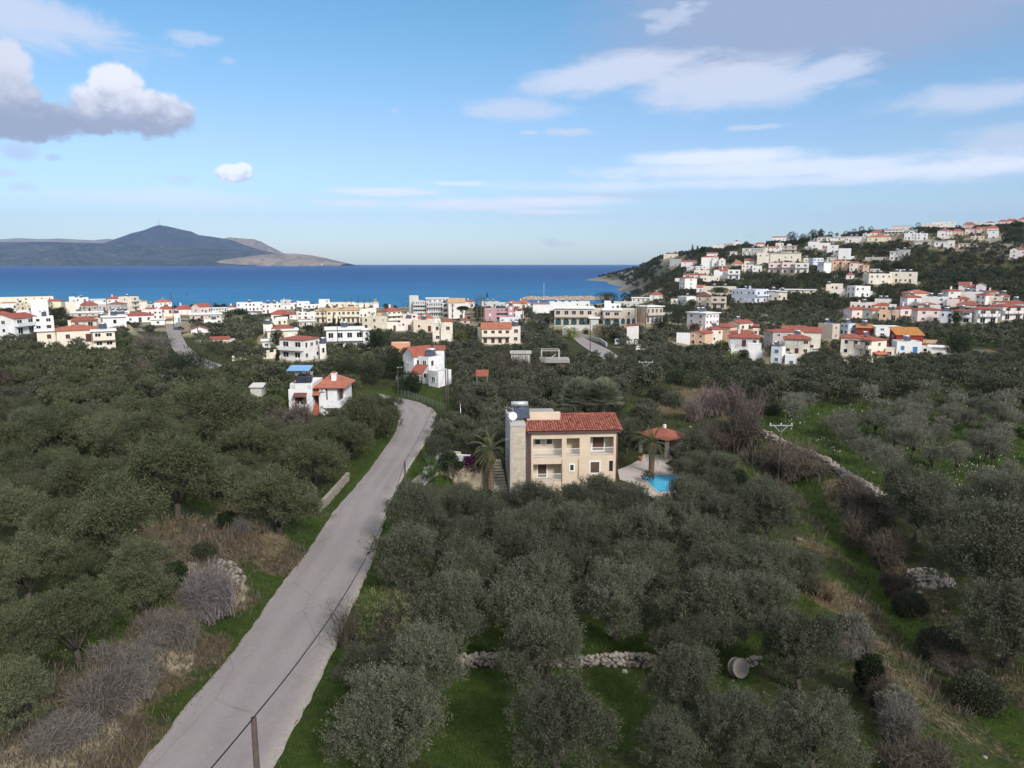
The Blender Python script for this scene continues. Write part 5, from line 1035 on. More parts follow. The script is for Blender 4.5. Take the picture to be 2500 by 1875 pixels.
# ---- the beige villa: facade with real loggias
VY = 90.0
def VP(x, y, Y=VY): return atY(1200+x/4.254, 960+y/4.254, Y)
o0 = VP(405, 0); W = 11.3
villa = empty('villa', (float(o0[0]), VY, VZ), R(4), 'beige three storey villa with red barrel tile roof, loggias and stone clad stair tower', 'villa')
def vx(x): return (x-405)/905*W
def vz(y): return float(VP(700, y)[2])-VZ
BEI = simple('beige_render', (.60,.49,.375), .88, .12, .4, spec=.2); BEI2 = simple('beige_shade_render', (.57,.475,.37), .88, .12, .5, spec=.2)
D = 9.2; ze = vz(402); holes = [(435,732,478,672),(780,916,475,662),(1025,1270,465,658),(437,730,740,920),(1228,1268,718,830)]
def holed(m, x0, x1, z0, z1, hs, y0, y1):
    xs = sorted({x0, x1, *[h for q in hs for h in q[:2]]}); zs = sorted({z0, z1, *[h for q in hs for h in q[2:]]})
    for a, b in zip(zs[:-1], zs[1:]):
        run = None
        for c, d in zip(xs[:-1], xs[1:]):
            solid = not any(h[0] <= (c+d)/2 <= h[1] and h[2] <= (a+b)/2 <= h[3] for h in hs)
            if solid: run = [c, d] if run is None else [run[0], d]
            if (not solid or d == xs[-1]) and run: m.box(run[0], run[1], y0, y1, a, b); run = None
HB = [(vx(a), vx(b), vz(d), vz(c)) for a, b, c, d in holes]
m = MB(); holed(m, 0, W, -1.2, ze, HB, 0, .25)
m.box(.0, .25, .25, D, -1.2, ze); m.box(W-.25, W, .25, D, -1.2, ze); m.box(.25, W-.25, D-.25, D, -1.2, ze); m.build('wall', BEI, villa)
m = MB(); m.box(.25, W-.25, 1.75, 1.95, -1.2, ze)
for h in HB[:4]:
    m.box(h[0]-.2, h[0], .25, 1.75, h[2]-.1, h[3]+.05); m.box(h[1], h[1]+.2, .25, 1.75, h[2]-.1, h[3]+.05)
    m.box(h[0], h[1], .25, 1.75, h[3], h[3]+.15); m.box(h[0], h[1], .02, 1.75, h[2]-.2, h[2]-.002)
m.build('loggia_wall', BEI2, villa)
def vwin(x0, x1, y0, y1, d, shut, sill=True):
    f = MB(); a0, a1, z0, z1 = vx(x0), vx(x1), vz(y1), vz(y0); t = .17
    f.box(a0-t, a0, d-.05, d+.05, z0-t, z1+t); f.box(a1, a1+t, d-.05, d+.05, z0-t, z1+t); f.box(a0, a1, d-.05, d+.05, z1, z1+t); f.box(a0, a1, d-.07, d+.05, z0-t, z0)
    o = f.build('window', TRIM, villa)
    if shut == 'g':
        k = MB(); k.box(a0, a1, d-.02, d+.06, z0, z1, 0); k.box(a0+.13, (a0+a1)/2-.05, d-.03, d-.02, z0+.12, z1-.12, 1); k.box((a0+a1)/2+.05, a1-.13, d-.03, d-.02, z0+.12, z1-.12, 1); k.build('pane', [simple('black_frame', (.02,.02,.02), .4), simple('curtain_glass', (.10,.12,.12), .15, .3, 1, spec=.6)], o)
    else:
        k = MB(); n = int((z1-z0)/.09)
        for i in range(n): zz = z0+(z1-z0)*i/n; k.add([(a0,d-.01,zz),(a1,d-.01,zz),(a1,d-.035,zz+.075),(a0,d-.035,zz+.075),(a0,d+.05,zz),(a1,d+.05,zz),(a1,d+.05,zz+.09),(a0,d+.05,zz+.09)], [(0,1,2,3),(3,2,6,7),(0,4,5,1)])
        k.build('shutter', simple('brown_shutter', (.085,.04,.03), .55, .1), o)
vwin(468, 523, 490, 566, 1.75, 'g'); vwin(590, 645, 486, 566, 1.75, 'g'); vwin(1075, 1195, 472, 640, 1.75, 's'); vwin(500, 590, 748, 915, 1.75, 's')
vwin(820, 856, 752, 808, 0, 'g'); vwin(1032, 1124, 726, 838, 0, 's'); vwin(792, 850, 984, 1028, 0, 'g'); vwin(1240, 1262, 735, 820, 1.2, 'g')
for (x0, x1, yt_, yb_) in ((437,731,583,670),(781,915,583,660),(1027,1268,575,656),(439,729,842,918)):
    m = MB(); a0, a1, z0, z1 = vx(x0), vx(x1), vz(yb_), vz(yt_); m.box(a0, a1, .06, .12, z1-.06, z1); m.box(a0, a1, .06, .12, z0+.1, z0+.15)
    n = int((a1-a0)/.125)
    for i in range(n+1): x = a0+(a1-a0)*i/n; m.box(x-.014, x+.014, .075, .105, z0, z1-.06)
    m.build('balcony_railing', TRIM, villa)
m = MB()
for x in (.06, W-.06): m = MB(); m.tube([(x, -.1, -1), (x, -.1, ze-.15)], .06, 8); m.build('drainpipe', simple('brown_pipe', (.13,.05,.045), .5, .1), villa)
pass
m = MB()
for x, y0, y1 in ((735,695,1000),(906,690,905)): q = vx(x); m.tube([(q, -.06, vz(y1)), (q, -.06, vz(y0)), (q+.25, -.06, vz(y0-12))], .04, 6)
m.build('wall_pipe', BEI2, villa)
m = MB(); m.box(-.35, W+.35, -.42, -.30, ze-.16, ze+.0); m.box(-.3, W+.3, -.30, D+.3, ze, ze+.10); m.build('eave', simple('eave_wood', (.10,.06,.06), .7, .15), villa)
# barrel tiles
def barrel(x0, x1, yA, yB, zA, zB, pitch=.31, row=.40, mi=0):
    """corrugated field of tiles from eave (yA, zA) to ridge (yB, zB)"""
    n = int((x1-x0)/pitch); sl_ = math.hypot(yB-yA, zB-zA); rows = int(sl_/row); per = 6; V = []; T = []; ny_, nz_ = -(zB-zA)/sl_, (yB-yA)/sl_
    if yB < yA: ny_, nz_ = (zB-zA)/sl_*-1, abs((yB-yA)/sl_)
    rng = np.random.default_rng(3); xs = [x0+(x1-x0)*i/(n*per) for i in range(n*per+1)]
    hx = [abs(math.sin(math.pi*i/per))**.8*.125 for i in range(n*per+1)]
    for r_ in range(rows):
        t0, t1 = r_/rows, (r_+1)/rows; jit = rng.normal(0, .008, n+1); tn = rng.random(n+1)
        for i in range(n*per):
            col_ = i//per
            for (j, tt, lift) in ((i, t0, .035), (i+1, t0, .035), (i+1, t1, 0), (i, t1, 0)):
                h = hx[j]+lift+jit[col_]; V.append((xs[j], yA+(yB-yA)*tt+ny_*h, zA+(zB-zA)*tt+nz_*h))
            k_ = i % per; T.append(tn[col_]*(.12 if k_ in (0, per-1) else (1.0 if k_ in (2, 3) else .7)))
    return V, T
yr = 4.6; zr = ze+1.28; xb1 = vx(742)
V1_, T1_ = barrel(-.4, W+.45, -.48, yr, ze+.12, zr); V2_, T2_ = barrel(-.4, W+.45, D+.45, yr, ze+.12, zr)
def vtile():
    m, t, b = newmat('barrel_tile'); at = t.nodes.new('ShaderNodeAttribute'); at.attribute_name = 'tint'
    n1 = nz(t, .9, 5, .7); n2 = nz(t, 7, 4, .6)
    c = ramp(t, tmix(t, .22, at.outputs['Fac'], n2), [(.12, (.20,.062,.045)), (.34, (.35,.112,.08)), (.6, (.42,.15,.105)), (.85, (.50,.21,.15))])
    c = tmix(t, ramp(t, n1, [(.5, (0,0,0)), (.75, (.6,.6,.6))]), c, (.24,.12,.08)); t.links.new(c, b.inputs['Base Color']); b.inputs['Roughness'].default_value = .9; b.inputs['Specular IOR Level'].default_value = .15; return m
VT = vtile(); rf = link(bpy.data.objects.new('roof', quadmesh('roof', np.array(V1_+V2_), T1_+T2_, [VT])), villa)
m = MB(); m.tube([(-.4, yr, zr+.02), (W+.45, yr, zr+.02)], .15, 8)
for x in (-.42, W+.47): m.tube([(x, -.5, ze+.15), (x, yr, zr+.05), (x, D+.45, ze+.15)], .13, 8)
m.add([(-.3,-.3,ze+.1),(-.3,D+.3,ze+.1),(-.3,yr,zr-.05),(W+.3,-.3,ze+.1),(W+.3,D+.3,ze+.1),(W+.3,yr,zr-.05)], [(1,0,2),(3,4,5)]); m.build('ridge_tiles', VT, rf)
m = MB(); yp = 2.7; zt2 = vz(200)-.55; m.box(-.25, xb1, yp, yp+.25, ze, zt2); m.box(-.25, 0, yp+.25, D, ze, zt2-.25); m.box(xb1-.25, xb1, yp+.25, yr+.3, ze, zt2-.35); m.build('parapet', BEI, villa); m = MB(); m.box(0, xb1-.25, yp+.25, D, ze, zt2-.8); m.build('terrace_slab', CONC, villa)
def masonry(name, c1, c2, mortar, sx_=1.6):
    m, t, b = newmat(name); tc_ = t.nodes.new('ShaderNodeTexCoord'); mp = t.nodes.new('ShaderNodeMapping'); mp.inputs['Rotation'].default_value = (math.pi/2, 0, 0); t.links.new(tc_.outputs['Object'], mp.inputs[0])
    br = t.nodes.new('ShaderNodeTexBrick'); br.inputs['Scale'].default_value = sx_; br.inputs['Color1'].default_value = (*c1, 1); br.inputs['Color2'].default_value = (*c2, 1); br.inputs['Mortar'].default_value = (*mortar, 1)
    br.inputs['Mortar Size'].default_value = .012; br.inputs['Bias'].default_value = .1; br.inputs['Row Height'].default_value = .36; br.inputs['Brick Width'].default_value = .75; t.links.new(mp.outputs[0], br.inputs['Vector'])
    n2 = nz(t, 2.6, 6, .7); t.links.new(tmix(t, .6, br.outputs[0], ramp(t, n2, [(.3, tuple(q*.62 for q in c1)), (.7, c2)])), b.inputs['Base Color']); b.inputs['Roughness'].default_value = .95; b.inputs['Specular IOR Level'].default_value = .1
    bump(t, b, tmix(t, .5, br.outputs[1], n2), .6, .06); return m
STONE = masonry('limestone_cladding', (.46,.39,.31), (.58,.52,.44), (.36,.31,.25))
zt3 = vz(322); m = MB(); m.box(vx(205), vx(352), -.55, D-1.5, -1.2, zt3-.12); m.build('stone_tower', STONE, villa)
m = MB(); m.box(vx(205)-.12, vx(205)-.003, -.5, D, -1.2, zt3+.15); m.box(vx(352), -.003, 1.0, D, -1.2, ze+.4); m.box(vx(205)-.12, vx(352)+.05, -.62, D-1.4, zt3-.118, zt3+.06); m.build('tower_wall', simple('grey_render', (.42,.40,.385), .9, .08, .7), villa)
solar(villa, vx(315), 2.6, zt3+.05, (0,0,0), 0, 1.3); dish(villa, vx(228), .5, zt3+.95, (0,0,0), 0, .55)
m = MB(); m.bar((vx(235), 1.5, zt3), (vx(235), 1.5, zt3+2.0), .05); m.bar((vx(145), 1.5, zt3+2.0), (vx(240), 1.5, zt3+1.7), .04); m.build('antenna', STEEL, villa)
m = MB(); q = vx(205)-.12; m.box(q-.35, q, 1.2, 1.3, zt3-2.2, zt3-2.1); m.lathe([(.06,-.2),(.13,-.15),(.13,0),(.02,.05)], 10, 0, (q-.4, 1.25, zt3-2.2)); m.build('wall_lamp', TRIM, villa)
FOOT.append((7.4, 95, 8.6, 6.5, R(4)))
# ---- pool terrace
def onz(px, py, z):
    d = ray(px, py); t = (z-CAMZ)/d[2]; return np.array([d[0]*t, d[1]*t, z])
def V3(x, y, z=VZ): return onz(1200+x/4.254, 960+y/4.254, z)
pave = masonry('crazy_paving', (.40,.36,.32), (.50,.46,.42), (.30,.27,.24), .9)
def paving():
    m, t, b = newmat('crazy_paving'); g = t.nodes.new('ShaderNodeNewGeometry'); vo = t.nodes.new('ShaderNodeTexVoronoi'); vo.feature = 'DISTANCE_TO_EDGE'; vo.inputs['Scale'].default_value = 1.5; t.links.new(g.outputs['Position'], vo.inputs['Vector'])
    v2 = t.nodes.new('ShaderNodeTexVoronoi'); v2.inputs['Scale'].default_value = 1.5; t.links.new(g.outputs['Position'], v2.inputs['Vector'])
    n2 = nz(t, 3, 5, .7, g.outputs['Position']); c = tmix(t, .45, tmix(t, .07, (.42,.37,.33), v2.outputs['Color']), ramp(t, n2, [(.3, (.33,.29,.25)), (.7, (.52,.47,.42))]))
    c = tmix(t, ramp(t, vo.outputs[0], [(.02, (1,1,1)), (.06, (0,0,0))]), c, (.30,.265,.235)); t.links.new(c, b.inputs['Base Color']); b.inputs['Roughness'].default_value = .85; return m
pp = [V3(*q) for q in [(1310,800),(1380,775),(1460,738),(1540,690),(1580,640),(1860,640),(1885,685),(1795,735),(1880,778),(1985,830),(2090,905),(2060,1010),(1900,1080),(1700,1110),(1560,1020),(1450,940),(1330,900)]]
m = MB(); m.prism([(p[0], p[1]) for p in pp][::-1], VZ-.3, VZ+.09); tag(m.build('patio', paving()), 'pale crazy paved terrace round the swimming pool', kind='structure')
pool_c = [V3(*q) for q in [(1555,862),(1880,853),(1935,888),(1905,1010),(1760,1040),(1700,1012)]]
cx_, cy_ = np.mean([p[0] for p in pool_c]), np.mean([p[1] for p in pool_c])
pool = empty('swimming_pool', (cx_, cy_, VZ), 0, 'turquoise swimming pool with angled end beside the villa', 'swimming pool')
m = MB(); n = len(pool_c); inn = [np.array([p[0]-cx_, p[1]-cy_]) for p in pool_c]; outr = [p*(1+.35/np.linalg.norm(p)) for p in inn]
m.add([(*p, .16) for p in inn]+[(*p, .16) for p in outr]+[(*p, .05) for p in inn]+[(*p, .05) for p in outr], [(i, (i+1) % n, n+(i+1) % n, n+i)[::-1] for i in range(n)]+[(i, (i+1) % n, 2*n+(i+1) % n, 2*n+i) for i in range(n)]+[(n+i, n+(i+1) % n, 3*n+(i+1) % n, 3*n+i)[::-1] for i in range(n)])
m.build('coping', simple('pool_coping', (.46,.38,.32), .8, .12), pool)
def water():
    m, t, b = newmat('pool_water'); n1 = nz(t, 1.5, 3, .5); t.links.new(ramp(t, n1, [(.3, (.02,.30,.50)), (.7, (.04,.38,.58))]), b.inputs['Base Color']); b.inputs['Roughness'].default_value = .12; bump(t, b, nz(t, 4, 3, .5), .15, .05); return m
m = MB(); m.add([(*p, .11) for p in inn], [tuple(range(n))]); m.build('water', water(), pool)
POOL = (cx_, cy_)
# pool pavilion
pv = house('pavilion', 'open pool pavilion with red tile hip roof on stone pillars', 'pavilion', [(None, 1556, 1630, 1681, 1074, 1118, 1, 'k', 'hip', 1046, dict(win=False, Y=109.5, name='back_wall', deep=0))])
wl_ = [c for c in pv.children if c.name.startswith('back_wall')][0]; WLp = max(v.co.y for v in wl_.data.vertices); WRp = max(v.co.x for v in wl_.data.vertices); rzp = wl_.rotation_euler.z; offp = tuple(wl_.location); hp = -min(v.co.z for v in wl_.data.vertices)
bpy.data.objects.remove(wl_); m = MB(); m.box(WRp-.3, WRp-.02, 0, WLp, -hp, -.1); m.box(WRp*.55, WRp-.3, WLp-.3, WLp, -hp, -.1); m.build('back_wall', wallm('k'), pv, offp, rzp)
m = MB()
for x, y in ((.1,.1),(.1,WLp-.6),(.1,WLp*.5)): m.box(x, x+.5, y, y+.5, -hp, -.02)
m.build('pillar', STONE, pv, offp, rzp); m = MB(); m.box(WRp*.7, WRp*.7+.4, WLp*.6, WLp*.6+.4, .1, 1.25); m.build('chimney', TRIM, pv, offp, rzp)
# grey driveway walls, steps, garden walls left of the villa
def NP(x, y, Y=None):
    px, py = 1000+x/7.373, 1080+y/7.373
    return hit(px, py) if Y is None else atY(px, py, Y)
def wallrun(pts, h, th, mat, name, label, cat='wall', cap=None, dz=-.4):
    c = pts[0]; m = MB(); root = None
    for a, b in zip(pts[:-1], pts[1:]):
        a = np.asarray(a, float); b = np.asarray(b, float); d = b-a; d[2] = 0; d /= np.linalg.norm(d); nrm = np.array([-d[1], d[0], 0])*th/2
        za, zb_ = a[2], b[2]
        vs = [a-nrm, b-nrm, b+nrm, a+nrm]; lo = [(*v[:2], z+dz) for v, z in zip(vs, (za, zb_, zb_, za))]; hi_ = [(*v[:2], z+h) for v, z in zip(vs, (za, zb_, zb_, za))]
        m.add([np.array(v)-np.array([c[0], c[1], c[2]]) for v in lo+hi_], [(0,3,2,1),(4,5,6,7),(0,1,5,4),(1,2,6,5),(2,3,7,6),(3,0,4,7)])
    o = m.build(name, mat, None, tuple(map(float, c))); return tag(o, label, cat)
RUB = masonry('rubble_masonry', (.36,.29,.21), (.48,.41,.31), (.30,.25,.19), 2.2)
g0 = NP(560, 635, 94); g0[2] = VZ; g1 = NP(1400, 635, 94); g1[2] = VZ
wallrun([g0, g1], float(NP(800, 352, 94)[2]-VZ), .5, RUB, 'retaining_wall', 'warm rubble retaining wall under the trailing plants left of the villa')
h0 = NP(470, 225, 98.5); h1 = NP(1100, 262, 97)
wallrun([h0, h1], .25, .5, TRIM, 'garden_wall', 'low white topped garden wall above the rubble retaining wall', dz=-2.2)
h0 = NP(560, 150, 101); h1 = NP(920, 190, 100.5)
wallrun([h0, h1], .1, .5, STONE, 'garden_wall', 'short pale stone wall uppermost beside the driveway', dz=-2.0)
h0 = NP(545, 20, 104); h1 = NP(590, 130, 101)
wallrun([h0, h1], .1, .6, STONE, 'gate_pillar', 'pale stone pillar wall at the driveway entrance', 'pillar', dz=-1.8)
st_ = MB(); a = NP(1680, 735, 91); a[2] = VZ+.1
for i in range(13): st_.box(-1.1, 1.1, i*.62, 9.0, -.4 if i == 0 else i*.235-.02, (i+1)*.235)
so_ = st_.build('stone_steps', STONE, None, (float(a[0])-.2, 90.2, VZ), R(9)); tag(so_, 'flight of pale stone steps climbing beside the villa tower', 'steps')
FOOT.append((float(a[0])-.4, 95, 2.0, 6, 0)); FOOT.append((-3.6, 93.5, 6.0, 8.5, 0))
h0 = hit(1752, 1247); h1 = hit(1806, 1240); wallrun([h0, h1], 1.5, .35, simple('grey_block', (.30,.275,.25), .9, .15), 'garden_wall', 'grey plastered wall end between olive crowns right of the pool')
# roadside wall, left
pl_ = plat([(782,1250),(815,1212),(850,1172)]); wallrun(list(pl_), 1.0, .4, simple('roadside_wall', (.30,.26,.21), .9, .15), 'roadside_wall', 'low beige wall along the left road verge')
# lane wall by the hotel
pl_ = plat([(1407,822),(1440,828),(1465,835),(1481,846)]); wallrun(list(pl_), 1.2, .4, wallm('g'), 'lane_wall', 'grey parapet wall along the lane below the arcaded hotel')
pl_ = plat([(1373,812),(1400,806),(1445,806)]); wallrun(list(pl_), 1.9, .4, wallm('v'), 'garden_wall', 'tall white garden wall under the arcaded hotel')
# balustrade garden wall
pl_ = [atY(420+760/5.0273, 680+985/5.0273, 181), atY(420+860/5.0273, 680+955/5.0273, 184), atY(420+1270/5.0273, 680+905/5.0273, 189)]
bw = wallrun(pl_, .1, .35, wallm('c'), 'balustrade_wall', 'cream balustrade wall with square pillars below the pale pink villa', dz=-2.6)
m = MB()
for i in range(7): p = resample(np.array(pl_), 7)[i]-np.array(pl_[0]); m.box(p[0]-.35, p[0]+.35, p[1]-.35, p[1]+.35, p[2]-2.4, p[2]+.75)
m.build('pillar', wallm('c'), bw)
pl_ = [hit(2060, 888), hit(2130, 885)]; wallrun(pl_, 1.3, .4, wallm('k'), 'garden_wall', 'beige plot wall below the cream villa with the red awning')
tag(wallrun([hit(1998, 858), hit(2030, 858)], 1.5, .15, simple('orange_fence', (.36,.15,.05), .7, .1), 'fence', 'orange wooden fence by the white car', 'fence'))
# ---- dry stone walls and rubble
STN = simple('fieldstone', (.255,.225,.195), .95, .32, 2.2, bmp=.4)
ICO = None
def stone(m, c, r, rng, sq=(1, .9, .75)):
    global ICO
    if ICO is None:
        t = (1+5**.5)/2; v = np.array([(-1,t,0),(1,t,0),(-1,-t,0),(1,-t,0),(0,-1,t),(0,1,t),(0,-1,-t),(0,1,-t),(t,0,-1),(t,0,1),(-t,0,-1),(-t,0,1)])/1.9
        ICO = (v, [(0,11,5),(0,5,1),(0,1,7),(0,7,10),(0,10,11),(1,5,9),(5,11,4),(11,10,2),(10,7,6),(7,1,8),(3,9,4),(3,4,2),(3,2,6),(3,6,8),(3,8,9),(4,9,5),(2,4,11),(6,2,10),(8,6,7),(9,8,1)])
    a = rng.random()*6.28; ca, sa = math.cos(a), math.sin(a); v = ICO[0]*(1+rng.uniform(-.22, .22, (12, 1)))*np.array(sq)*r
    v = np.stack([v[:, 0]*ca-v[:, 1]*sa, v[:, 0]*sa+v[:, 1]*ca, v[:, 2]], -1)+c; m.add(v, ICO[1])
def drywall(pts, h, th, size, label, name='dry_stone_wall', seed=1, dens=1.0, mat=None):
    rng = np.random.default_rng(seed); pl = resample(pts, 200); Lg = np.linalg.norm(np.diff(pl, axis=0), axis=1).sum(); c = pl[0].copy(); m = MB()
    n = int(Lg*h*th/size**3*.85*dens)
    for _ in range(n):
        i = rng.integers(0, 199); f = rng.random(); p = pl[i]*(1-f)+pl[i+1]*f; d = pl[i+1]-pl[i]; nn = np.array([-d[1], d[0], 0])/(np.hypot(d[0], d[1])+1e-9)
        hh = h*(.75+.5*(vnoise(np.array([p[0]]), np.array([p[1]]), 1.7, seed)[0]+.3)); z = rng.random()*hh; w_ = th*(1-.45*z/h)
        q = p+nn*(rng.random()-.5)*w_; q[2] = H(q[0], q[1])+z; stone(m, q-c, size*rng.uniform(.5, .95), rng)
    return tag(m.build(name, mat or STN, None, tuple(map(float, c))), label, 'wall')
drywall(plat([(985,1622),(1080,1625),(1200,1627),(1330,1625),(1450,1622),(1590,1625),(1680,1632)]), .95, .7, .21, 'tumbled dry stone wall crossing the grass under the near olives', seed=2)
drywall(plat([(1812,1625),(1860,1620)]), .55, .6, .24, 'short stub of dry stone wall behind the wooden cable drum', seed=3)
drywall(plat([(1858,1060),(1905,1082),(1940,1098),(1975,1113),(2010,1127),(2068,1165),(2113,1191),(2178,1236)]), .8, 1.3, .36, 'long pale dry stone wall bordering the silver olive field', seed=4)
def heap(px, py, rx, ry, h, size, n, label, seed, name='stone_heap'):
    rng = np.random.default_rng(seed); c = hit(px, py); m = MB()
    for _ in range(n):
        a = rng.random()*6.28; r_ = math.sqrt(rng.random()); x, y = c[0]+rx*r_*math.cos(a), c[1]+ry*r_*math.sin(a); z = H(x, y)+h*(1-r_)*rng.random()
        stone(m, np.array([x, y, z])-c, size*rng.uniform(.4, 1.1), rng)
    return tag(m.build(name, STN, None, tuple(map(float, c))), label, 'stone heap')
heap(2268, 1415, 1.6, 2.6, .9, .32, 260, 'heap of loose field stones on the slope right of the grassy track', 5)
heap(1238, 1235, .8, 1, .6, .3, 40, 'small white stone heap at the foot of the villa tower', 6)
heap(440, 1395, .9, 2.0, .7, .26, 70, 'pile of pale stones behind the purple grey bush on the left slope', 7)
heap(95, 1200, 2, 2, .5, .3, 90, 'stony bare patch on the left slope', 8)
heap(325, 1025, 1.6, 2.2, .6, .3, 90, 'pale rocks in the clearing of the left grove', 9)
heap(560, 1395, 1.2, 1.6, .4, .26, 60, 'scattered pale rocks on the dry grass bank by the road', 10)
heap(1725, 975, 1.2, 1.2, 1.4, .6, 14, 'single white boulder pile among the brown brush', 11)
# ---- cable drum lying against the wall
dp = hit(1801, 1652); cd = empty('cable_drum', tuple(map(float, dp+np.array([0, 0, .62]))), R(15), 'weathered wooden cable drum leaning by the stone wall', 'cable drum'); cd.rotation_euler = (R(68), R(8), R(20))
WG = simple('grey_wood', (.25,.22,.20), .9, .22, 4)
for z, nm in ((-.24, 'flange'), (.24, 'flange')):
    m = MB(); m.lathe([(.08, z-.04), (.6, z-.04), (.62, z), (.6, z+.04), (.08, z+.04)], 26, smooth=False)
    if z > 0:
        for i in range(7): x = -.48+i*.16; l = math.sqrt(max(.05, .57**2-x*x)); m.box(x-.07, x+.07, -l, l, z+.041, z+.055)
    m.build(nm, WG, cd)
m = MB(); m.lathe([(.02, -.2), (.3, -.2), (.3, .2), (.02, .2)], 16); m.build('core', WG, cd)
# ---- shelters and sheds on the plots
def shelter(px0, px1, pt, pb, mat, label, pitch=.0, Y=None, name='shelter', open_=True):
    Y = hit((px0+px1)/2, pb)[1] if Y is None else Y
    a = atY(px0, pt, Y); b = atY(px1, pt, Y); z0 = min(H(a[0], a[1]), H(b[0], b[1]))-.2; wd = b[0]-a[0]; dpt = max(2.5, wd*.7); c = (a[0], Y, z0); h = a[2]-z0
    r_ = empty(name, tuple(map(float, c)), 0, label, 'shelter'); m = MB(); m.add([(-.2,-.2,h),(wd+.2,-.2,h),(wd+.2,dpt+.2,h+pitch),(-.2,dpt+.2,h+pitch),(-.2,-.2,h-.1),(wd+.2,-.2,h-.1),(wd+.2,dpt+.2,h+pitch-.1),(-.2,dpt+.2,h+pitch-.1)], [(0,1,2,3),(7,6,5,4),(0,4,5,1),(1,5,6,2),(2,6,7,3),(3,7,4,0)]); m.build('roof', mat, r_)
    for x, y in ((.05,.05),(wd-.15,.05),(.05,dpt-.15),(wd-.15,dpt-.15)): m = MB(); m.box(x, x+.1, y, y+.1, 0, h-.1); m.build('post', STEEL, r_)
    if not open_: m = MB(); m.box(.15, wd-.15, .15, dpt-.15, 0, h-.12); m.build('wall', mat, r_)
    FOOT.append((c[0]+wd/2, Y+dpt/2, wd/2+.4, dpt/2+.4, 0)); return r_
shelter(609, 640, 945, 968, simple('white_sheet', (.52,.51,.48), .7, .08), 'small white sheeted shelter left of the blue canopy house', .5, open_=False)
shelter(684, 713, 1018, 1032, simple('grey_sheet', (.30,.30,.30), .7, .12), 'grey flat roofed lean-to below the blue canopy house', .3)
hut = shelter(1163, 1190, 918, 940, TILE['r'], 'little red roofed hut with two pots on its ridge in the grove', 1.0, name='hut', open_=True)
m = MB(); m.lathe([(.14,1.9),(.2,2.1),(.2,2.5),(.12,2.6)], 10, 0, (.5,1.2,.6)); m.build('chimney_pot', TILE['o'], hut)
# steel frame on concrete slab
fy = 172.0; fa = atY(1318, 889, fy); fr = empty('unfinished_building', (float(fa[0]), fy, H(fa[0], fy)-.3), 0, 'unfinished concrete slab with a white steel frame standing on it', 'building'); fb = np.array(fr.location)
a, b = atY(1318, 885, fy)-fb, atY(1391, 878, fy)-fb; m = MB(); m.box(a[0], b[0], 0, 5, a[2]-.1, b[2]); m.build('slab', CONC, fr)
m = MB(); m.box(b[0]-3.2, b[0]-.6, .8, 4.2, -1, a[2]-.1); m.box(a[0]+.5, a[0]+1, .5, 4.5, -1, a[2]-.1); m.build('wall', simple('bare_brick', (.27,.13,.08), .9, .2), fr)
m = MB(); x0, x1 = atY(1329, 0, fy)[0]-fb[0], atY(1376, 0, fy)[0]-fb[0]; zt_ = atY(0, 857, fy)[2]-fb[2]
for x in (x0, x1):
    for y in (.6, 4.4): m.bar((x, y, b[2]), (x, y, zt_), .13)
    m.bar((x, .6, zt_), (x, 4.4, zt_), .13)
for y in (.6, 4.4): m.bar((x0, y, zt_), (x1, y, zt_), .13)
m.bar((x0+2, 1, b[2]+.1), (x0+3.4, 2, b[2]+1.0), .12); m.build('steel_frame', simple('white_steel', (.5,.48,.44), .6, .1), fr)
FOOT.append((float(fa[0])+3.5, fy+2.5, 4, 3.5, 0))
# hotel pool
z_ = float(hit(1316, 794)[2])+.5; p_ = [onz(px, py, z_) for px, py in [(1283,787),(1348,785),(1352,791),(1282,793)]]
hp_ = MB(); hp_.prism([(p[0], p[1]) for p in p_][::-1], z_-.12, z_); tag(hp_.build('swimming_pool', water()), 'long pale blue hotel pool left of the arcaded hotel', 'swimming pool')
# ---- breakwater, sailing boat, cargo ship, masts
bwp = [onz(px, 731, 0) for px in (1287, 1340, 1400, 1450, 1492)]
rng = np.random.default_rng(12); m = MB(); pl = resample(np.array(bwp), 60); c0 = pl[0]
for _ in range(620):
    p = pl[rng.integers(0, 60)]+np.array([rng.normal(0, 2), 0, 0]); dy = rng.normal(0, 4.5); q = p+np.array([0, dy, max(0, 3.0-abs(dy)*.4)*rng.random()]); stone(m, q-c0, rng.uniform(1.0, 2.2), rng)
m.box(0, pl[-1][0]-c0[0], -9, -4, -1, 1.0); tag(m.build('breakwater', simple('breakwater_rock', (.36,.29,.23), .95, .3, .4), None, tuple(c0)), 'rocky harbour breakwater of pale boulders', 'breakwater')
sb = onz(1326, 733, 0); bt = empty('sailing_boat', tuple(sb+np.array([0, -14, 0])), R(80), 'small sailing boat with a tall bare mast at the breakwater', 'boat')
m = MB(); m.add([(-5,-1.2,.9),(-5,1.2,.9),(3,1.6,1.0),(6.5,0,1.3),(3,-1.6,1.0),(-4.6,-.7,-.2),(-4.6,.7,-.2),(3,.8,-.2),(5.6,0,-.2),(3,-.8,-.2)], [(0,4,3,2,1),(0,1,6,5),(1,2,7,6),(2,3,8,7),(3,4,9,8),(4,0,5,9),(5,6,7,8,9)]); m.build('hull', simple('navy_hull', (.06,.07,.10), .4), bt)
m = MB(); m.box(-2.5, 2, -.8, .8, 1.0, 1.6); m.build('cabin', TRIM, bt); m = MB(); m.tube([(.8,0,1.2),(.8,0,18)], [.14,.09], 6); m.tube([(.8,0,2.6),(-4.2,0,2.6)], .09, 6); m.build('mast', TRIM, bt)
sp2 = onz(796, 650.2, 0); shp = empty('cargo_ship', tuple(sp2), 0, 'distant dark cargo ship on the sea below the headland', 'ship'); Ls = 24/FPX*sp2[1]
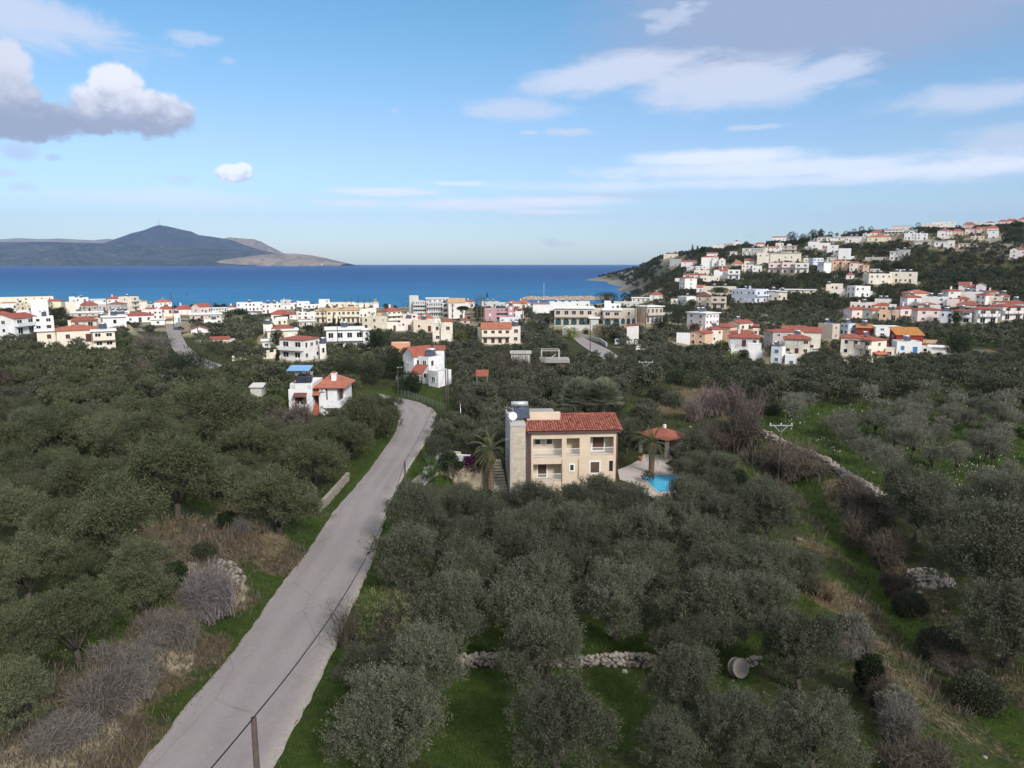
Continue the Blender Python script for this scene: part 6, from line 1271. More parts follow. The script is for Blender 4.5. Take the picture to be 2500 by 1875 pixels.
m = MB(); h_ = Ls*.05; m.add([(-Ls/2,-h_,h_*1.4),(Ls*.44,-h_,h_*1.4),(Ls/2,0,h_*1.9),(Ls*.44,h_,h_*1.4),(-Ls/2,h_,h_*1.4),(-Ls/2,-h_*.8,-1),(Ls*.42,-h_*.8,-1),(Ls*.46,0,-1),(Ls*.42,h_*.8,-1),(-Ls/2,h_*.8,-1)], [(0,1,2,3,4),(5,6,1,0),(6,7,2,1),(7,8,3,2),(8,9,4,3),(9,5,0,4)]); m.build('hull', simple('dark_hull', (.045,.04,.05), .6), shp)
m = MB(); m.box(-Ls*.47, -Ls*.34, -h_*.8, h_*.8, h_*1.4, h_*3.4); m.build('bridge', TRIM, shp)
for i, px in enumerate((385.5, 389.5)):
    p = atY(px, 553, 15500); t_ = atY(px, 540 if i == 0 else 537, 15500); m = MB(); m.tube([(0,0,-20),(0,0,float(t_[2]-p[2]))], [4.5,2.5], 5)
    tag(m.build('radio_mast', simple('mast_steel', (.30,.30,.32), .6), None, tuple(map(float, p))), ('shorter left' if i == 0 else 'taller right')+' radio mast on the mountain summit', 'mast')
# ---- poles and cables
POLEW = simple('pole_wood', (.075,.058,.048), .9, .25, 2.5)
def pole(px, ytop, ybase, label, Y=None, r=.13, arm=0, mat=None, cat='utility pole', lean=0.0):
    if Y is None: b = hit(px, ybase); Y = b[1]
    t = atY(px, ytop, Y); b = np.array([t[0]+lean, Y, H(t[0]+lean, Y)]); h = t[2]-b[2]; c = tuple(map(float, b))
    r_ = empty('utility_pole', c, 0, label, cat); m = MB(); m.tube([(0,0,-.5),(-lean,0,h)], [r, r*.72], 8); m.build('post', mat or POLEW, r_)
    tops = [np.array([b[0]-lean, Y, b[2]+h])]
    if arm:
        m = MB(); m.bar((-lean-arm/2,0,h-.05), (-lean+arm/2,0,h-.05), .14); m.bar((-lean-arm*.3,0,h-.1), (-lean,0,h-arm*.32), .08); m.bar((-lean+arm*.3,0,h-.1), (-lean,0,h-arm*.32), .08); o = m.build('crossarm', STEEL, r_)
        for s in (-.46, 0, .46): k = MB(); k.lathe([(.05,0),(.09,.08),(.06,.16),(.09,.22),(.03,.3)], 8, 0, (-lean+arm*s,0,h+.02)); k.build('insulator', TRIM, o)
        tops = [np.array([b[0]-lean+arm*s, Y, b[2]+h+.3]) for s in (-.46, 0, .46)]
    return tops
CAB = simple('black_cable', (.012,.012,.012), .6, .1)
def cable(a, b, sag, label, r=.022):
    pts = [a+(b-a)*t-np.array([0, 0, sag*4*t*(1-t)]) for t in np.linspace(0, 1, 24)]; m = MB(); c = pts[0].copy(); m.tube([p-c for p in pts], r, 5); tag(m.build('power_cable', CAB, None, tuple(map(float, c))), label, 'cable', 'overhead cables')
P1 = pole(619, 1752, 0, 'bare wooden pole at the near end of the road, cut by the frame', Y=24.0, r=.14)[0]
P2 = pole(988, 1127, 0, 'wooden pole on the road verge behind the first row of olives', Y=79.0, r=.14)[0]
P3 = pole(1088, 903, 1018, 'dark wooden pole, left of the close pair at the bend', r=.15)[0]
pole(1093, 899, 1016, 'dark wooden pole, right of the close pair at the bend', r=.14)
pole(1099, 1001, 1050, 'short leaning stay pole beside the close pair', r=.1, lean=-1.0)
pole(1124, 986, 1042, 'thin grey metal mast in front of the grove', r=.06, mat=STEEL)
pole(971, 903, 974, 'slim pole at the lawn of the white gabled house', r=.09)
T1 = pole(1907, 1038, 1185, 'wooden pole with steel crossarm, standing in the gully brush', r=.15, arm=3.2)
T2 = pole(1577, 884, 943, 'wooden pole with steel crossarm far up the valley', r=.15, arm=3.2)
for px, yt_, yb_, lb_, am in ((482,795,894,'tall wooden pole beside the far road',0),(493,849,893,'short wooden pole beside the far road',0),(823,791,856,'brownish pole in front of the white slab roof house',0),(514,730,768,'dark pole by the pink plaster houses',0),
    (640,742,772,'pale pole before the white beach hotel',0),(10,786,812,'dark pole at the twin roofed white villa',0),(1135,762,810,'grey lamp pole by the red kiosk',0),(1442,779,860,'tall pole beside the lane below the hotel',0),(1632,764,840,'tall pole with short arm before the dark pine',2.2),
    (1519,797,869,'dark pole behind the red lean-to shed',0),(1402,775,812,'thin pole before the hotel arcade',0),(2372,803,849,'thin pole beside the big dark tree',0),(2450,813,869,'thick dark pole by the dirt patch',0),(1790,804,846,'pole before the layered red roofs',0),(1911,802,842,'pole before the wooden pergola house',0),(419,724,800,'tall grey pole at the village junction',0),(396,756,792,'short pole at the village junction',0),(2198,690,720,'pole between the estate roofs',0)):
    pole(px, yt_, yb_, lb_, arm=am, r=.13 if yb_-yt_ > 45 else .1)
cable(P1, P2, 2.2, 'black cable hanging along the right edge of the road', .028)
cable(P1, np.array([-14.5, 6.0, P1[2]+.3]), .8, 'black cable running from the near pole out of the frame', .028)
cable(P2, P3, 1.3, 'cable from the verge pole to the dark pair at the bend', .022)
for i, nm in enumerate(('first', 'second', 'third')):
    cable(T1[i], np.array([70.0+i*1.2, 62.0, 15.5]), 2.4, nm+' thin wire from the gully pole towards the right edge', .02); cable(T1[i], T2[i], 2.6, nm+' thin wire between the two crossarm poles', .02)
cable(P3, MP(410, 240, 157), .7, 'service cable from the dark pair to the white gabled house', .02)
# fence at the bend
fp = plat([(980,968),(1000,972),(1030,982),(1060,994),(1088,1006)]); fr_ = resample(fp, 17); c = fr_[0].copy(); fe = empty('fence', tuple(map(float, c)), 0, 'wire mesh fence with slim posts round the road bend', 'fence')
m = MB()
for z in (.25, .6, .95, 1.3): m.tube([p-c+np.array([0, 0, z]) for p in fr_], .016, 4)
for p in resample(fp, 90): m.bar(p-c+np.array([0,0,.2]), p-c+np.array([0,0,1.35]), .014)
m.build('wire_mesh', simple('fence_wire', (.14,.15,.15), .6), fe)
for p in fr_: m = MB(); m.bar(p-c-np.array([0,0,.2]), p-c+np.array([0,0,1.45]), .07); m.build('post', simple('fence_post', (.17,.18,.175), .6), fe)
# ---- cars
def car(px, py, rz, col, label, van=False):
    g = hit(px, py); r_ = empty('parked_car', tuple(map(float, g)), rz, label, 'car'); L_, Wc = 2.1, .86; pm = simple('car_paint_'+col[0], col[1], .3, .03, 1, spec=.5); hh = 1.9 if van else 1.45
    pr = [(-L_,.35),(-L_,.8),(-L_*.95,.98),(-L_*.8 if van else -L_*.78,hh-.05),(L_*.1,hh),(L_*.42,.98),(L_*.93,.82),(L_,.6),(L_,.35)]
    m = MB(); n = len(pr); m.add([(x,-Wc,z) for x,z in pr]+[(x,Wc,z) for x,z in pr], [tuple(range(n)), tuple(range(n, 2*n))[::-1]]+[(i, n+i, n+(i+1) % n, (i+1) % n) for i in range(n)]); m.build('body', pm, r_)
    m = MB()
    for s in (-1, 1): y = s*(Wc+.006); q = [(-L_*.74,hh-.14),(L_*.06,hh-.12),(L_*.3,1.0),(-L_*.86,1.02)]; m.add([(x, y, z) for x, z in q], [(0,1,2,3)])
    m.add([(L_*.13,-.7,hh-.06),(L_*.13,.7,hh-.06),(L_*.41,.76,1.02),(L_*.41,-.76,1.02)], [(0,1,2,3)]); m.v[-4:] = [(x+.012, y, z+.012) for x, y, z in m.v[-4:]]; m.build('windows', GLASS, r_)
    for x in (-1.3, 1.3):
        for s in (-1, 1): m = MB(); m.tube([(x, s*.72, .33), (x, s*.9, .33)], .33, 14); m.build('wheel', simple('tyre', (.02,.02,.02), .9), r_)
    for s in (-1, 1): m = MB(); m.box(L_-.02, L_+.02, s*.6-.16, s*.6+.16, .62, .76); m.build('headlight', TRIM, r_)
car(1991, 861, R(5), ('white', (.7,.7,.7)), 'white car parked beside the solar panel house'); car(2392, 868, R(-75), ('grey', (.06,.065,.075)), 'dark grey car parked on the dirt patch at the right')
car(1508, 842, R(-100), ('white', (.7,.7,.7)), 'white van parked under trees by the lane', True); car(1564, 856, R(20), ('white', (.7,.7,.7)), 'white car roof showing through the valley trees')
car(2206, 785, R(10), ('grey', (.06,.065,.075)), 'dark car parked under the cream estate terrace')
car(617, 769, R(8), ('white', (.7,.7,.7)), 'white car by the umbrella pine at the beach hotel'); car(1646, 701, R(70), ('grey', (.06,.065,.075)), 'dark car on the cliff road, upper of two'); car(1637, 719, R(70), ('grey', (.06,.065,.075)), 'dark car on the cliff road, lower of two')
car(437, 806, R(80), ('grey', (.06,.065,.075)), 'dark car on the far road near the junction')
# ---- garden things of the villa
bc = V3(1822, 660); ch_ = empty('garden_chair', tuple(bc+np.array([0,0,.1])), R(-30), 'bright blue garden chair at the pool pavilion', 'chair'); BL = simple('blue_plastic', (.03,.19,.33), .5)
m = MB(); m.box(-.4,.4,-.4,.5,.36,.46); m.build('seat', BL, ch_); m = MB(); m.obox((0,.6,.85),(.4,0,0),(0,.05,0),(0,.15,.45)); m.build('backrest', BL, ch_)
for x in (-.36,.36):
    for y in (-.35,.45): m = MB(); m.bar((x,y,0),(x,y,.37),.06); m.build('leg', BL, ch_)
pt = V3(1546, 708); m = MB(); m.lathe([(.16,0),(.3,.35),(.36,.6),(.38,.66),(.3,.66),(.1,.6)], 14); tag(m.build('flower_pot', TILE['o'], None, tuple(pt+np.array([0,0,.08]))), 'terracotta flower pot at the edge of the pool terrace', 'pot')
um = SP(567, 640, 129.5); um[2] = H(um[0], um[1]); ur = empty('parasol', tuple(map(float, um)), 0, 'closed off white parasol before the blue canopy house', 'parasol'); hh = float(SP(567, 512, 129.5)[2]-um[2]); m = MB(); m.tube([(0,0,0),(0,0,hh)], .04, 6); m.build('pole', STEEL, ur); m = MB(); m.lathe([(.36,hh*.42),(.34,hh*.5),(.16,hh*.85),(.03,hh)], 10); m.build('canopy', simple('canvas', (.40,.40,.38), .9), ur)

# the ground follows the building plots, with trodden yards round the houses
for f in FOOT:
    if f[1] > 175:
        c_, s__ = math.cos(f[4]), math.sin(f[4]); u_ = np.abs((GX-f[0])*c_+(GY-f[1])*s__); v_ = np.abs(-(GX-f[0])*s__+(GY-f[1])*c_); d_ = np.hypot(np.maximum(u_-f[2], 0), np.maximum(v_-f[3], 0)); cover[..., 3] = np.maximum(cover[..., 3], .62*(1-sst(.5, 4.5 if f[1] < 300 else 6.0, d_)))
vil = (GX < 120) & (GY > 270) & (GY < 600); cover[..., 3] = np.where(vil, np.maximum(cover[..., 3], .5*sst(-.2, .15, vnoise(GX, GY, 14, 31))), cover[..., 3])
SILP = [hit(*q)[:2] for q in [(1830,1020),(1900,985),(2050,985),(2250,985),(2520,1005),(2620,1240),(2440,1270),(2260,1240),(2150,1190),(1930,1075)]]
ins_ = inpoly(SILP, GX, GY); cover[..., 1] = np.where(ins_, np.maximum(cover[..., 1], .95), cover[..., 1]); cover[..., 0] = np.where(ins_, cover[..., 0]*.2, cover[..., 0])
go.data.attributes['cover'].data.foreach_set('color', cover.reshape(-1).astype(np.float32))
GZ[:] = under_skyline(GZ)
go.data.vertices.foreach_set('co', np.stack([GX, GY, GZ], -1).astype(np.float32).ravel()); go.data.update()
# ------------------------------------------------------------------ vegetation
def leafmat(name, c0, c1, c2, trans=.25):
    m, t, b = newmat(name); at = t.nodes.new('ShaderNodeAttribute'); at.attribute_name = 'tint'; oi = t.nodes.new('ShaderNodeObjectInfo')
    f = mth('ADD', mth('MULTIPLY', at.outputs['Fac'], .64, tree=t), mth('MULTIPLY', oi.outputs['Random'], .36, tree=t), tree=t)
    c = ramp(t, f, [(0.05, c0), (.5, c1), (.95, c2)]); t.links.new(c, b.inputs['Base Color']); b.inputs['Roughness'].default_value = .65; b.inputs['Specular IOR Level'].default_value = .25
    tr = t.nodes.new('ShaderNodeBsdfTranslucent'); t.links.new(c, tr.inputs[0]); mx_ = t.nodes.new('ShaderNodeMixShader'); mx_.inputs[0].default_value = trans
    t.links.new(b.outputs[0], mx_.inputs[1]); t.links.new(tr.outputs[0], mx_.inputs[2]); t.links.new(mx_.outputs[0], t.nodes['Material Output'].inputs[0]); return m
OLIVE = leafmat('olive_leaves', (.042,.046,.029), (.093,.098,.063), (.18,.182,.13))
OLIVEG = leafmat('green_olive_leaves', (.044,.052,.025), (.097,.107,.055), (.18,.186,.11))
OLIVES = leafmat('silver_olive_leaves', (.075,.074,.052), (.15,.145,.108), (.25,.24,.19))
DARKG = leafmat('dark_leaves', (.010,.018,.008), (.026,.040,.016), (.055,.075,.03))
PALMG = leafmat('palm_leaves', (.045,.062,.022), (.115,.135,.055), (.23,.235,.12))
LIME = leafmat('yellow_green_leaves', (.05,.065,.008), (.12,.14,.015), (.20,.21,.03))
LIMEO = leafmat('pale_olive_leaves', (.05,.06,.022), (.11,.125,.05), (.20,.21,.10))
SCRUB = leafmat('scrub_leaves', (.022,.028,.015), (.050,.057,.032), (.105,.108,.066))
TWIG = leafmat('grey_twigs', (.056,.048,.041), (.113,.10,.088), (.195,.177,.158), 0.0)
TWIGB = leafmat('brown_twigs', (.040,.032,.025), (.082,.064,.050), (.145,.118,.095), 0.0)
STRAW = leafmat('straw', (.09,.068,.040), (.19,.145,.088), (.31,.25,.16), .1)
GRASSM = leafmat('grass_blades', (.018,.034,.006), (.040,.066,.012), (.11,.115,.035))
PURPLE = leafmat('purple_bracts', (.05,.01,.045), (.13,.02,.10), (.22,.06,.17))
BARK = simple('olive_bark', (.062,.052,.043), .95, .3, 3, bmp=.4); BARKD = simple('dark_bark', (.05,.043,.036), .95, .3, 3)
def unit(v): return v/(np.linalg.norm(v, axis=-1, keepdims=True)+1e-9)
def sprays(p, d, ln, wd, rng, roll=None):
    n = len(p); d = unit(d); s = unit(np.cross(d, rng.normal(size=(n, 3)))); ln = np.broadcast_to(np.asarray(ln, float).reshape(-1, 1), (n, 1)); wd = np.broadcast_to(np.asarray(wd, float).reshape(-1, 1), (n, 1))
    V = np.stack([p, p+d*ln*.45+s*wd, p+d*ln, p+d*ln*.55-s*wd], 1); return V.reshape(-1, 3)
def sphere(n, rng): return unit(rng.normal(size=(n, 3)))
def olive_crown(seed, n, ln, wd, up=.45, R0=2.3, zc=1.95, flat=.72, K0=15, per=30, shag=1.0):
    """crown of uneven lobes; each lobe carries twigs, each twig a tuft of narrow leaves"""
    rng = np.random.default_rng(seed); K = int(rng.integers(K0, K0+6)); lobes = []; ax = rng.uniform(.86, 1.14); ph = rng.random()*6.28
    for i in range(K):
        a = i*2.4+ph+rng.normal(0, .5); rr = R0*math.sqrt((i+.5)/K)*rng.uniform(.45, .86); hz = (max(.06, 1-(rr/R0)**2))**.5*R0*flat
        z = zc+hz*rng.uniform(.15, 1.0)-.1*rr; lobes.append((rr*math.cos(a)*ax, rr*math.sin(a)/ax, z, R0*rng.uniform(.17, .40)))
    for i in range(8):
        a = rng.random()*6.28; rr = R0*rng.uniform(.45, .8); lobes.append((rr*math.cos(a)*ax, rr*math.sin(a)/ax, zc-R0*rng.uniform(.12, .42), R0*rng.uniform(.16, .30)))
    V = []; T = []; w_ = np.array([l[3]**2 for l in lobes]); nt_ = max(12, n//per); cnt = np.maximum(1, (w_/w_.sum()*nt_).astype(int)); cl = np.array([l[:3] for l in lobes]); rl_ = np.array([l[3] for l in lobes]); tw = R0*.20*shag
    for (x, y, z, r), k in zip(lobes, cnt):
        u = sphere(k, rng); u[:, 2] = np.where(u[:, 2] < -.3, -u[:, 2]*.7, u[:, 2]); u = unit(u); b = np.array([x, y, z])+u*(r*np.where(rng.random(k) < .8, rng.uniform(.55, .95, k), rng.uniform(.1, .6, k)))[:, None]
        d = unit(u+np.array([0, 0, up])+rng.normal(0, .38, (k, 3))); ins = np.zeros(k, int)
        for c, q in zip(cl, rl_): ins += (np.linalg.norm(b-c, axis=1) < q*.6)
        keep = (ins == 0) | (rng.random(k) < .3); b, d = b[keep], d[keep]; kk = len(b)
        if kk == 0: continue
        L_ = tw*rng.uniform(.6, 1.7, kk); tn = np.clip(rng.normal(.42, .19, kk)+rng.normal(0, .07), 0, 1); t = rng.random((kk, per)); p = b[:, None]+d[:, None]*(t*L_[:, None])[..., None]+rng.normal(0, tw*.16, (kk, per, 3)); dd = d[:, None]*.75+rng.normal(0, .62, (kk, per, 3))
        p = p.reshape(-1, 3); dd = dd.reshape(-1, 3); m = len(p); V.append(sprays(p, dd, ln*rng.uniform(.6, 1.35, m), wd*rng.uniform(.7, 1.3, m), rng)); T.append(np.clip(np.repeat(tn, per)+rng.normal(0, .10, m), 0, 1))
    return np.concatenate(V), np.concatenate(T), lobes
def trunk_mb(seed, lobes, h0=.9, r0=.16):
    rng = np.random.default_rng(seed); m = MB(); lean = rng.normal(0, .12, 2); m.tube([(0,0,-.4),(lean[0]*.3,lean[1]*.3,.3),(lean[0],lean[1],h0)], [r0*1.35, r0, r0*.85], 8)
    tops = sorted(lobes, key=lambda l: -l[2])[:8]
    for l in tops:
        e = np.array(l[:3]); b = np.array([lean[0], lean[1], h0]); mid = b+(e-b)*.5+np.array([0, 0, -.1])+rng.normal(0, .12, 3); m.tube([b-np.array([0, 0, .1]), mid, e], [r0*.55, r0*.34, r0*.12], 6)
    return m
def mkproto(seed, n, ln, wd, mat, bark, h0=.75, name='olive_tree', zc=1.95, **kw):
    V, T, lobes = olive_crown(seed, n, ln, wd, zc=zc, **kw); c = quadmesh('crown', V, T, [mat]); m = trunk_mb(seed, lobes, h0)
    o = m.build('trunk', bark); me = o.data; bpy.data.objects.remove(o); return c, me
NEAR = [mkproto(100+i, 52000, .115, .0185, OLIVE, BARK, up=.7, per=34) for i in range(7)]
NEARG = [mkproto(120+i, 46000, .12, .021, OLIVEG, BARK, up=.6, per=34) for i in range(5)]
SILV = [mkproto(140+i, 8500, .24, .026, OLIVES, BARKD, h0=1.15, zc=2.45, up=.9, flat=.6, K0=11, per=22, shag=1.5) for i in range(5)]
MID = [mkproto(160+i, 12000, .24, .044, OLIVE, BARK, per=18) for i in range(4)]
MIDG = [mkproto(180+i, 12000, .24, .046, OLIVEG, BARK, per=18) for i in range(3)]
def put_tree(kind, cr, x, y, s, label, group, cat='tree', rz=None, sz=1.0, dz=0.0, tname='trunk', cname='crown'):
    r_ = empty(kind, (x, y, H(x, y)-.05+dz), random.random()*6.28 if rz is None else rz, label, cat, group); r_.scale = (s, s, s*sz)
    for nm, me in ((cname, cr[0]), (tname, cr[1])):
        if me is not None: link(bpy.data.objects.new(nm, me), r_)
    return r_
TREES = []     # (x, y, crown radius) of everything planted
random.seed(21)
def by_pixel(px, py, w, kind='c', mid=.43):
    g = hit(px, py+mid*w); s = FPX/proj(g)[2]; return g, (w/s)/4.75
def row(lst, fmt, protos, group='olive trees of the near grove', first='', srt=True):
    names = ['first', 'second', 'third', 'fourth', 'fifth', 'sixth', 'seventh', 'eighth', 'ninth']
    for i, (px, py, w) in enumerate(sorted(lst) if srt else lst):
        g, s = by_pixel(px, py, w*1.06); put_tree('olive_tree', random.choice(protos), g[0], g[1], s, fmt % names[i], group, sz=random.uniform(.92, 1.08)); TREES.append((g[0], g[1], 2.35*s))
row([(939,1775,279),(1363,1770,256),(1640,1810,170),(1792,1786,200),(1985,1780,225)], 'olive tree, %s from the road in the row cut by the bottom frame', NEAR)
row([(895,1619,140),(1045,1640,215),(1330,1608,215),(1670,1680,200)], 'olive tree, %s from the road among those before the dry stone wall', NEAR)
row([(1670,1590,160),(1948,1590,205)], 'olive tree, %s from the left in the cluster around the cable drum', NEAR)
row([(1101,1490,190),(1290,1472,223),(1502,1470,205),(1714,1485,220),(1872,1464,150)], 'olive tree, %s from the road in the row behind the dry stone wall', NEAR)
row([(1000,1360,185),(1140,1400,180),(1357,1405,165),(1569,1400,172),(1740,1400,160),(1862,1388,165)], 'olive tree, %s from the road in the second row behind the wall', NEAR)
row([(1012,1275,165),(1130,1325,140),(1260,1345,160),(1425,1335,160),(1570,1315,160),(1720,1335,167),(1960,1385,105)], 'olive tree, %s from the road in the third row behind the wall', NEAR)
row([(1157,1265,145),(1285,1285,140),(1410,1280,138),(1530,1262,130),(1650,1262,140),(1775,1273,140),(1870,1259,160)], 'olive tree, %s from the road in the row below the villa garden', NEAR)
row([(1012,1222,112),(1120,1238,108),(1205,1240,118),(1312,1236,140),(1400,1225,118),(1463,1206,125),(1545,1224,105),(1683,1238,135)], 'olive tree, %s from the road in the row touching the villa front', NEAR)
row([(194,1523,205),(53,1690,205),(60,1540,150),(70,1390,190),(341,1406,185),(190,1390,120)], 'olive tree, %s from the left frame edge on the lower left slope', NEARG, 'olive trees of the left slope')
row([(282,1276,240),(41,1250,165),(212,1188,185),(435,1165,228),(150,1290,130),(590,1180,120)], 'olive tree, %s from the left frame edge on the middle left slope', NEARG, 'olive trees of the left slope')
row([(682,1217,215),(770,1135,160),(705,1100,140),(610,1090,150),(835,1075,135)], 'olive tree, %s from the left in the group along the road wall', NEARG, 'olive trees of the left slope')
row([(541,1032,200),(353,1100,165),(265,1078,150),(147,1068,165),(41,1098,150),(450,1080,120)], 'olive tree, %s from the left frame edge on the upper left slope', NEARG, 'olive trees of the left slope')
row([(882,1030,120),(930,1005,100),(945,1035,80),(800,1052,80),(860,1075,95)], 'roadside olive, %s from the left below the blue canopy house', NEARG, 'olive trees of the left slope')
row([(2423,1370,300),(2235,1229,200),(2330,1300,170),(2470,1240,170),(2452,1520,235)], 'dark olive tree, %s from the left in the hollow at the right edge', NEAR, 'olive trees at the right edge')
row([(1700,1130,70),(1750,1195,110),(1690,1092,95),(1530,1065,90),(1500,1010,85)], 'olive tree, %s from the left around the pool garden', NEAR, 'olive trees of the villa garden')
# ---- other single plants -------------------------------------------------
def twiggy(seed, n, R0, Hh, mat_i=0, seg=4, wd=.013, up=1.0, spread=1.0):
    """bare shrub: many thin bent strands"""
    rng = np.random.default_rng(seed); V = []; T = []
    ns = 6; sc_ = rng.normal(0, R0*.36, (ns, 2)); sh_ = rng.uniform(.5, 1.15, ns); si = rng.integers(0, ns, n); co2 = np.concatenate([sc_[si], np.zeros((n, 1))], 1)
    base = co2+rng.normal(0, R0*.14, (n, 3)); base[:, 2] = np.abs(rng.normal(0, Hh*.10, n)); a = rng.random(n)*6.283; r_ = np.sqrt(rng.random(n))*R0*spread*.68; lean = rng.normal(0, R0*.16, (ns, 2))[si]
    tip = co2+np.stack([r_*np.cos(a)+lean[:, 0], r_*np.sin(a)+lean[:, 1], Hh*sh_[si]*(1-.5*(r_/R0/spread)**2)*rng.uniform(.35, 1.1, n)], -1)
    pts_ = [base+(tip-base)*t+np.array([0, 0, Hh*.18])*math.sin(math.pi*t)+rng.normal(0, R0*.055, (n, 3))*(t > 0) for t in np.linspace(0, 1, seg)]
    s = unit(np.cross(tip-base, rng.normal(size=(n, 3)))); tn = np.clip(rng.normal(.5, .22, n), 0, 1)
    for k in range(seg-1):
        w0 = wd*(1-.6*k/(seg-1)); w1 = wd*(1-.6*(k+1)/(seg-1)); V.append(np.stack([pts_[k]-s*w0, pts_[k]+s*w0, pts_[k+1]+s*w1, pts_[k+1]-s*w1], 1)); T.append(tn)
    d = sphere(n*3, rng); j = rng.integers(0, n, n*3); f = rng.uniform(.35, 1, n*3)[:, None]; p = base[j]+(tip[j]-base[j])*f+np.array([0, 0, Hh*.18])*np.sin(math.pi*f)
    Vt = sprays(p, d+np.array([0, 0, .7*up]), R0*.22*rng.uniform(.5, 1.3, n*3), wd*.55, rng); return np.concatenate([np.concatenate(V).reshape(-1, 3), Vt]), np.concatenate(T+[np.clip(rng.normal(.5, .2, n*3), 0, 1)])
def shrub_at(px, py, w, mat, label, seed, hr=.75, cat='shrub', name='bare_shrub', n=900, wd=.014, group=None, up=1.0):
    g = hit(px, py+w*hr*.30); s = FPX/proj(g)[2]; R0 = w/s/2; V, T = twiggy(seed, n, R0, R0*2*hr, wd=wd*max(1, R0/1.4), up=up)
    o = link(bpy.data.objects.new(name, quadmesh(name, V, T, [mat]))); o.location = (g[0], g[1], H(g[0], g[1])-.1); TREES.append((g[0], g[1], R0*.8)); return tag(o, label, cat, group)
shrub_at(250, 1700, 200, TWIG, 'silvery grey leafless bush, largest on the roadside bank', 1, .62, n=1700)
shrub_at(150, 1790, 150, TWIG, 'silvery grey leafless bush, lowest on the roadside bank', 2, .62, n=1200)
shrub_at(335, 1625, 150, TWIG, 'silvery grey leafless bush, third up the roadside bank', 3, .7, n=1200)
shrub_at(410, 1560, 130, TWIG, 'silvery grey leafless bush, highest on the roadside bank', 4, .75, n=1000)
shrub_at(515, 1465, 145, leafmat('purple_grey_twigs', (.062,.050,.052), (.12,.10,.103), (.20,.175,.178), 0), 'round purple grey leafless bush by the road bank', 5, .85, n=1500)
g = hit(945, 1600); s = FPX/proj(g)[2]; R0 = 100/s; V, T = twiggy(6, 1300, R0, R0*1.5, wd=.016); hb = empty('half_bare_tree', (float(g[0]), float(g[1]), H(g[0], g[1])-.1), 0, 'half bare spreading tree with pale green top leaves at the right road edge', 'tree'); link(bpy.data.objects.new('branches', quadmesh('branches', V, T, [TWIGB])), hb)
V, T, _l = olive_crown(606, 4200, .13, .028, R0=R0*.75, zc=R0*1.0, K0=9, per=12); link(bpy.data.objects.new('crown', quadmesh('crown', V, T, [LIMEO])), hb); TREES.append((g[0], g[1], R0*.8))
shrub_at(2190, 1775, 150, TWIG, 'pale grey straggly bush near the bottom right', 7, .7, n=1000)
shrub_at(2260, 1870, 190, TWIGB, 'brown leafless bush in the bottom right corner', 8, .6, n=1100)
shrub_at(2080, 1575, 120, TWIG, 'grey brown leafless bush on the slope left of the grassy track', 9, .6, n=900)
shrub_at(2150, 1690, 110, TWIGB, 'brown leafless bush on the lower slope by the grassy track', 10, .6, n=900)
shrub_at(585, 1290, 70, TWIG, 'small pale dead bush on the dry bank, upper one', 12, .6, n=500)
shrub_at(650, 1330, 90, STRAW, 'straw coloured dead grass clump by the road bank', 13, .5, n=700)
shrub_at(2170, 1420, 80, TWIGB, 'low brown brush between grassy track and stone heap', 14, .55, n=700)
shrub_at(2330, 1620, 110, TWIGB, 'low brown brush right of the lower grassy track', 15, .5, n=800)
shrub_at(2005, 1440, 80, STRAW, 'straw coloured dry bush on the bank above the track', 11, .6, n=700)
for i, (px, py, w, lb_) in enumerate([(1740,1075,95,'left of the crossarm pole, smallest'),(1815,1065,150,'directly left of the crossarm pole'),(1950,1140,120,'between crossarm pole and long stone wall'),(2062,1205,120,'below the middle of the long stone wall'),(2120,1245,120,'below the right end of the long stone wall'),(1890,1120,110,'at the foot of the crossarm pole'),(2090,1285,110,'in the dark gully beside the grassy track'),(2150,1345,120,'lower in the dark gully')]):
    shrub_at(px, py, w, TWIGB, 'dark brown leafless brush '+lb_, 20+i, .72, n=1100, group='brown brush of the gully')
for i, (px, py, w, lb_) in enumerate([(1700,1005,70,'left'),(1745,990,80,'second from left'),(1790,985,80,'third from left'),(1835,1000,70,'right')]):
    shrub_at(px, py, w, leafmat('pinkish_twigs', (.06,.042,.04), (.13,.095,.09), (.21,.17,.16), 0) if i == 0 else bpy.data.materials['pinkish_twigs'], 'pinkish bare sapling clump, %s of four above the pool pavilion' % lb_, 40+i, 1.0, n=420, wd=.02, group='bare sapling clumps in the valley', name='bare_sapling', cat='bush', up=2)
for i, (px, py, w, lb_) in enumerate([(1225,895,46,'left'),(1255,895,50,'second from left'),(1285,898,50,'third from left'),(1312,900,44,'right')]):
    shrub_at(px, py, w, TWIGB, 'brown bare thicket of upright stems, %s of four below the concrete shed' % lb_, 50+i, 1.1, n=420, wd=.02, group='bare thickets in the valley', name='bare_thicket', cat='bush', up=2)
for i, (px, py, w, lb_) in enumerate([(370,850,75,'beside the cream pergola villa garden'),(350,905,60,'in the left grove above the clearing'),(20,950,110,'at the left frame edge'),(705,1030,110,'left of the blue canopy house'),(110,905,60,'in the upper left grove'),(1000,1010,0,'')]):
    if w: shrub_at(px, py, w, TWIGB if i else TWIG, 'greyish leafless tree '+lb_, 60+i, .8, n=900, wd=.02, name='leafless_tree', cat='tree')
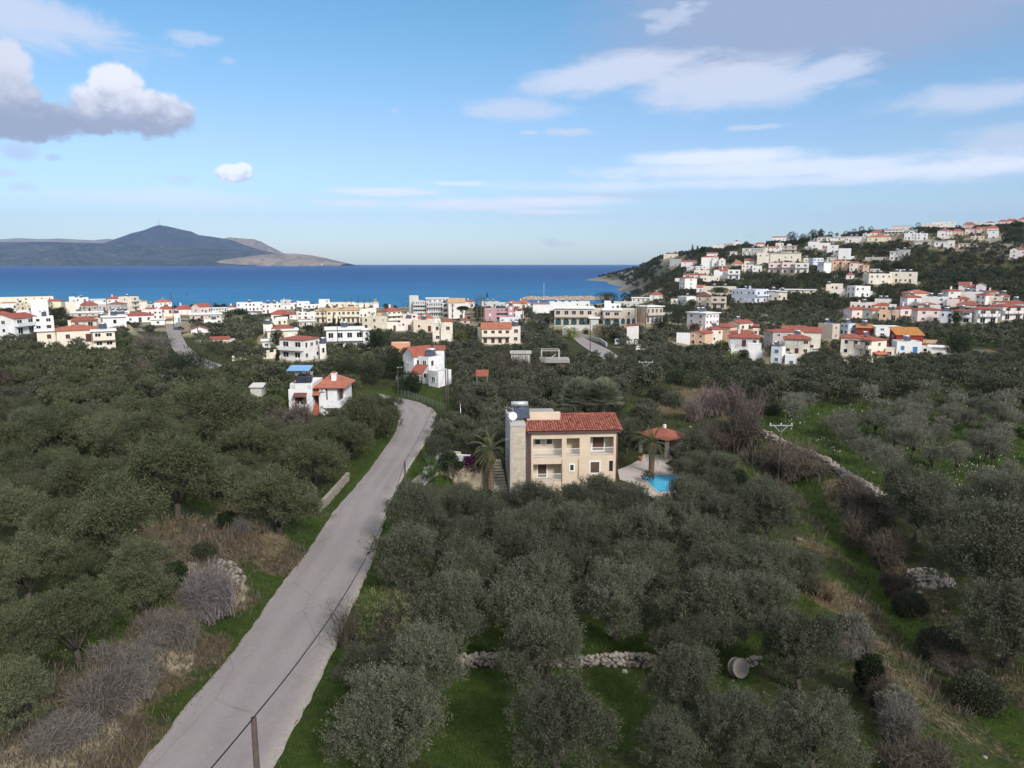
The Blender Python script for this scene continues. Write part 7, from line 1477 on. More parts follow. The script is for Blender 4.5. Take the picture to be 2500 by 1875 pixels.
def blobtree(seed, n, ln, wd, R0, Hh, mat, z0=.5, shape='round', lob=9, bark=None, tr=.16):
    rng = np.random.default_rng(seed); V = []; T = []; lobes = []
    for i in range(lob):
        a = i*2.4; 
        if shape == 'round': t = (i+.5)/lob; rr = R0*.62*math.sqrt(1-(2*t-1)**2)*rng.uniform(.8, 1.1); z = z0+R0*.3+(Hh-z0-R0*.55)*t; lobes.append((rr*math.cos(a), rr*math.sin(a), z, R0*rng.uniform(.38, .52)))
        elif shape == 'umbrella': rr = R0*math.sqrt((i+.5)/lob)*.78; lobes.append((rr*math.cos(a), rr*math.sin(a), Hh-R0*.34-.28*rr*rr/R0, R0*rng.uniform(.26, .36)))
        elif shape == 'column': t = (i+.5)/lob; lobes.append((rng.normal(0, R0*.1), rng.normal(0, R0*.1), z0+(Hh-z0)*t, R0*(1.05-t*.85)*.9))
        elif shape == 'tiers': t = (i+.5)/lob; rr = R0*(1-t*.92)*.55; lobes.append((rr*math.cos(a*1.3), rr*math.sin(a*1.3), z0+(Hh-z0)*t, R0*(1-t*.85)*.62))
    cnt = np.array([l[3]**2 for l in lobes]); cnt = (cnt/cnt.sum()*n).astype(int)
    for (x, y, z, r), k in zip(lobes, cnt):
        u = sphere(k, rng); p = np.array([x, y, z])+u*(r*rng.uniform(.6, 1.05, k))[:, None]*np.array([1, 1, .32 if shape == 'tiers' else (.75 if shape == 'umbrella' else 1.0)])
        d = u*1.0+rng.normal(0, .5, (k, 3))+np.array([0, 0, .9 if shape == 'column' else .25]); V.append(sprays(p, d, ln*rng.uniform(.6, 1.4, k), wd*rng.uniform(.7, 1.3, k), rng)); T.append(np.clip(rng.normal(.45, .2, k)+rng.normal(0, .06), 0, 1))
    m = MB(); m.tube([(0,0,-.5),(.05,0,Hh*.4),(0,.05,Hh*.8)], [tr, tr*.8, tr*.3], 7)
    for l in lobes[::2]: m.tube([(0,0,max(.3, l[2]*.6)), (l[0]*.6, l[1]*.6, l[2]*.85), l[:3]], [tr*.5, tr*.35, tr*.15], 5)
    o = m.build('trunk', bark or BARKD); me = o.data; bpy.data.objects.remove(o); return quadmesh('crown', np.concatenate(V), np.concatenate(T), [mat]), me
def tree_px(px, ptop, pbase, wpx, label, kind, seed, shape='round', mat=DARKG, n=5000, ln=.3, wd=.07, z0=.4, lob=10, group=None, cat='tree', Y=None, tr=.16):
    g = hit(px, pbase) if Y is None else atY(px, pbase, Y); s = FPX/proj(g)[2]; zt = atY(px, ptop, g[1])[2]; hgt = zt-H(g[0], g[1]); R0 = wpx/s/2
    if s > 13: n *= 3; ln *= .5; wd *= .5
    cr = blobtree(seed, n, ln*max(1, s**-1*6), wd*max(1, s**-1*6), R0, hgt, mat, z0*hgt, shape, lob, tr=tr); TREES.append((g[0], g[1], R0*.8)); return put_tree(kind, cr, g[0], g[1], 1, label, group, cat, rz=0)
TP = [(463,868,925,118,'broad dark evergreen tree below the far road','evergreen_tree','round',DARKG,7000),(920,805,868,62,'round dark evergreen tree left of the long red shed','evergreen_tree','round',DARKG,5000),
 (965,845,930,62,'tiered dark pine beside the white gabled house','pine_tree','tiers',DARKG,5000),(1004,912,962,62,'rounded citrus tree on the lawn of the white gabled house','citrus_tree','round',LIME if 0 else DARKG,5000),
 (850,880,935,80,'broad yellowish green tree above the blue canopy house','broadleaf_tree','round',SCRUB,5000),(910,880,940,62,'olive brown tree left of the tiered pine','broadleaf_tree','round',SCRUB,4500),
 (677,805,850,36,'upright dark tree beside the cream tank roofed house','evergreen_tree','round',DARKG,3500),(102,740,768,56,'dark spreading pine in the left village','pine_tree','round',DARKG,4000),(150,752,790,40,'dark green tree right of the spreading pine','evergreen_tree','round',DARKG,3500),
 (150,785,815,46,'dark tree behind the white twin roofed villa','evergreen_tree','round',DARKG,3500),(582,750,772,52,'low umbrella pine before the white beach hotel','pine_tree','umbrella',DARKG,3500),(1129,746,788,28,'round umbrella pine by the red kiosk','pine_tree','umbrella',DARKG,3500),
 (1483,717,745,58,'broad dark pine at the harbour end','pine_tree','round',DARKG,4000),(1655,738,800,84,'large dark pine grove tree right of the arcaded hotel','pine_tree','round',DARKG,7000),(1610,776,815,44,'dark tree under the arcaded hotel corner','evergreen_tree','round',DARKG,3500),
 (1755,698,750,50,'tall umbrella pine with a bare trunk on the slope','pine_tree','umbrella',DARKG,4000),(1688,733,752,26,'dark bush tree beside the sloping wing house','evergreen_tree','round',DARKG,2500),(2338,815,880,66,'large round dark tree right of the white workshop','evergreen_tree','round',DARKG,6000),
 (2210,618,660,56,'broad olive green tree above the long white block','eucalyptus_tree','round',SCRUB,4500),(2332,760,795,40,'dark twin crowned tree below the estate','evergreen_tree','round',DARKG,3000),(2052,665,682,26,'round tree before the small white cottage','evergreen_tree','round',DARKG,2500),
 (1300,785,812,50,'yellow green shrubbery beside the hotel pool','shrub','round',SCRUB,2500),(1390,800,825,50,'yellow green bush by the lane wall','shrub','round',LIME,2500),(1475,795,830,60,'bushy green and brown tree under the hotel terrace','broadleaf_tree','round',SCRUB,3500),
 (1123,808,835,30,'bright yellow shrub right of the tall cream house','shrub','round',LIME,2500),(610,828,852,32,'yellow green bush among the olives by the far road','shrub','round',LIME,2500),(2005,772,0,0,'','','',None,0),
 (1788,860,880,44,'bright lime hedge shrub behind the white terrace house','shrub','round',LIME,2500),(1760,833,850,34,'lime green hedge under the peach house','shrub','round',LIME,2500),(1815,855,880,30,'dark shrub between the white house fronts','shrub','round',DARKG,2500),
 (1925,1125,1160,70,'dense dark shrub at the pool garden corner','shrub','round',DARKG,3500),(1800,1150,1190,60,'dark green bush behind the pool lawn','shrub','round',DARKG,3500),(1095,1105,1150,56,'glossy dark shrub between road and villa drive','shrub','round',DARKG,3500),(985,1060,1100,0,'','','',None,0),
 (1790,930,975,60,'dark evergreen bush in the valley brush','shrub','round',DARKG,3500),(1095,1060,1105,50,'dark green tree behind the driveway','broadleaf_tree','round',DARKG,3500),(1605,945,975,52,'grey green bush above the pool pavilion roof','shrub','round',SCRUB,2500),(1650,905,935,60,'dark bush at the left of the stony clearing','shrub','round',DARKG,2500),(1700,915,945,64,'grey green bush in the middle of the stony clearing','shrub','round',SCRUB,2500),(1755,915,945,56,'brownish bush at the right of the stony clearing','shrub','round',SCRUB,2500),(1640,960,990,56,'low bush below the white boulder pile','shrub','round',OLIVE,2500),(1835,940,970,60,'dark olive bush behind the bare saplings','shrub','round',SCRUB,2500),(1880,985,1010,50,'green bush at the upper end of the long stone wall','shrub','round',SCRUB,2500),(2215,1455,1495,90,'dark bramble beside the stone heap, upper of three','shrub','round',SCRUB,3500),(2290,1545,1600,110,'dark bramble below the stone heap, middle of three','shrub','round',SCRUB,4000),(2385,1660,1725,120,'dark bramble near the right frame edge, lowest of three','shrub','round',SCRUB,4500),(555,1252,1290,52,'small dark green bush in the dry bank clearing','shrub','round',DARKG,2500),(430,1375,1420,50,'dark green bush beside the stone pile on the left slope','shrub','round',DARKG,2500),(500,1330,1365,60,'grey green low bush on the dry bank','shrub','round',SCRUB,2500),(2185,1690,1760,90,'grey green bush on the lower track bank','shrub','round',OLIVES,4000),(2120,1600,1690,70,'dark slim bush beside the lower grassy track','shrub','round',DARKG,3000),(2080,1500,1570,80,'pale green bush above the grassy track','shrub','round',OLIVES,3500)]
for i, (px, a, b, w_, lb_, kd, shp_, mt, n_l) in enumerate(TP):
    if w_: tree_px(px, a, b, w_, lb_, kd, 300+i, shp_, mt, n_l, cat='shrub' if kd == 'shrub' else 'tree', z0=.05 if kd in ('shrub', 'citrus_tree') else .25, lob=14 if shp_ != 'tiers' else 12)
for i, (px, a, b, w_, lb_) in enumerate([(815,765,800,9,'dark cypress, taller of two before the yellow hotel row'),(827,772,800,8,'dark cypress, shorter of two before the yellow hotel row'),(311,838,862,9,'clipped cypress in the garden of the cream pergola villa'),(1690,598,615,6,'slim cypress, left on the headland ridge'),(1703,600,613,6,'slim cypress, right on the headland ridge'),(678,850,880,7,'narrow dark cypress at the pale pink villa corner'),(1189,714,742,10,'araucaria spire above the seaside roofs')]):
    tree_px(px, a, b, w_, lb_, 'cypress_tree', 400+i, 'column', DARKG, 1500, .3, .06, .02, 9)
# crest pines
for i, (px, a, b, w_, lb_) in enumerate([(1932,567,600,28,'leftmost'),(1960,572,600,24,'second'),(1985,562,592,24,'third'),(2003,560,590,16,'fourth'),(2028,563,580,22,'fifth'),(2043,566,580,14,'sixth'),(2065,562,580,24,'seventh'),(2085,556,578,26,'eighth'),(2102,550,575,22,'ninth'),(2125,550,568,24,'tenth'),(2240,540,562,26,'eleventh'),(2482,540,556,26,'last'),(1715,603,618,14,'first on the headland'),(1722,605,616,10,'second on the headland'),(1822,590,600,18,'low one left of the crest house')]):
    tree_px(px, a, b, w_, 'dark pine on the hill crest, %s counted from the left' % lb_ if 'one' not in lb_ and 'head' not in lb_ else 'dark pine on the ridge, '+lb_, 'pine_tree', 420+i, 'round', DARKG, 1300, .35, .08, .2, 8, 'pines along the hill crest')
# ---- palms
def date_palm(seed, trunk_h, fr_len, nfr=42, leaflets=26, tr=.28, bulb=True, mat=None):
    rng = np.random.default_rng(seed); m = MB(); prof = [(tr*1.25, -.4), (tr*1.2, .1), (tr*.95, .4)]
    nr = int(trunk_h/.16)
    for i in range(nr): z = .4+(trunk_h-.4)*i/nr; prof += [(tr*(.93+.14*(i % 2)), z)]
    if bulb: prof += [(tr*1.15, trunk_h), (tr*1.75, trunk_h+.35), (tr*1.8, trunk_h+.9), (tr*1.2, trunk_h+1.35), (tr*.4, trunk_h+1.6)]
    else: prof += [(tr*1.1, trunk_h), (tr*.3, trunk_h+.4)]
    m.lathe(prof, 14, smooth=False); o = m.build('trunk', simple('palm_trunk', (.17,.115,.085), .95, .35, 5, bmp=.6)); tme = o.data; bpy.data.objects.remove(o)
    V = []; T = []; top = trunk_h+(1.35 if bulb else .3)
    for f in range(nfr):
        a = f*2.399; el_ = R(86-118*((f+.5)/nfr)**.9); L_ = fr_len*rng.uniform(.85, 1.1); p = np.array([0, 0, top]); d = np.array([math.cos(a)*math.cos(el_), math.sin(a)*math.cos(el_), math.sin(el_)]); k = leaflets; tn = rng.uniform(.25, .8); prev = p.copy()
        for j in range(k):
            t = (j+1)/k; d = unit(d+np.array([0, 0, -.062])); p = prev+d*L_/k; sd = unit(np.cross(d, np.array([0, 0, 1.0]))+1e-6); V.append([prev-sd*.02, prev+sd*.02, p+sd*.015, p-sd*.015]); T.append(tn*.8)
            if t > .12:
                ll = fr_len*.17*math.sin(math.pi*min(1, t*.85+.12))+.08
                for s in (-1, 1): q = p+(sd*s*.8+d*.55+np.array([0, 0, .22]))*ll; wv = np.cross(unit(q-p), np.array([0, 0, 1.0]))*.05; V.append([p, (p+q)/2+wv, q, (p+q)/2-wv]); T.append(np.clip(tn+rng.normal(0, .12), 0, 1))
            prev = p
    return quadmesh('fronds', np.array(V).reshape(-1, 3), T, [mat or PALMG]), tme
def palm_px(px, ptop_trunk, pbase, label, frpx, seed, Y=None, bulb=True, group=None, nfr=42, tr=.28, leaflets=24, z=None):
    g = hit(px, pbase) if Y is None else atY(px, pbase, Y); zb = H(g[0], g[1]) if z is None else z; s = FPX/proj(g)[2]; th = atY(px, ptop_trunk, g[1])[2]-zb
    c = date_palm(seed, max(.8, th-(1.4 if bulb else 0)), frpx/s, nfr, leaflets, tr, bulb); TREES.append((g[0], g[1], 1.5)); return put_tree('palm_tree', c, g[0], g[1], 1, label, group, cat='palm tree', cname='fronds', dz=zb-H(g[0], g[1]))
palm_px(1590, 1083, 1157, 'feathery date palm with a thick trunk bulb at the pool', 54, 1, tr=.42, nfr=34)
palm_px(1198, 1103, 1180, 'feathery date palm with a thick trunk bulb left of the villa tower', 60, 2, Y=92.5, tr=.42, nfr=36)
FANG = leafmat('fan_palm_leaves', (.085,.098,.06), (.19,.205,.135), (.33,.34,.24))
def fan_palm(seed, th, R0, nl=46):
    rng = np.random.default_rng(seed); m = MB(); m.tube([(0,0,-.4),(0,0,th)], [.4, .32], 10); o = m.build('trunk', MATS['palm_trunk']); tme = o.data; bpy.data.objects.remove(o); V = []; T = []
    for f in range(nl):
        a = f*2.399; el_ = R(90-100*((f+.5)/nl)**1.1); d = np.array([math.cos(a)*math.cos(el_), math.sin(a)*math.cos(el_), math.sin(el_)]); c = np.array([0, 0, th])+d*R0*.5*rng.uniform(.85, 1.1); sd = unit(np.cross(d, np.array([0, 0, 1.0]))); up_ = np.cross(sd, d); tn = rng.uniform(.2, .9)
        V.append([np.array([0, 0, th])-sd*.03, np.array([0, 0, th])+sd*.03, c+sd*.03, c-sd*.03]); T.append(tn)
        for j in range(26):
            b = R(-115+230*j/25); q = c+(d*math.cos(b)+sd*math.sin(b))*R0*.55+up_*rng.normal(0, .07)-np.array([0, 0, .05*R0*abs(math.sin(b))]); w_ = np.cross(unit(q-c), up_)*.10; V.append([c, c+(q-c)*.6+w_, q, c+(q-c)*.6-w_]); T.append(np.clip(tn+rng.normal(0, .15), 0, 1))
    return quadmesh('fronds', np.array(V).reshape(-1, 3), T, [FANG]), tme
for px, yb_, w_, lb_, sd in ((1415,1010,56,'grey green fan palm, left of the pair behind the villa',3),(1472,1012,54,'grey green fan palm, right of the pair behind the villa',4)):
    g = atY(px, yb_, 112); s = FPX/proj(g)[2]; c = fan_palm(sd, float(atY(px, 974, 112)[2]-H(g[0], g[1])), w_/s); TREES.append((g[0], g[1], 3)); put_tree('palm_tree', c, g[0], g[1], 1, lb_, 'fan palms behind the villa', 'palm tree', cname='fronds')
small = [(420+188/5.03,718,745,8,'slim palm with a ball head, right of two at the shore',None),(418,720,748,8,'slim palm with a ball head, left of two at the shore',None),(183,738,765,9,'palm before the tall cream wall house',None),(208,742,765,8,'small palm left of the mauve houses',None),(262,735,760,8,'palm behind the red roofs of the left village',None),(181,722,738,8,'palm by the white stair tower',None),
 (100,788,815,22,'dark palm before the white twin roofed villa',None),(790,765,815,17,'palm left of the two cypresses',None),(775,800,830,20,'bushy palm beside the white slab house',None),(1075,800,845,20,'palm before the tall cream house',None),(1105,748,800,11,'tall palm by the grey hotel',None),(1150,745,790,12,'tall brown palm beside the umbrella pine',None),
 (1165,735,785,14,'tall palm, left of the group behind the mauve hotel',None),(1175,732,785,14,'tall palm, middle of the group behind the mauve hotel',None),(1183,735,785,14,'tall palm, right of the group behind the mauve hotel',None),(1276,745,790,12,'palm beside the hotel pool',None),(1305,768,789,13,'short palm beside the hotel pool',None),(1550,755,805,12,'palm, left of three before the arcaded hotel',None),(1562,760,805,13,'palm, middle of three before the arcaded hotel',None),(1576,748,805,12,'palm, right of three before the arcaded hotel',None),
 (2175,765,792,17,'thick palm before the peach estate house',None),(1595,728,745,9,'palm, left of the group above the arcaded hotel',None),(1612,728,746,9,'palm, middle of the group above the arcaded hotel',None),(1622,726,745,9,'palm, right of the group above the arcaded hotel',None),(1805,606,620,8,'palm before the grey arched block',None),(1706,676,690,8,'palm beside the tall blank house',None),
 (845,735,752,8,'seafront palm, first from the left',None),(858,734,752,8,'seafront palm, second from the left',None),(875,735,752,8,'seafront palm, third from the left',None),(890,736,752,8,'seafront palm, fourth from the left',None),(903,735,752,8,'seafront palm, fifth from the left',None),(985,745,765,9,'seafront palm, left of the grey hotel tower',None),(995,744,765,9,'seafront palm, touching the grey hotel tower',None),(1293,722,740,8,'palm at the breakwater root',None),(680,985,1000,20,'dark palm at the blue canopy house corner',None)]
SPALM = [date_palm(50+i, 5.0, 2.4, 26, 9, .2, False) for i in range(2)]
for i, (px, a, b, r_, lb_, _) in enumerate(small):
    g = hit(px, b); s = FPX/proj(g)[2]; zt = atY(px, a, g[1])[2]; th = max(1.2, zt-H(g[0], g[1])); o = put_tree('palm_tree', SPALM[i % 2], g[0], g[1], 1, lb_, 'village palms', 'palm tree', cname='fronds'); k_ = (r_/s)/2.3
    for ch in o.children:
        if ch.name.startswith('trunk'): ch.scale = (.9, .9, th/5.3)
        else: ch.scale = (k_, k_, k_); ch.location = (0, 0, th-5.3*k_)
    TREES.append((g[0], g[1], 1.0))
# yucca and trailing plants of the villa garden
def rosette(px, py, w, h_px, label, n, name, mat, seed, ln=.55, wd=.035):
    g = hit(px, py); s = FPX/proj(g)[2]; R0 = w/s/2; Hh = h_px/s; rng = np.random.default_rng(seed); V = []; T = []
    for _ in range(n):
        c = np.array([rng.normal(0, R0*.4), rng.normal(0, R0*.4), rng.uniform(.15, 1)*Hh*.85]); k = 26; d = sphere(k, rng)+np.array([0, 0, .35]); V.append(sprays(np.tile(c, (k, 1)), d, ln*rng.uniform(.7, 1.2, k), wd, rng)); T.append(np.clip(rng.normal(.5, .2, k), 0, 1))
    o = link(bpy.data.objects.new(name, quadmesh(name, np.concatenate(V), np.concatenate(T), [mat]))); o.location = (g[0], g[1], H(g[0], g[1])); TREES.append((g[0], g[1], R0)); return tag(o, label, 'plant')
YUC = leafmat('yucca_leaves', (.018,.045,.008), (.045,.095,.02), (.10,.16,.05))
rosette(1054, 1180, 52, 72, 'bright green spiky yucca clump at the road verge', 40, 'yucca', YUC, 3)
rosette(1127, 1095, 30, 46, 'bright green spiky shrub behind the driveway wall', 24, 'yucca', YUC, 4)
rosette(692, 1005, 32, 34, 'yellow green spiky plant under the blue canopy house', 22, 'yucca', LIME, 5)
def trailing(a, b, h, n, label, mat, name, seed):
    rng = np.random.default_rng(seed); a = np.asarray(a); b = np.asarray(b); t = rng.random(n)[:, None]; p = a+(b-a)*t+np.stack([rng.normal(0, .1, n), -.35-np.abs(rng.normal(0, .22, n)), -np.abs(rng.normal(0, h*.45, n))+.25], -1); d = rng.normal(0, .5, (n, 3))+np.array([0, -.4, -.2])
    c = (a+b)/2; o = link(bpy.data.objects.new(name, quadmesh(name, sprays(p-c, d, .3*rng.uniform(.6, 1.3, n), .07, rng), np.clip(rng.normal(.5, .2, n), 0, 1), [mat]))); o.location = tuple(map(float, c)); return tag(o, label, 'plant')
za = float(NP(800, 352, 94)[2]); e = NP(560, 0, 94)[0]; f_ = NP(960, 0, 94)[0]; e2_ = NP(990, 0, 94)[0]; f2_ = NP(1330, 0, 94)[0]
trailing((e, 94, za), (f_, 94, za), 1.3, 1500, 'brownish green creeper hanging over the rubble retaining wall', DARKG, 'creeper', 1)
trailing((e2_, 94.2, za+.6), (f2_, 94.2, za+.5), 1.7, 1700, 'dark bougainvillea with purple bracts spilling over the retaining wall', PURPLE, 'bougainvillea', 2)
a = V3(1640, 470, VZ+2.7); b = V3(1825, 485, VZ+2.7); trailing(a+np.array([0, .2, 0]), b+np.array([0, .2, 0]), 1.0, 1500, 'purple bougainvillea hanging from the pool pavilion eave', PURPLE, 'bougainvillea', 3)
g = hit(1107, 1190); V, T = twiggy(77, 60, .9, 2.2, wd=.03); o = put_tree('pruned_tree', (quadmesh('crown', V+np.array([0, 0, 1.3]), T, [TWIGB]), trunk_mb(78, [(0,0,1.9,.3)], 1.2, .12).build('trunk', BARK).data), g[0], g[1], 1, 'small pruned bare tree on the lawn under the retaining wall', None, rz=0)
for x in [q for q in C.objects if q.parent is None and q.type == 'MESH' and q.name.startswith('trunk')]: bpy.data.objects.remove(x)
# ---- scatter of the further groves ---------------------------------------
rng = np.random.default_rng(77)
FT = np.array([(f[0], f[1], f[2], f[3], f[4]) for f in FOOT])
def free(x, y, r_):
    if len(FT):
        c, s = np.cos(FT[:, 4]), np.sin(FT[:, 4]); dx = (x-FT[:, 0]); dy = (y-FT[:, 1]); u = dx*c+dy*s; v = -dx*s+dy*c
        if np.any((np.abs(u) < FT[:, 2]+r_) & (np.abs(v) < FT[:, 3]+r_)): return False
    return True
ROADS = [(roadC[:, :2], 3.2), (road2C[:, :2], 4.0), (road3C[:, :2], 4.5)]
def offroad(x, y, r_):
    for pl, wd_ in ROADS:
        if dline(pl, np.array([x]), np.array([y]))[0][0] < wd_+r_: return False
    return True
CLEAR = [[hit(*q)[:2] for q in poly] for poly in (
    [(330,985),(385,980),(400,1030),(330,1050)], [(440,1240),(580,1215),(700,1290),(760,1300),(470,1720),(330,1880),(20,1880),(300,1640),(430,1500)], [(930,945),(1075,975),(1090,1030),(1000,975),(900,975)],
    [(1500,985),(1570,975),(1580,1010),(1500,1020)], [(1640,905),(1790,930),(1880,1010),(1990,1110),(2200,1240),(2180,1420),(2500,1880),(2250,1880),(1990,1400),(1900,1230),(1700,1120),(1560,1000)],
    [(2050,875),(2140,875),(2150,905),(2050,900)], [(2290,955),(2380,945),(2400,975),(2310,985)], [(2360,850),(2430,850),(2430,885),(2360,885)], [(820,830),(900,830),(900,850),(820,850)], [(590,945),(660,945),(670,985),(590,985)],
    [(1850,1040),(1930,1040),(2210,1240),(2190,1260),(1850,1080)], [(330,815),(390,815),(400,840),(330,850)])]
def cleared(x, y):
    return any(bool(inpoly(p, np.array([x]), np.array([y]))[0]) for p in CLEAR)
VA = np.array(VIS)
def fit(x, y, z, s, hgt=3.9, rw=2.3):
    """largest scale at which a tree here leaves free the walls that the photograph shows above it"""
    q = proj((x, y, z+hgt*s)); hw = rw*s*FPX/q[2]*.75; m_ = (VA[:, 0]-hw < q[0]) & (VA[:, 1]+hw > q[0]) & (VA[:, 3] > y+.5)
    if not m_.any(): return s
    lim = VA[m_, 2].max()
    if q[1] >= lim: return s
    return (atY(q[0], lim, y)[2]-z)/hgt
cand = []
y = 62.0
while y < 345:
    sp_c = 4.3+(y-60)*.0035; x = -.80*y-8
    while x < .82*y+8:
        cand.append((x+rng.uniform(-.32, .32)*sp_c+(.5*sp_c if int(y/sp_c) % 2 else 0), y+rng.uniform(-.32, .32)*sp_c)); x += sp_c
    y += sp_c*.92
TR = np.array(TREES); sel = []
for x, y in cand:
    z = H(x, y); q = proj((x, y, z+2)); px, py = q[0], q[1]
    if not (-90 < px < 2590) or py > 1990: continue
    if y < 74 and px > 700: continue
    if 860 < px < 1960 and py > 1090 and y < 92: continue
    sil = bool(inpoly(SILP, np.array([x]), np.array([y]))[0])
    if z < 4.0 or (z > 17.5 and y > 200): continue
    if np.any(np.hypot(TR[:, 0]-x, TR[:, 1]-y) < TR[:, 2]+1.5): continue
    if not free(x, y, .9) or not offroad(x, y, 2.0) or cleared(x, y): continue
    if y > 232 and px < 1500 and not any(inpoly(pg, np.array([px]), np.array([py]))[0] for pg in ([(425,905),(450,800),(640,770),(690,850),(640,905)], [(1110,800),(1330,790),(1420,870),(1110,905)])) and rng.random() < .8: continue
    if y > 285 and rng.random() < .4: continue
    if sil and rng.random() < .42: continue
    if (z > 13.5 and y > 220) and rng.random() < .35: continue
    s = fit(x, y, z, rng.uniform(.82, 1.15)*(1.0 if y < 160 else rng.uniform(.68, .92)), 3.9 if not sil else 4.3)
    if s < .42: continue
    if sil: s *= .9
    green = px < 900 and y < 210 and rng.random() < .75
    sel.append((proj((x, y, z))[2]/s, x, y, s, 's' if sil else ('g' if green else 'o'), px, py))
sel.sort(); NIND = 300-len([o for o in C.objects if o.name.startswith('olive_tree') and o.parent is None])
ZONES = [('silver grey open crowned olive with dark trunk in the field right of the stone wall', 'silver olives of the right field', lambda q: q[4] == 's'),
         ('green olive crown in the close grove between left frame edge and far road', 'olives of the left grove', lambda q: q[5] < 960),
         ('grey green olive in the valley grove behind the villa and its pool', 'olives behind the villa', lambda q: q[5] < 1700),
         ('olive tree of the dense dark grove below the red roofed estate', 'olives below the estate', lambda q: True)]
def pos_label(q):
    for lb_, gp_, fn in ZONES:
        if fn(q): return lb_, gp_
for q in sel[:NIND]:
    lb_, gp_ = pos_label(q); pr_ = SILV if q[4] == 's' else (NEARG if q[4] == 'g' and q[2] < 110 else MIDG if q[4] == 'g' else (NEAR if q[2] < 105 else MID))
    put_tree('olive_tree', random.choice(pr_), q[1], q[2], q[3], lb_, gp_, sz=random.uniform(.9, 1.1))
# everything farther: one mass per colour
def tile_mass(name, items, protosV, mat, label, kind='stuff'):
    Vs = []; Ts = []
    for (x, y, s, k) in items:
        V, T = protosV[k % len(protosV)]; a = rng.random()*6.283; ca, sa = math.cos(a)*s, math.sin(a)*s; W_ = np.empty_like(V); W_[:, 0] = V[:, 0]*ca-V[:, 1]*sa+x; W_[:, 1] = V[:, 0]*sa+V[:, 1]*ca+y; W_[:, 2] = V[:, 2]*s*rng.uniform(.85, 1.12)+H(x, y)-.1
        Vs.append(W_.astype(np.float32)); Ts.append(np.clip(T+rng.normal(0, .12), 0, 1))
    if not Vs: return
    o = link(bpy.data.objects.new(name, quadmesh(name, np.concatenate(Vs), np.concatenate(Ts), [mat]))); return tag(o, label, kind=kind)
FARP = [olive_crown(200+i, 1300, .46, .12, K0=12, per=7)[:2] for i in range(8)]; FARP2 = [olive_crown(220+i, 560, .66, .22, K0=10, per=5)[:2] for i in range(8)]; FARS = [olive_crown(240+i, 1500, .45, .07, up=.9, zc=2.45, flat=.6, K0=11, per=9, shag=1.5)[:2] for i in range(5)]
rest = sel[NIND:]; print('olives', len(sel), 'rest', len(rest))
tile_mass('olive_grove', [(q[1], q[2], q[3], i) for i, q in enumerate(rest) if q[4] == 's'], FARS, OLIVES, 'far part of the silver olive field')
tile_mass('olive_grove', [(q[1], q[2], q[3], i) for i, q in enumerate(rest) if q[4] == 'g'], FARP, OLIVEG, 'green olive canopy of the far left grove')
tile_mass('olive_grove', [(q[1], q[2], q[3], i) for i, q in enumerate(rest) if q[4] == 'o' and q[2] < 215], FARP, OLIVE, 'grey green olive canopy of the valley')
tile_mass('olive_grove', [(q[1], q[2], q[3], i) for i, q in enumerate(rest) if q[4] == 'o' and q[2] >= 215], FARP2, OLIVE, 'far olive canopy between the houses')
# hill scrub
sc_items = []
for _ in range(26000):
    v = rng.random(); y = 210*math.exp(v*math.log(1100/210)); x = rng.uniform(-.05, .9)*y; z = H(x, y)
    if z < 5 or (y < 260 and z < 15): continue
    if y < 345 and z < 14: continue
    r_ = rng.uniform(.35, 1.0)*(1+y/700)
    if vnoise(np.array([x]), np.array([y]), 22, 9)[0] > .22 and rng.random() < .85: continue
    if z < 14 and rng.random() < .6: continue
    if not free(x, y, r_*1.1+1.2): continue
    s = fit(x, y, z, r_*.75, 3.2)
    if s < .22: continue
    sc_items.append((x, y, s, _))
print('scrub', len(sc_items)); SCRP = [olive_crown(260+i, 260, .62, .30, zc=1.3, K0=8, per=4)[:2] for i in range(8)]
tile_mass('hill_scrub', sc_items[:9000], SCRP, SCRUB, 'dark evergreen scrub and low trees covering the hillside')
hd = [(rng.uniform(.07, .2)*y, y, rng.uniform(.6, 1.6), i) for i, y in enumerate(rng.uniform(850, 2300, 1800))]; hd = [(x, y, s, k) for x, y, s, k in hd if H(x, y) > 6]
tile_mass('hill_scrub', hd, SCRP, SCRUB, 'low scrub dotted over the rocky headland')
vg = []
for _ in range(430):
    y = rng.uniform(240, 560); x = rng.uniform(-.75, .2)*y; z = H(x, y)
    s = fit(x, y, z, rng.uniform(.35, 1.0))
    if s > .3 and z > 1.8 and free(x, y, 1.0) and offroad(x, y, 2): vg.append((x, y, s, _))
tile_mass('village_greenery', vg, FARP2, SCRUB, 'garden greenery scattered between the village houses')
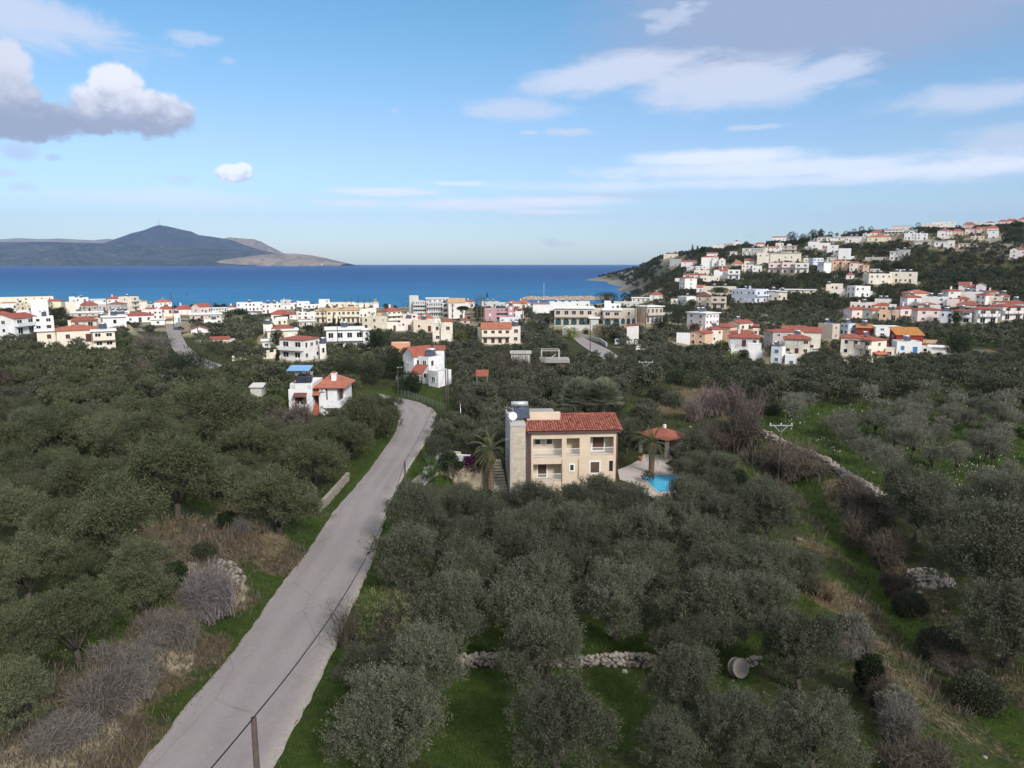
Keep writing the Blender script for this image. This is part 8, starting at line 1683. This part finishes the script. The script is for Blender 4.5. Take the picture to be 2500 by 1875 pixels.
# ---- dry brush, grass and weeds as ground cover ---------------------------
def cover_at(ch, x, y): return bil(cover[..., ch], x, y)
def tufts(name, n, ymin, ymax, xr, accept, ln, wd, mat, label, k=5, up=1.1, zone=None):
    y = ymin*np.exp(rng.random(n)*math.log(ymax/ymin)); x = rng.uniform(xr[0], xr[1], n)*y; a = accept(x, y); keep = rng.random(n) < a; x, y = x[keep], y[keep]
    d0 = dline(roadC[:, :2], x, y)[0]; m_ = (d0 > 3.0) & ~inpoly(pp, x, y)
    for f in FT:
        if f[1] < 170: c_, s_ = math.cos(f[4]), math.sin(f[4]); m_ &= ~((np.abs((x-f[0])*c_+(y-f[1])*s_) < f[2]-.9) & (np.abs(-(x-f[0])*s_+(y-f[1])*c_) < f[3]-.9))
    m_ = m_ & True; x, y = x[m_], y[m_]; z = bil(GZ, x, y); p = np.repeat(np.stack([x, y, z], -1), k, 0); p[:, :2] += rng.normal(0, .16, (len(p), 2)); d = rng.normal(0, .55, (len(p), 3)); d[:, 2] = np.abs(d[:, 2])+up
    sc_ = np.repeat(np.clip(y/45, .8, 2.6), k); V = sprays(p, d, ln*sc_*rng.uniform(.5, 1.4, len(p)), wd*sc_, rng); o = link(bpy.data.objects.new(name, quadmesh(name, V, np.clip(rng.normal(.5, .22, len(p)), 0, 1), [mat]))); return tag(o, label, kind='stuff')
tufts('grass', 60000, 26, 150, (-.78, .8), lambda x, y: np.clip(cover_at(1, x, y)*.9-.05, 0, 1), .24, .02, GRASSM, 'fresh green grass and weeds on verges and under the olives', 4)
tufts('dry_grass', 40000, 26, 160, (-.78, .82), lambda x, y: np.clip(cover_at(0, x, y)*.6-.15, 0, 1)*np.where(vnoise(x, y, 3.0, 8) > -.1, 1, .15)*(dline(track[:, :2], x, y)[0] > 1.9), .55, .02, STRAW, 'straw coloured dry grass on banks and the gully', 5, .8)
gp = gul[:, :2]
tufts('undergrowth', 30000, 40, 150, (.1, .85), lambda x, y: np.exp(-(dline(gp, x, y)[0]/2.6)**2)*.55*(dline(track[:, :2], x, y)[0] > 1.6), .7, .02, TWIGB, 'brown bramble undergrowth filling the gully', 6, .5)
tufts('undergrowth', 16000, 26, 85, (-.8, -.2), lambda x, y: np.where(dline(roadL[:, :2], x, y)[0] < 9, 1, 0)*np.clip(cover_at(0, x, y)*1.2, 0, 1)*.8, .6, .02, TWIGB, 'brown bramble undergrowth on the roadside bank', 5, .6)
tufts('undergrowth', 30000, 30, 210, (-.8, .85), lambda x, y: np.clip(.25-cover_at(1, x, y)*.3, 0, .25)*(np.abs(bil(GZ, x, y)-7) < 20), .5, .03, SCRUB, 'low green weeds between the olive trees', 5, .7)
rk = MB(); 
for _ in range(2600):
    y = 35*math.exp(rng.random()*math.log(1000/35)); x = rng.uniform(-.75, .8)*y; c0 = cover_at(2, np.array([x]), np.array([y]))[0]*.8+cover_at(0, np.array([x]), np.array([y]))[0]*.35+.02+(.25 if y > 350 else 0)
    if rng.random() < c0 and offroad(x, y, .5) and free(x, y, 0) and H(x, y) > 1: stone(rk, np.array([x, y, H(x, y)+.02]), rng.uniform(.08, .3)*max(1, y/110), rng)
tag(rk.build('rubble', STN), 'loose pale stones scattered over banks and hillside', kind='stuff')
# white wild flowers in the silver olive field
tufts('wild_flowers', 3800, 60, 150, (.3, .75), lambda x, y: np.clip(cover_at(1, x, y)-.3, 0, 1)*inpoly(SILP, x, y)*(vnoise(x, y, 5, 3) > .05), .12, .03, simple('white_petals', (.62,.62,.56), .8), 'tiny white wild flowers in the field grass', 2)
# ------------------------------------------------------------------ the air between here and the far coast
hz = MB(); hz.box(-28000, 28000, -300, 28500, -14, 1900)
def hazemat():
    m = bpy.data.materials.new('haze'); m.use_nodes = True; t = m.node_tree; t.nodes.clear(); o = t.nodes.new('ShaderNodeOutputMaterial'); v = t.nodes.new('ShaderNodeVolumePrincipled'); v.inputs['Color'].default_value = (.40,.63,1.0,1); v.inputs['Density'].default_value = 2.9e-5; v.inputs['Anisotropy'].default_value = .0
    t.links.new(v.outputs[0], o.inputs['Volume']); return m
if HAZE: tag(hz.build('haze', hazemat()), 'thin blue air over the whole bay', kind='stuff')
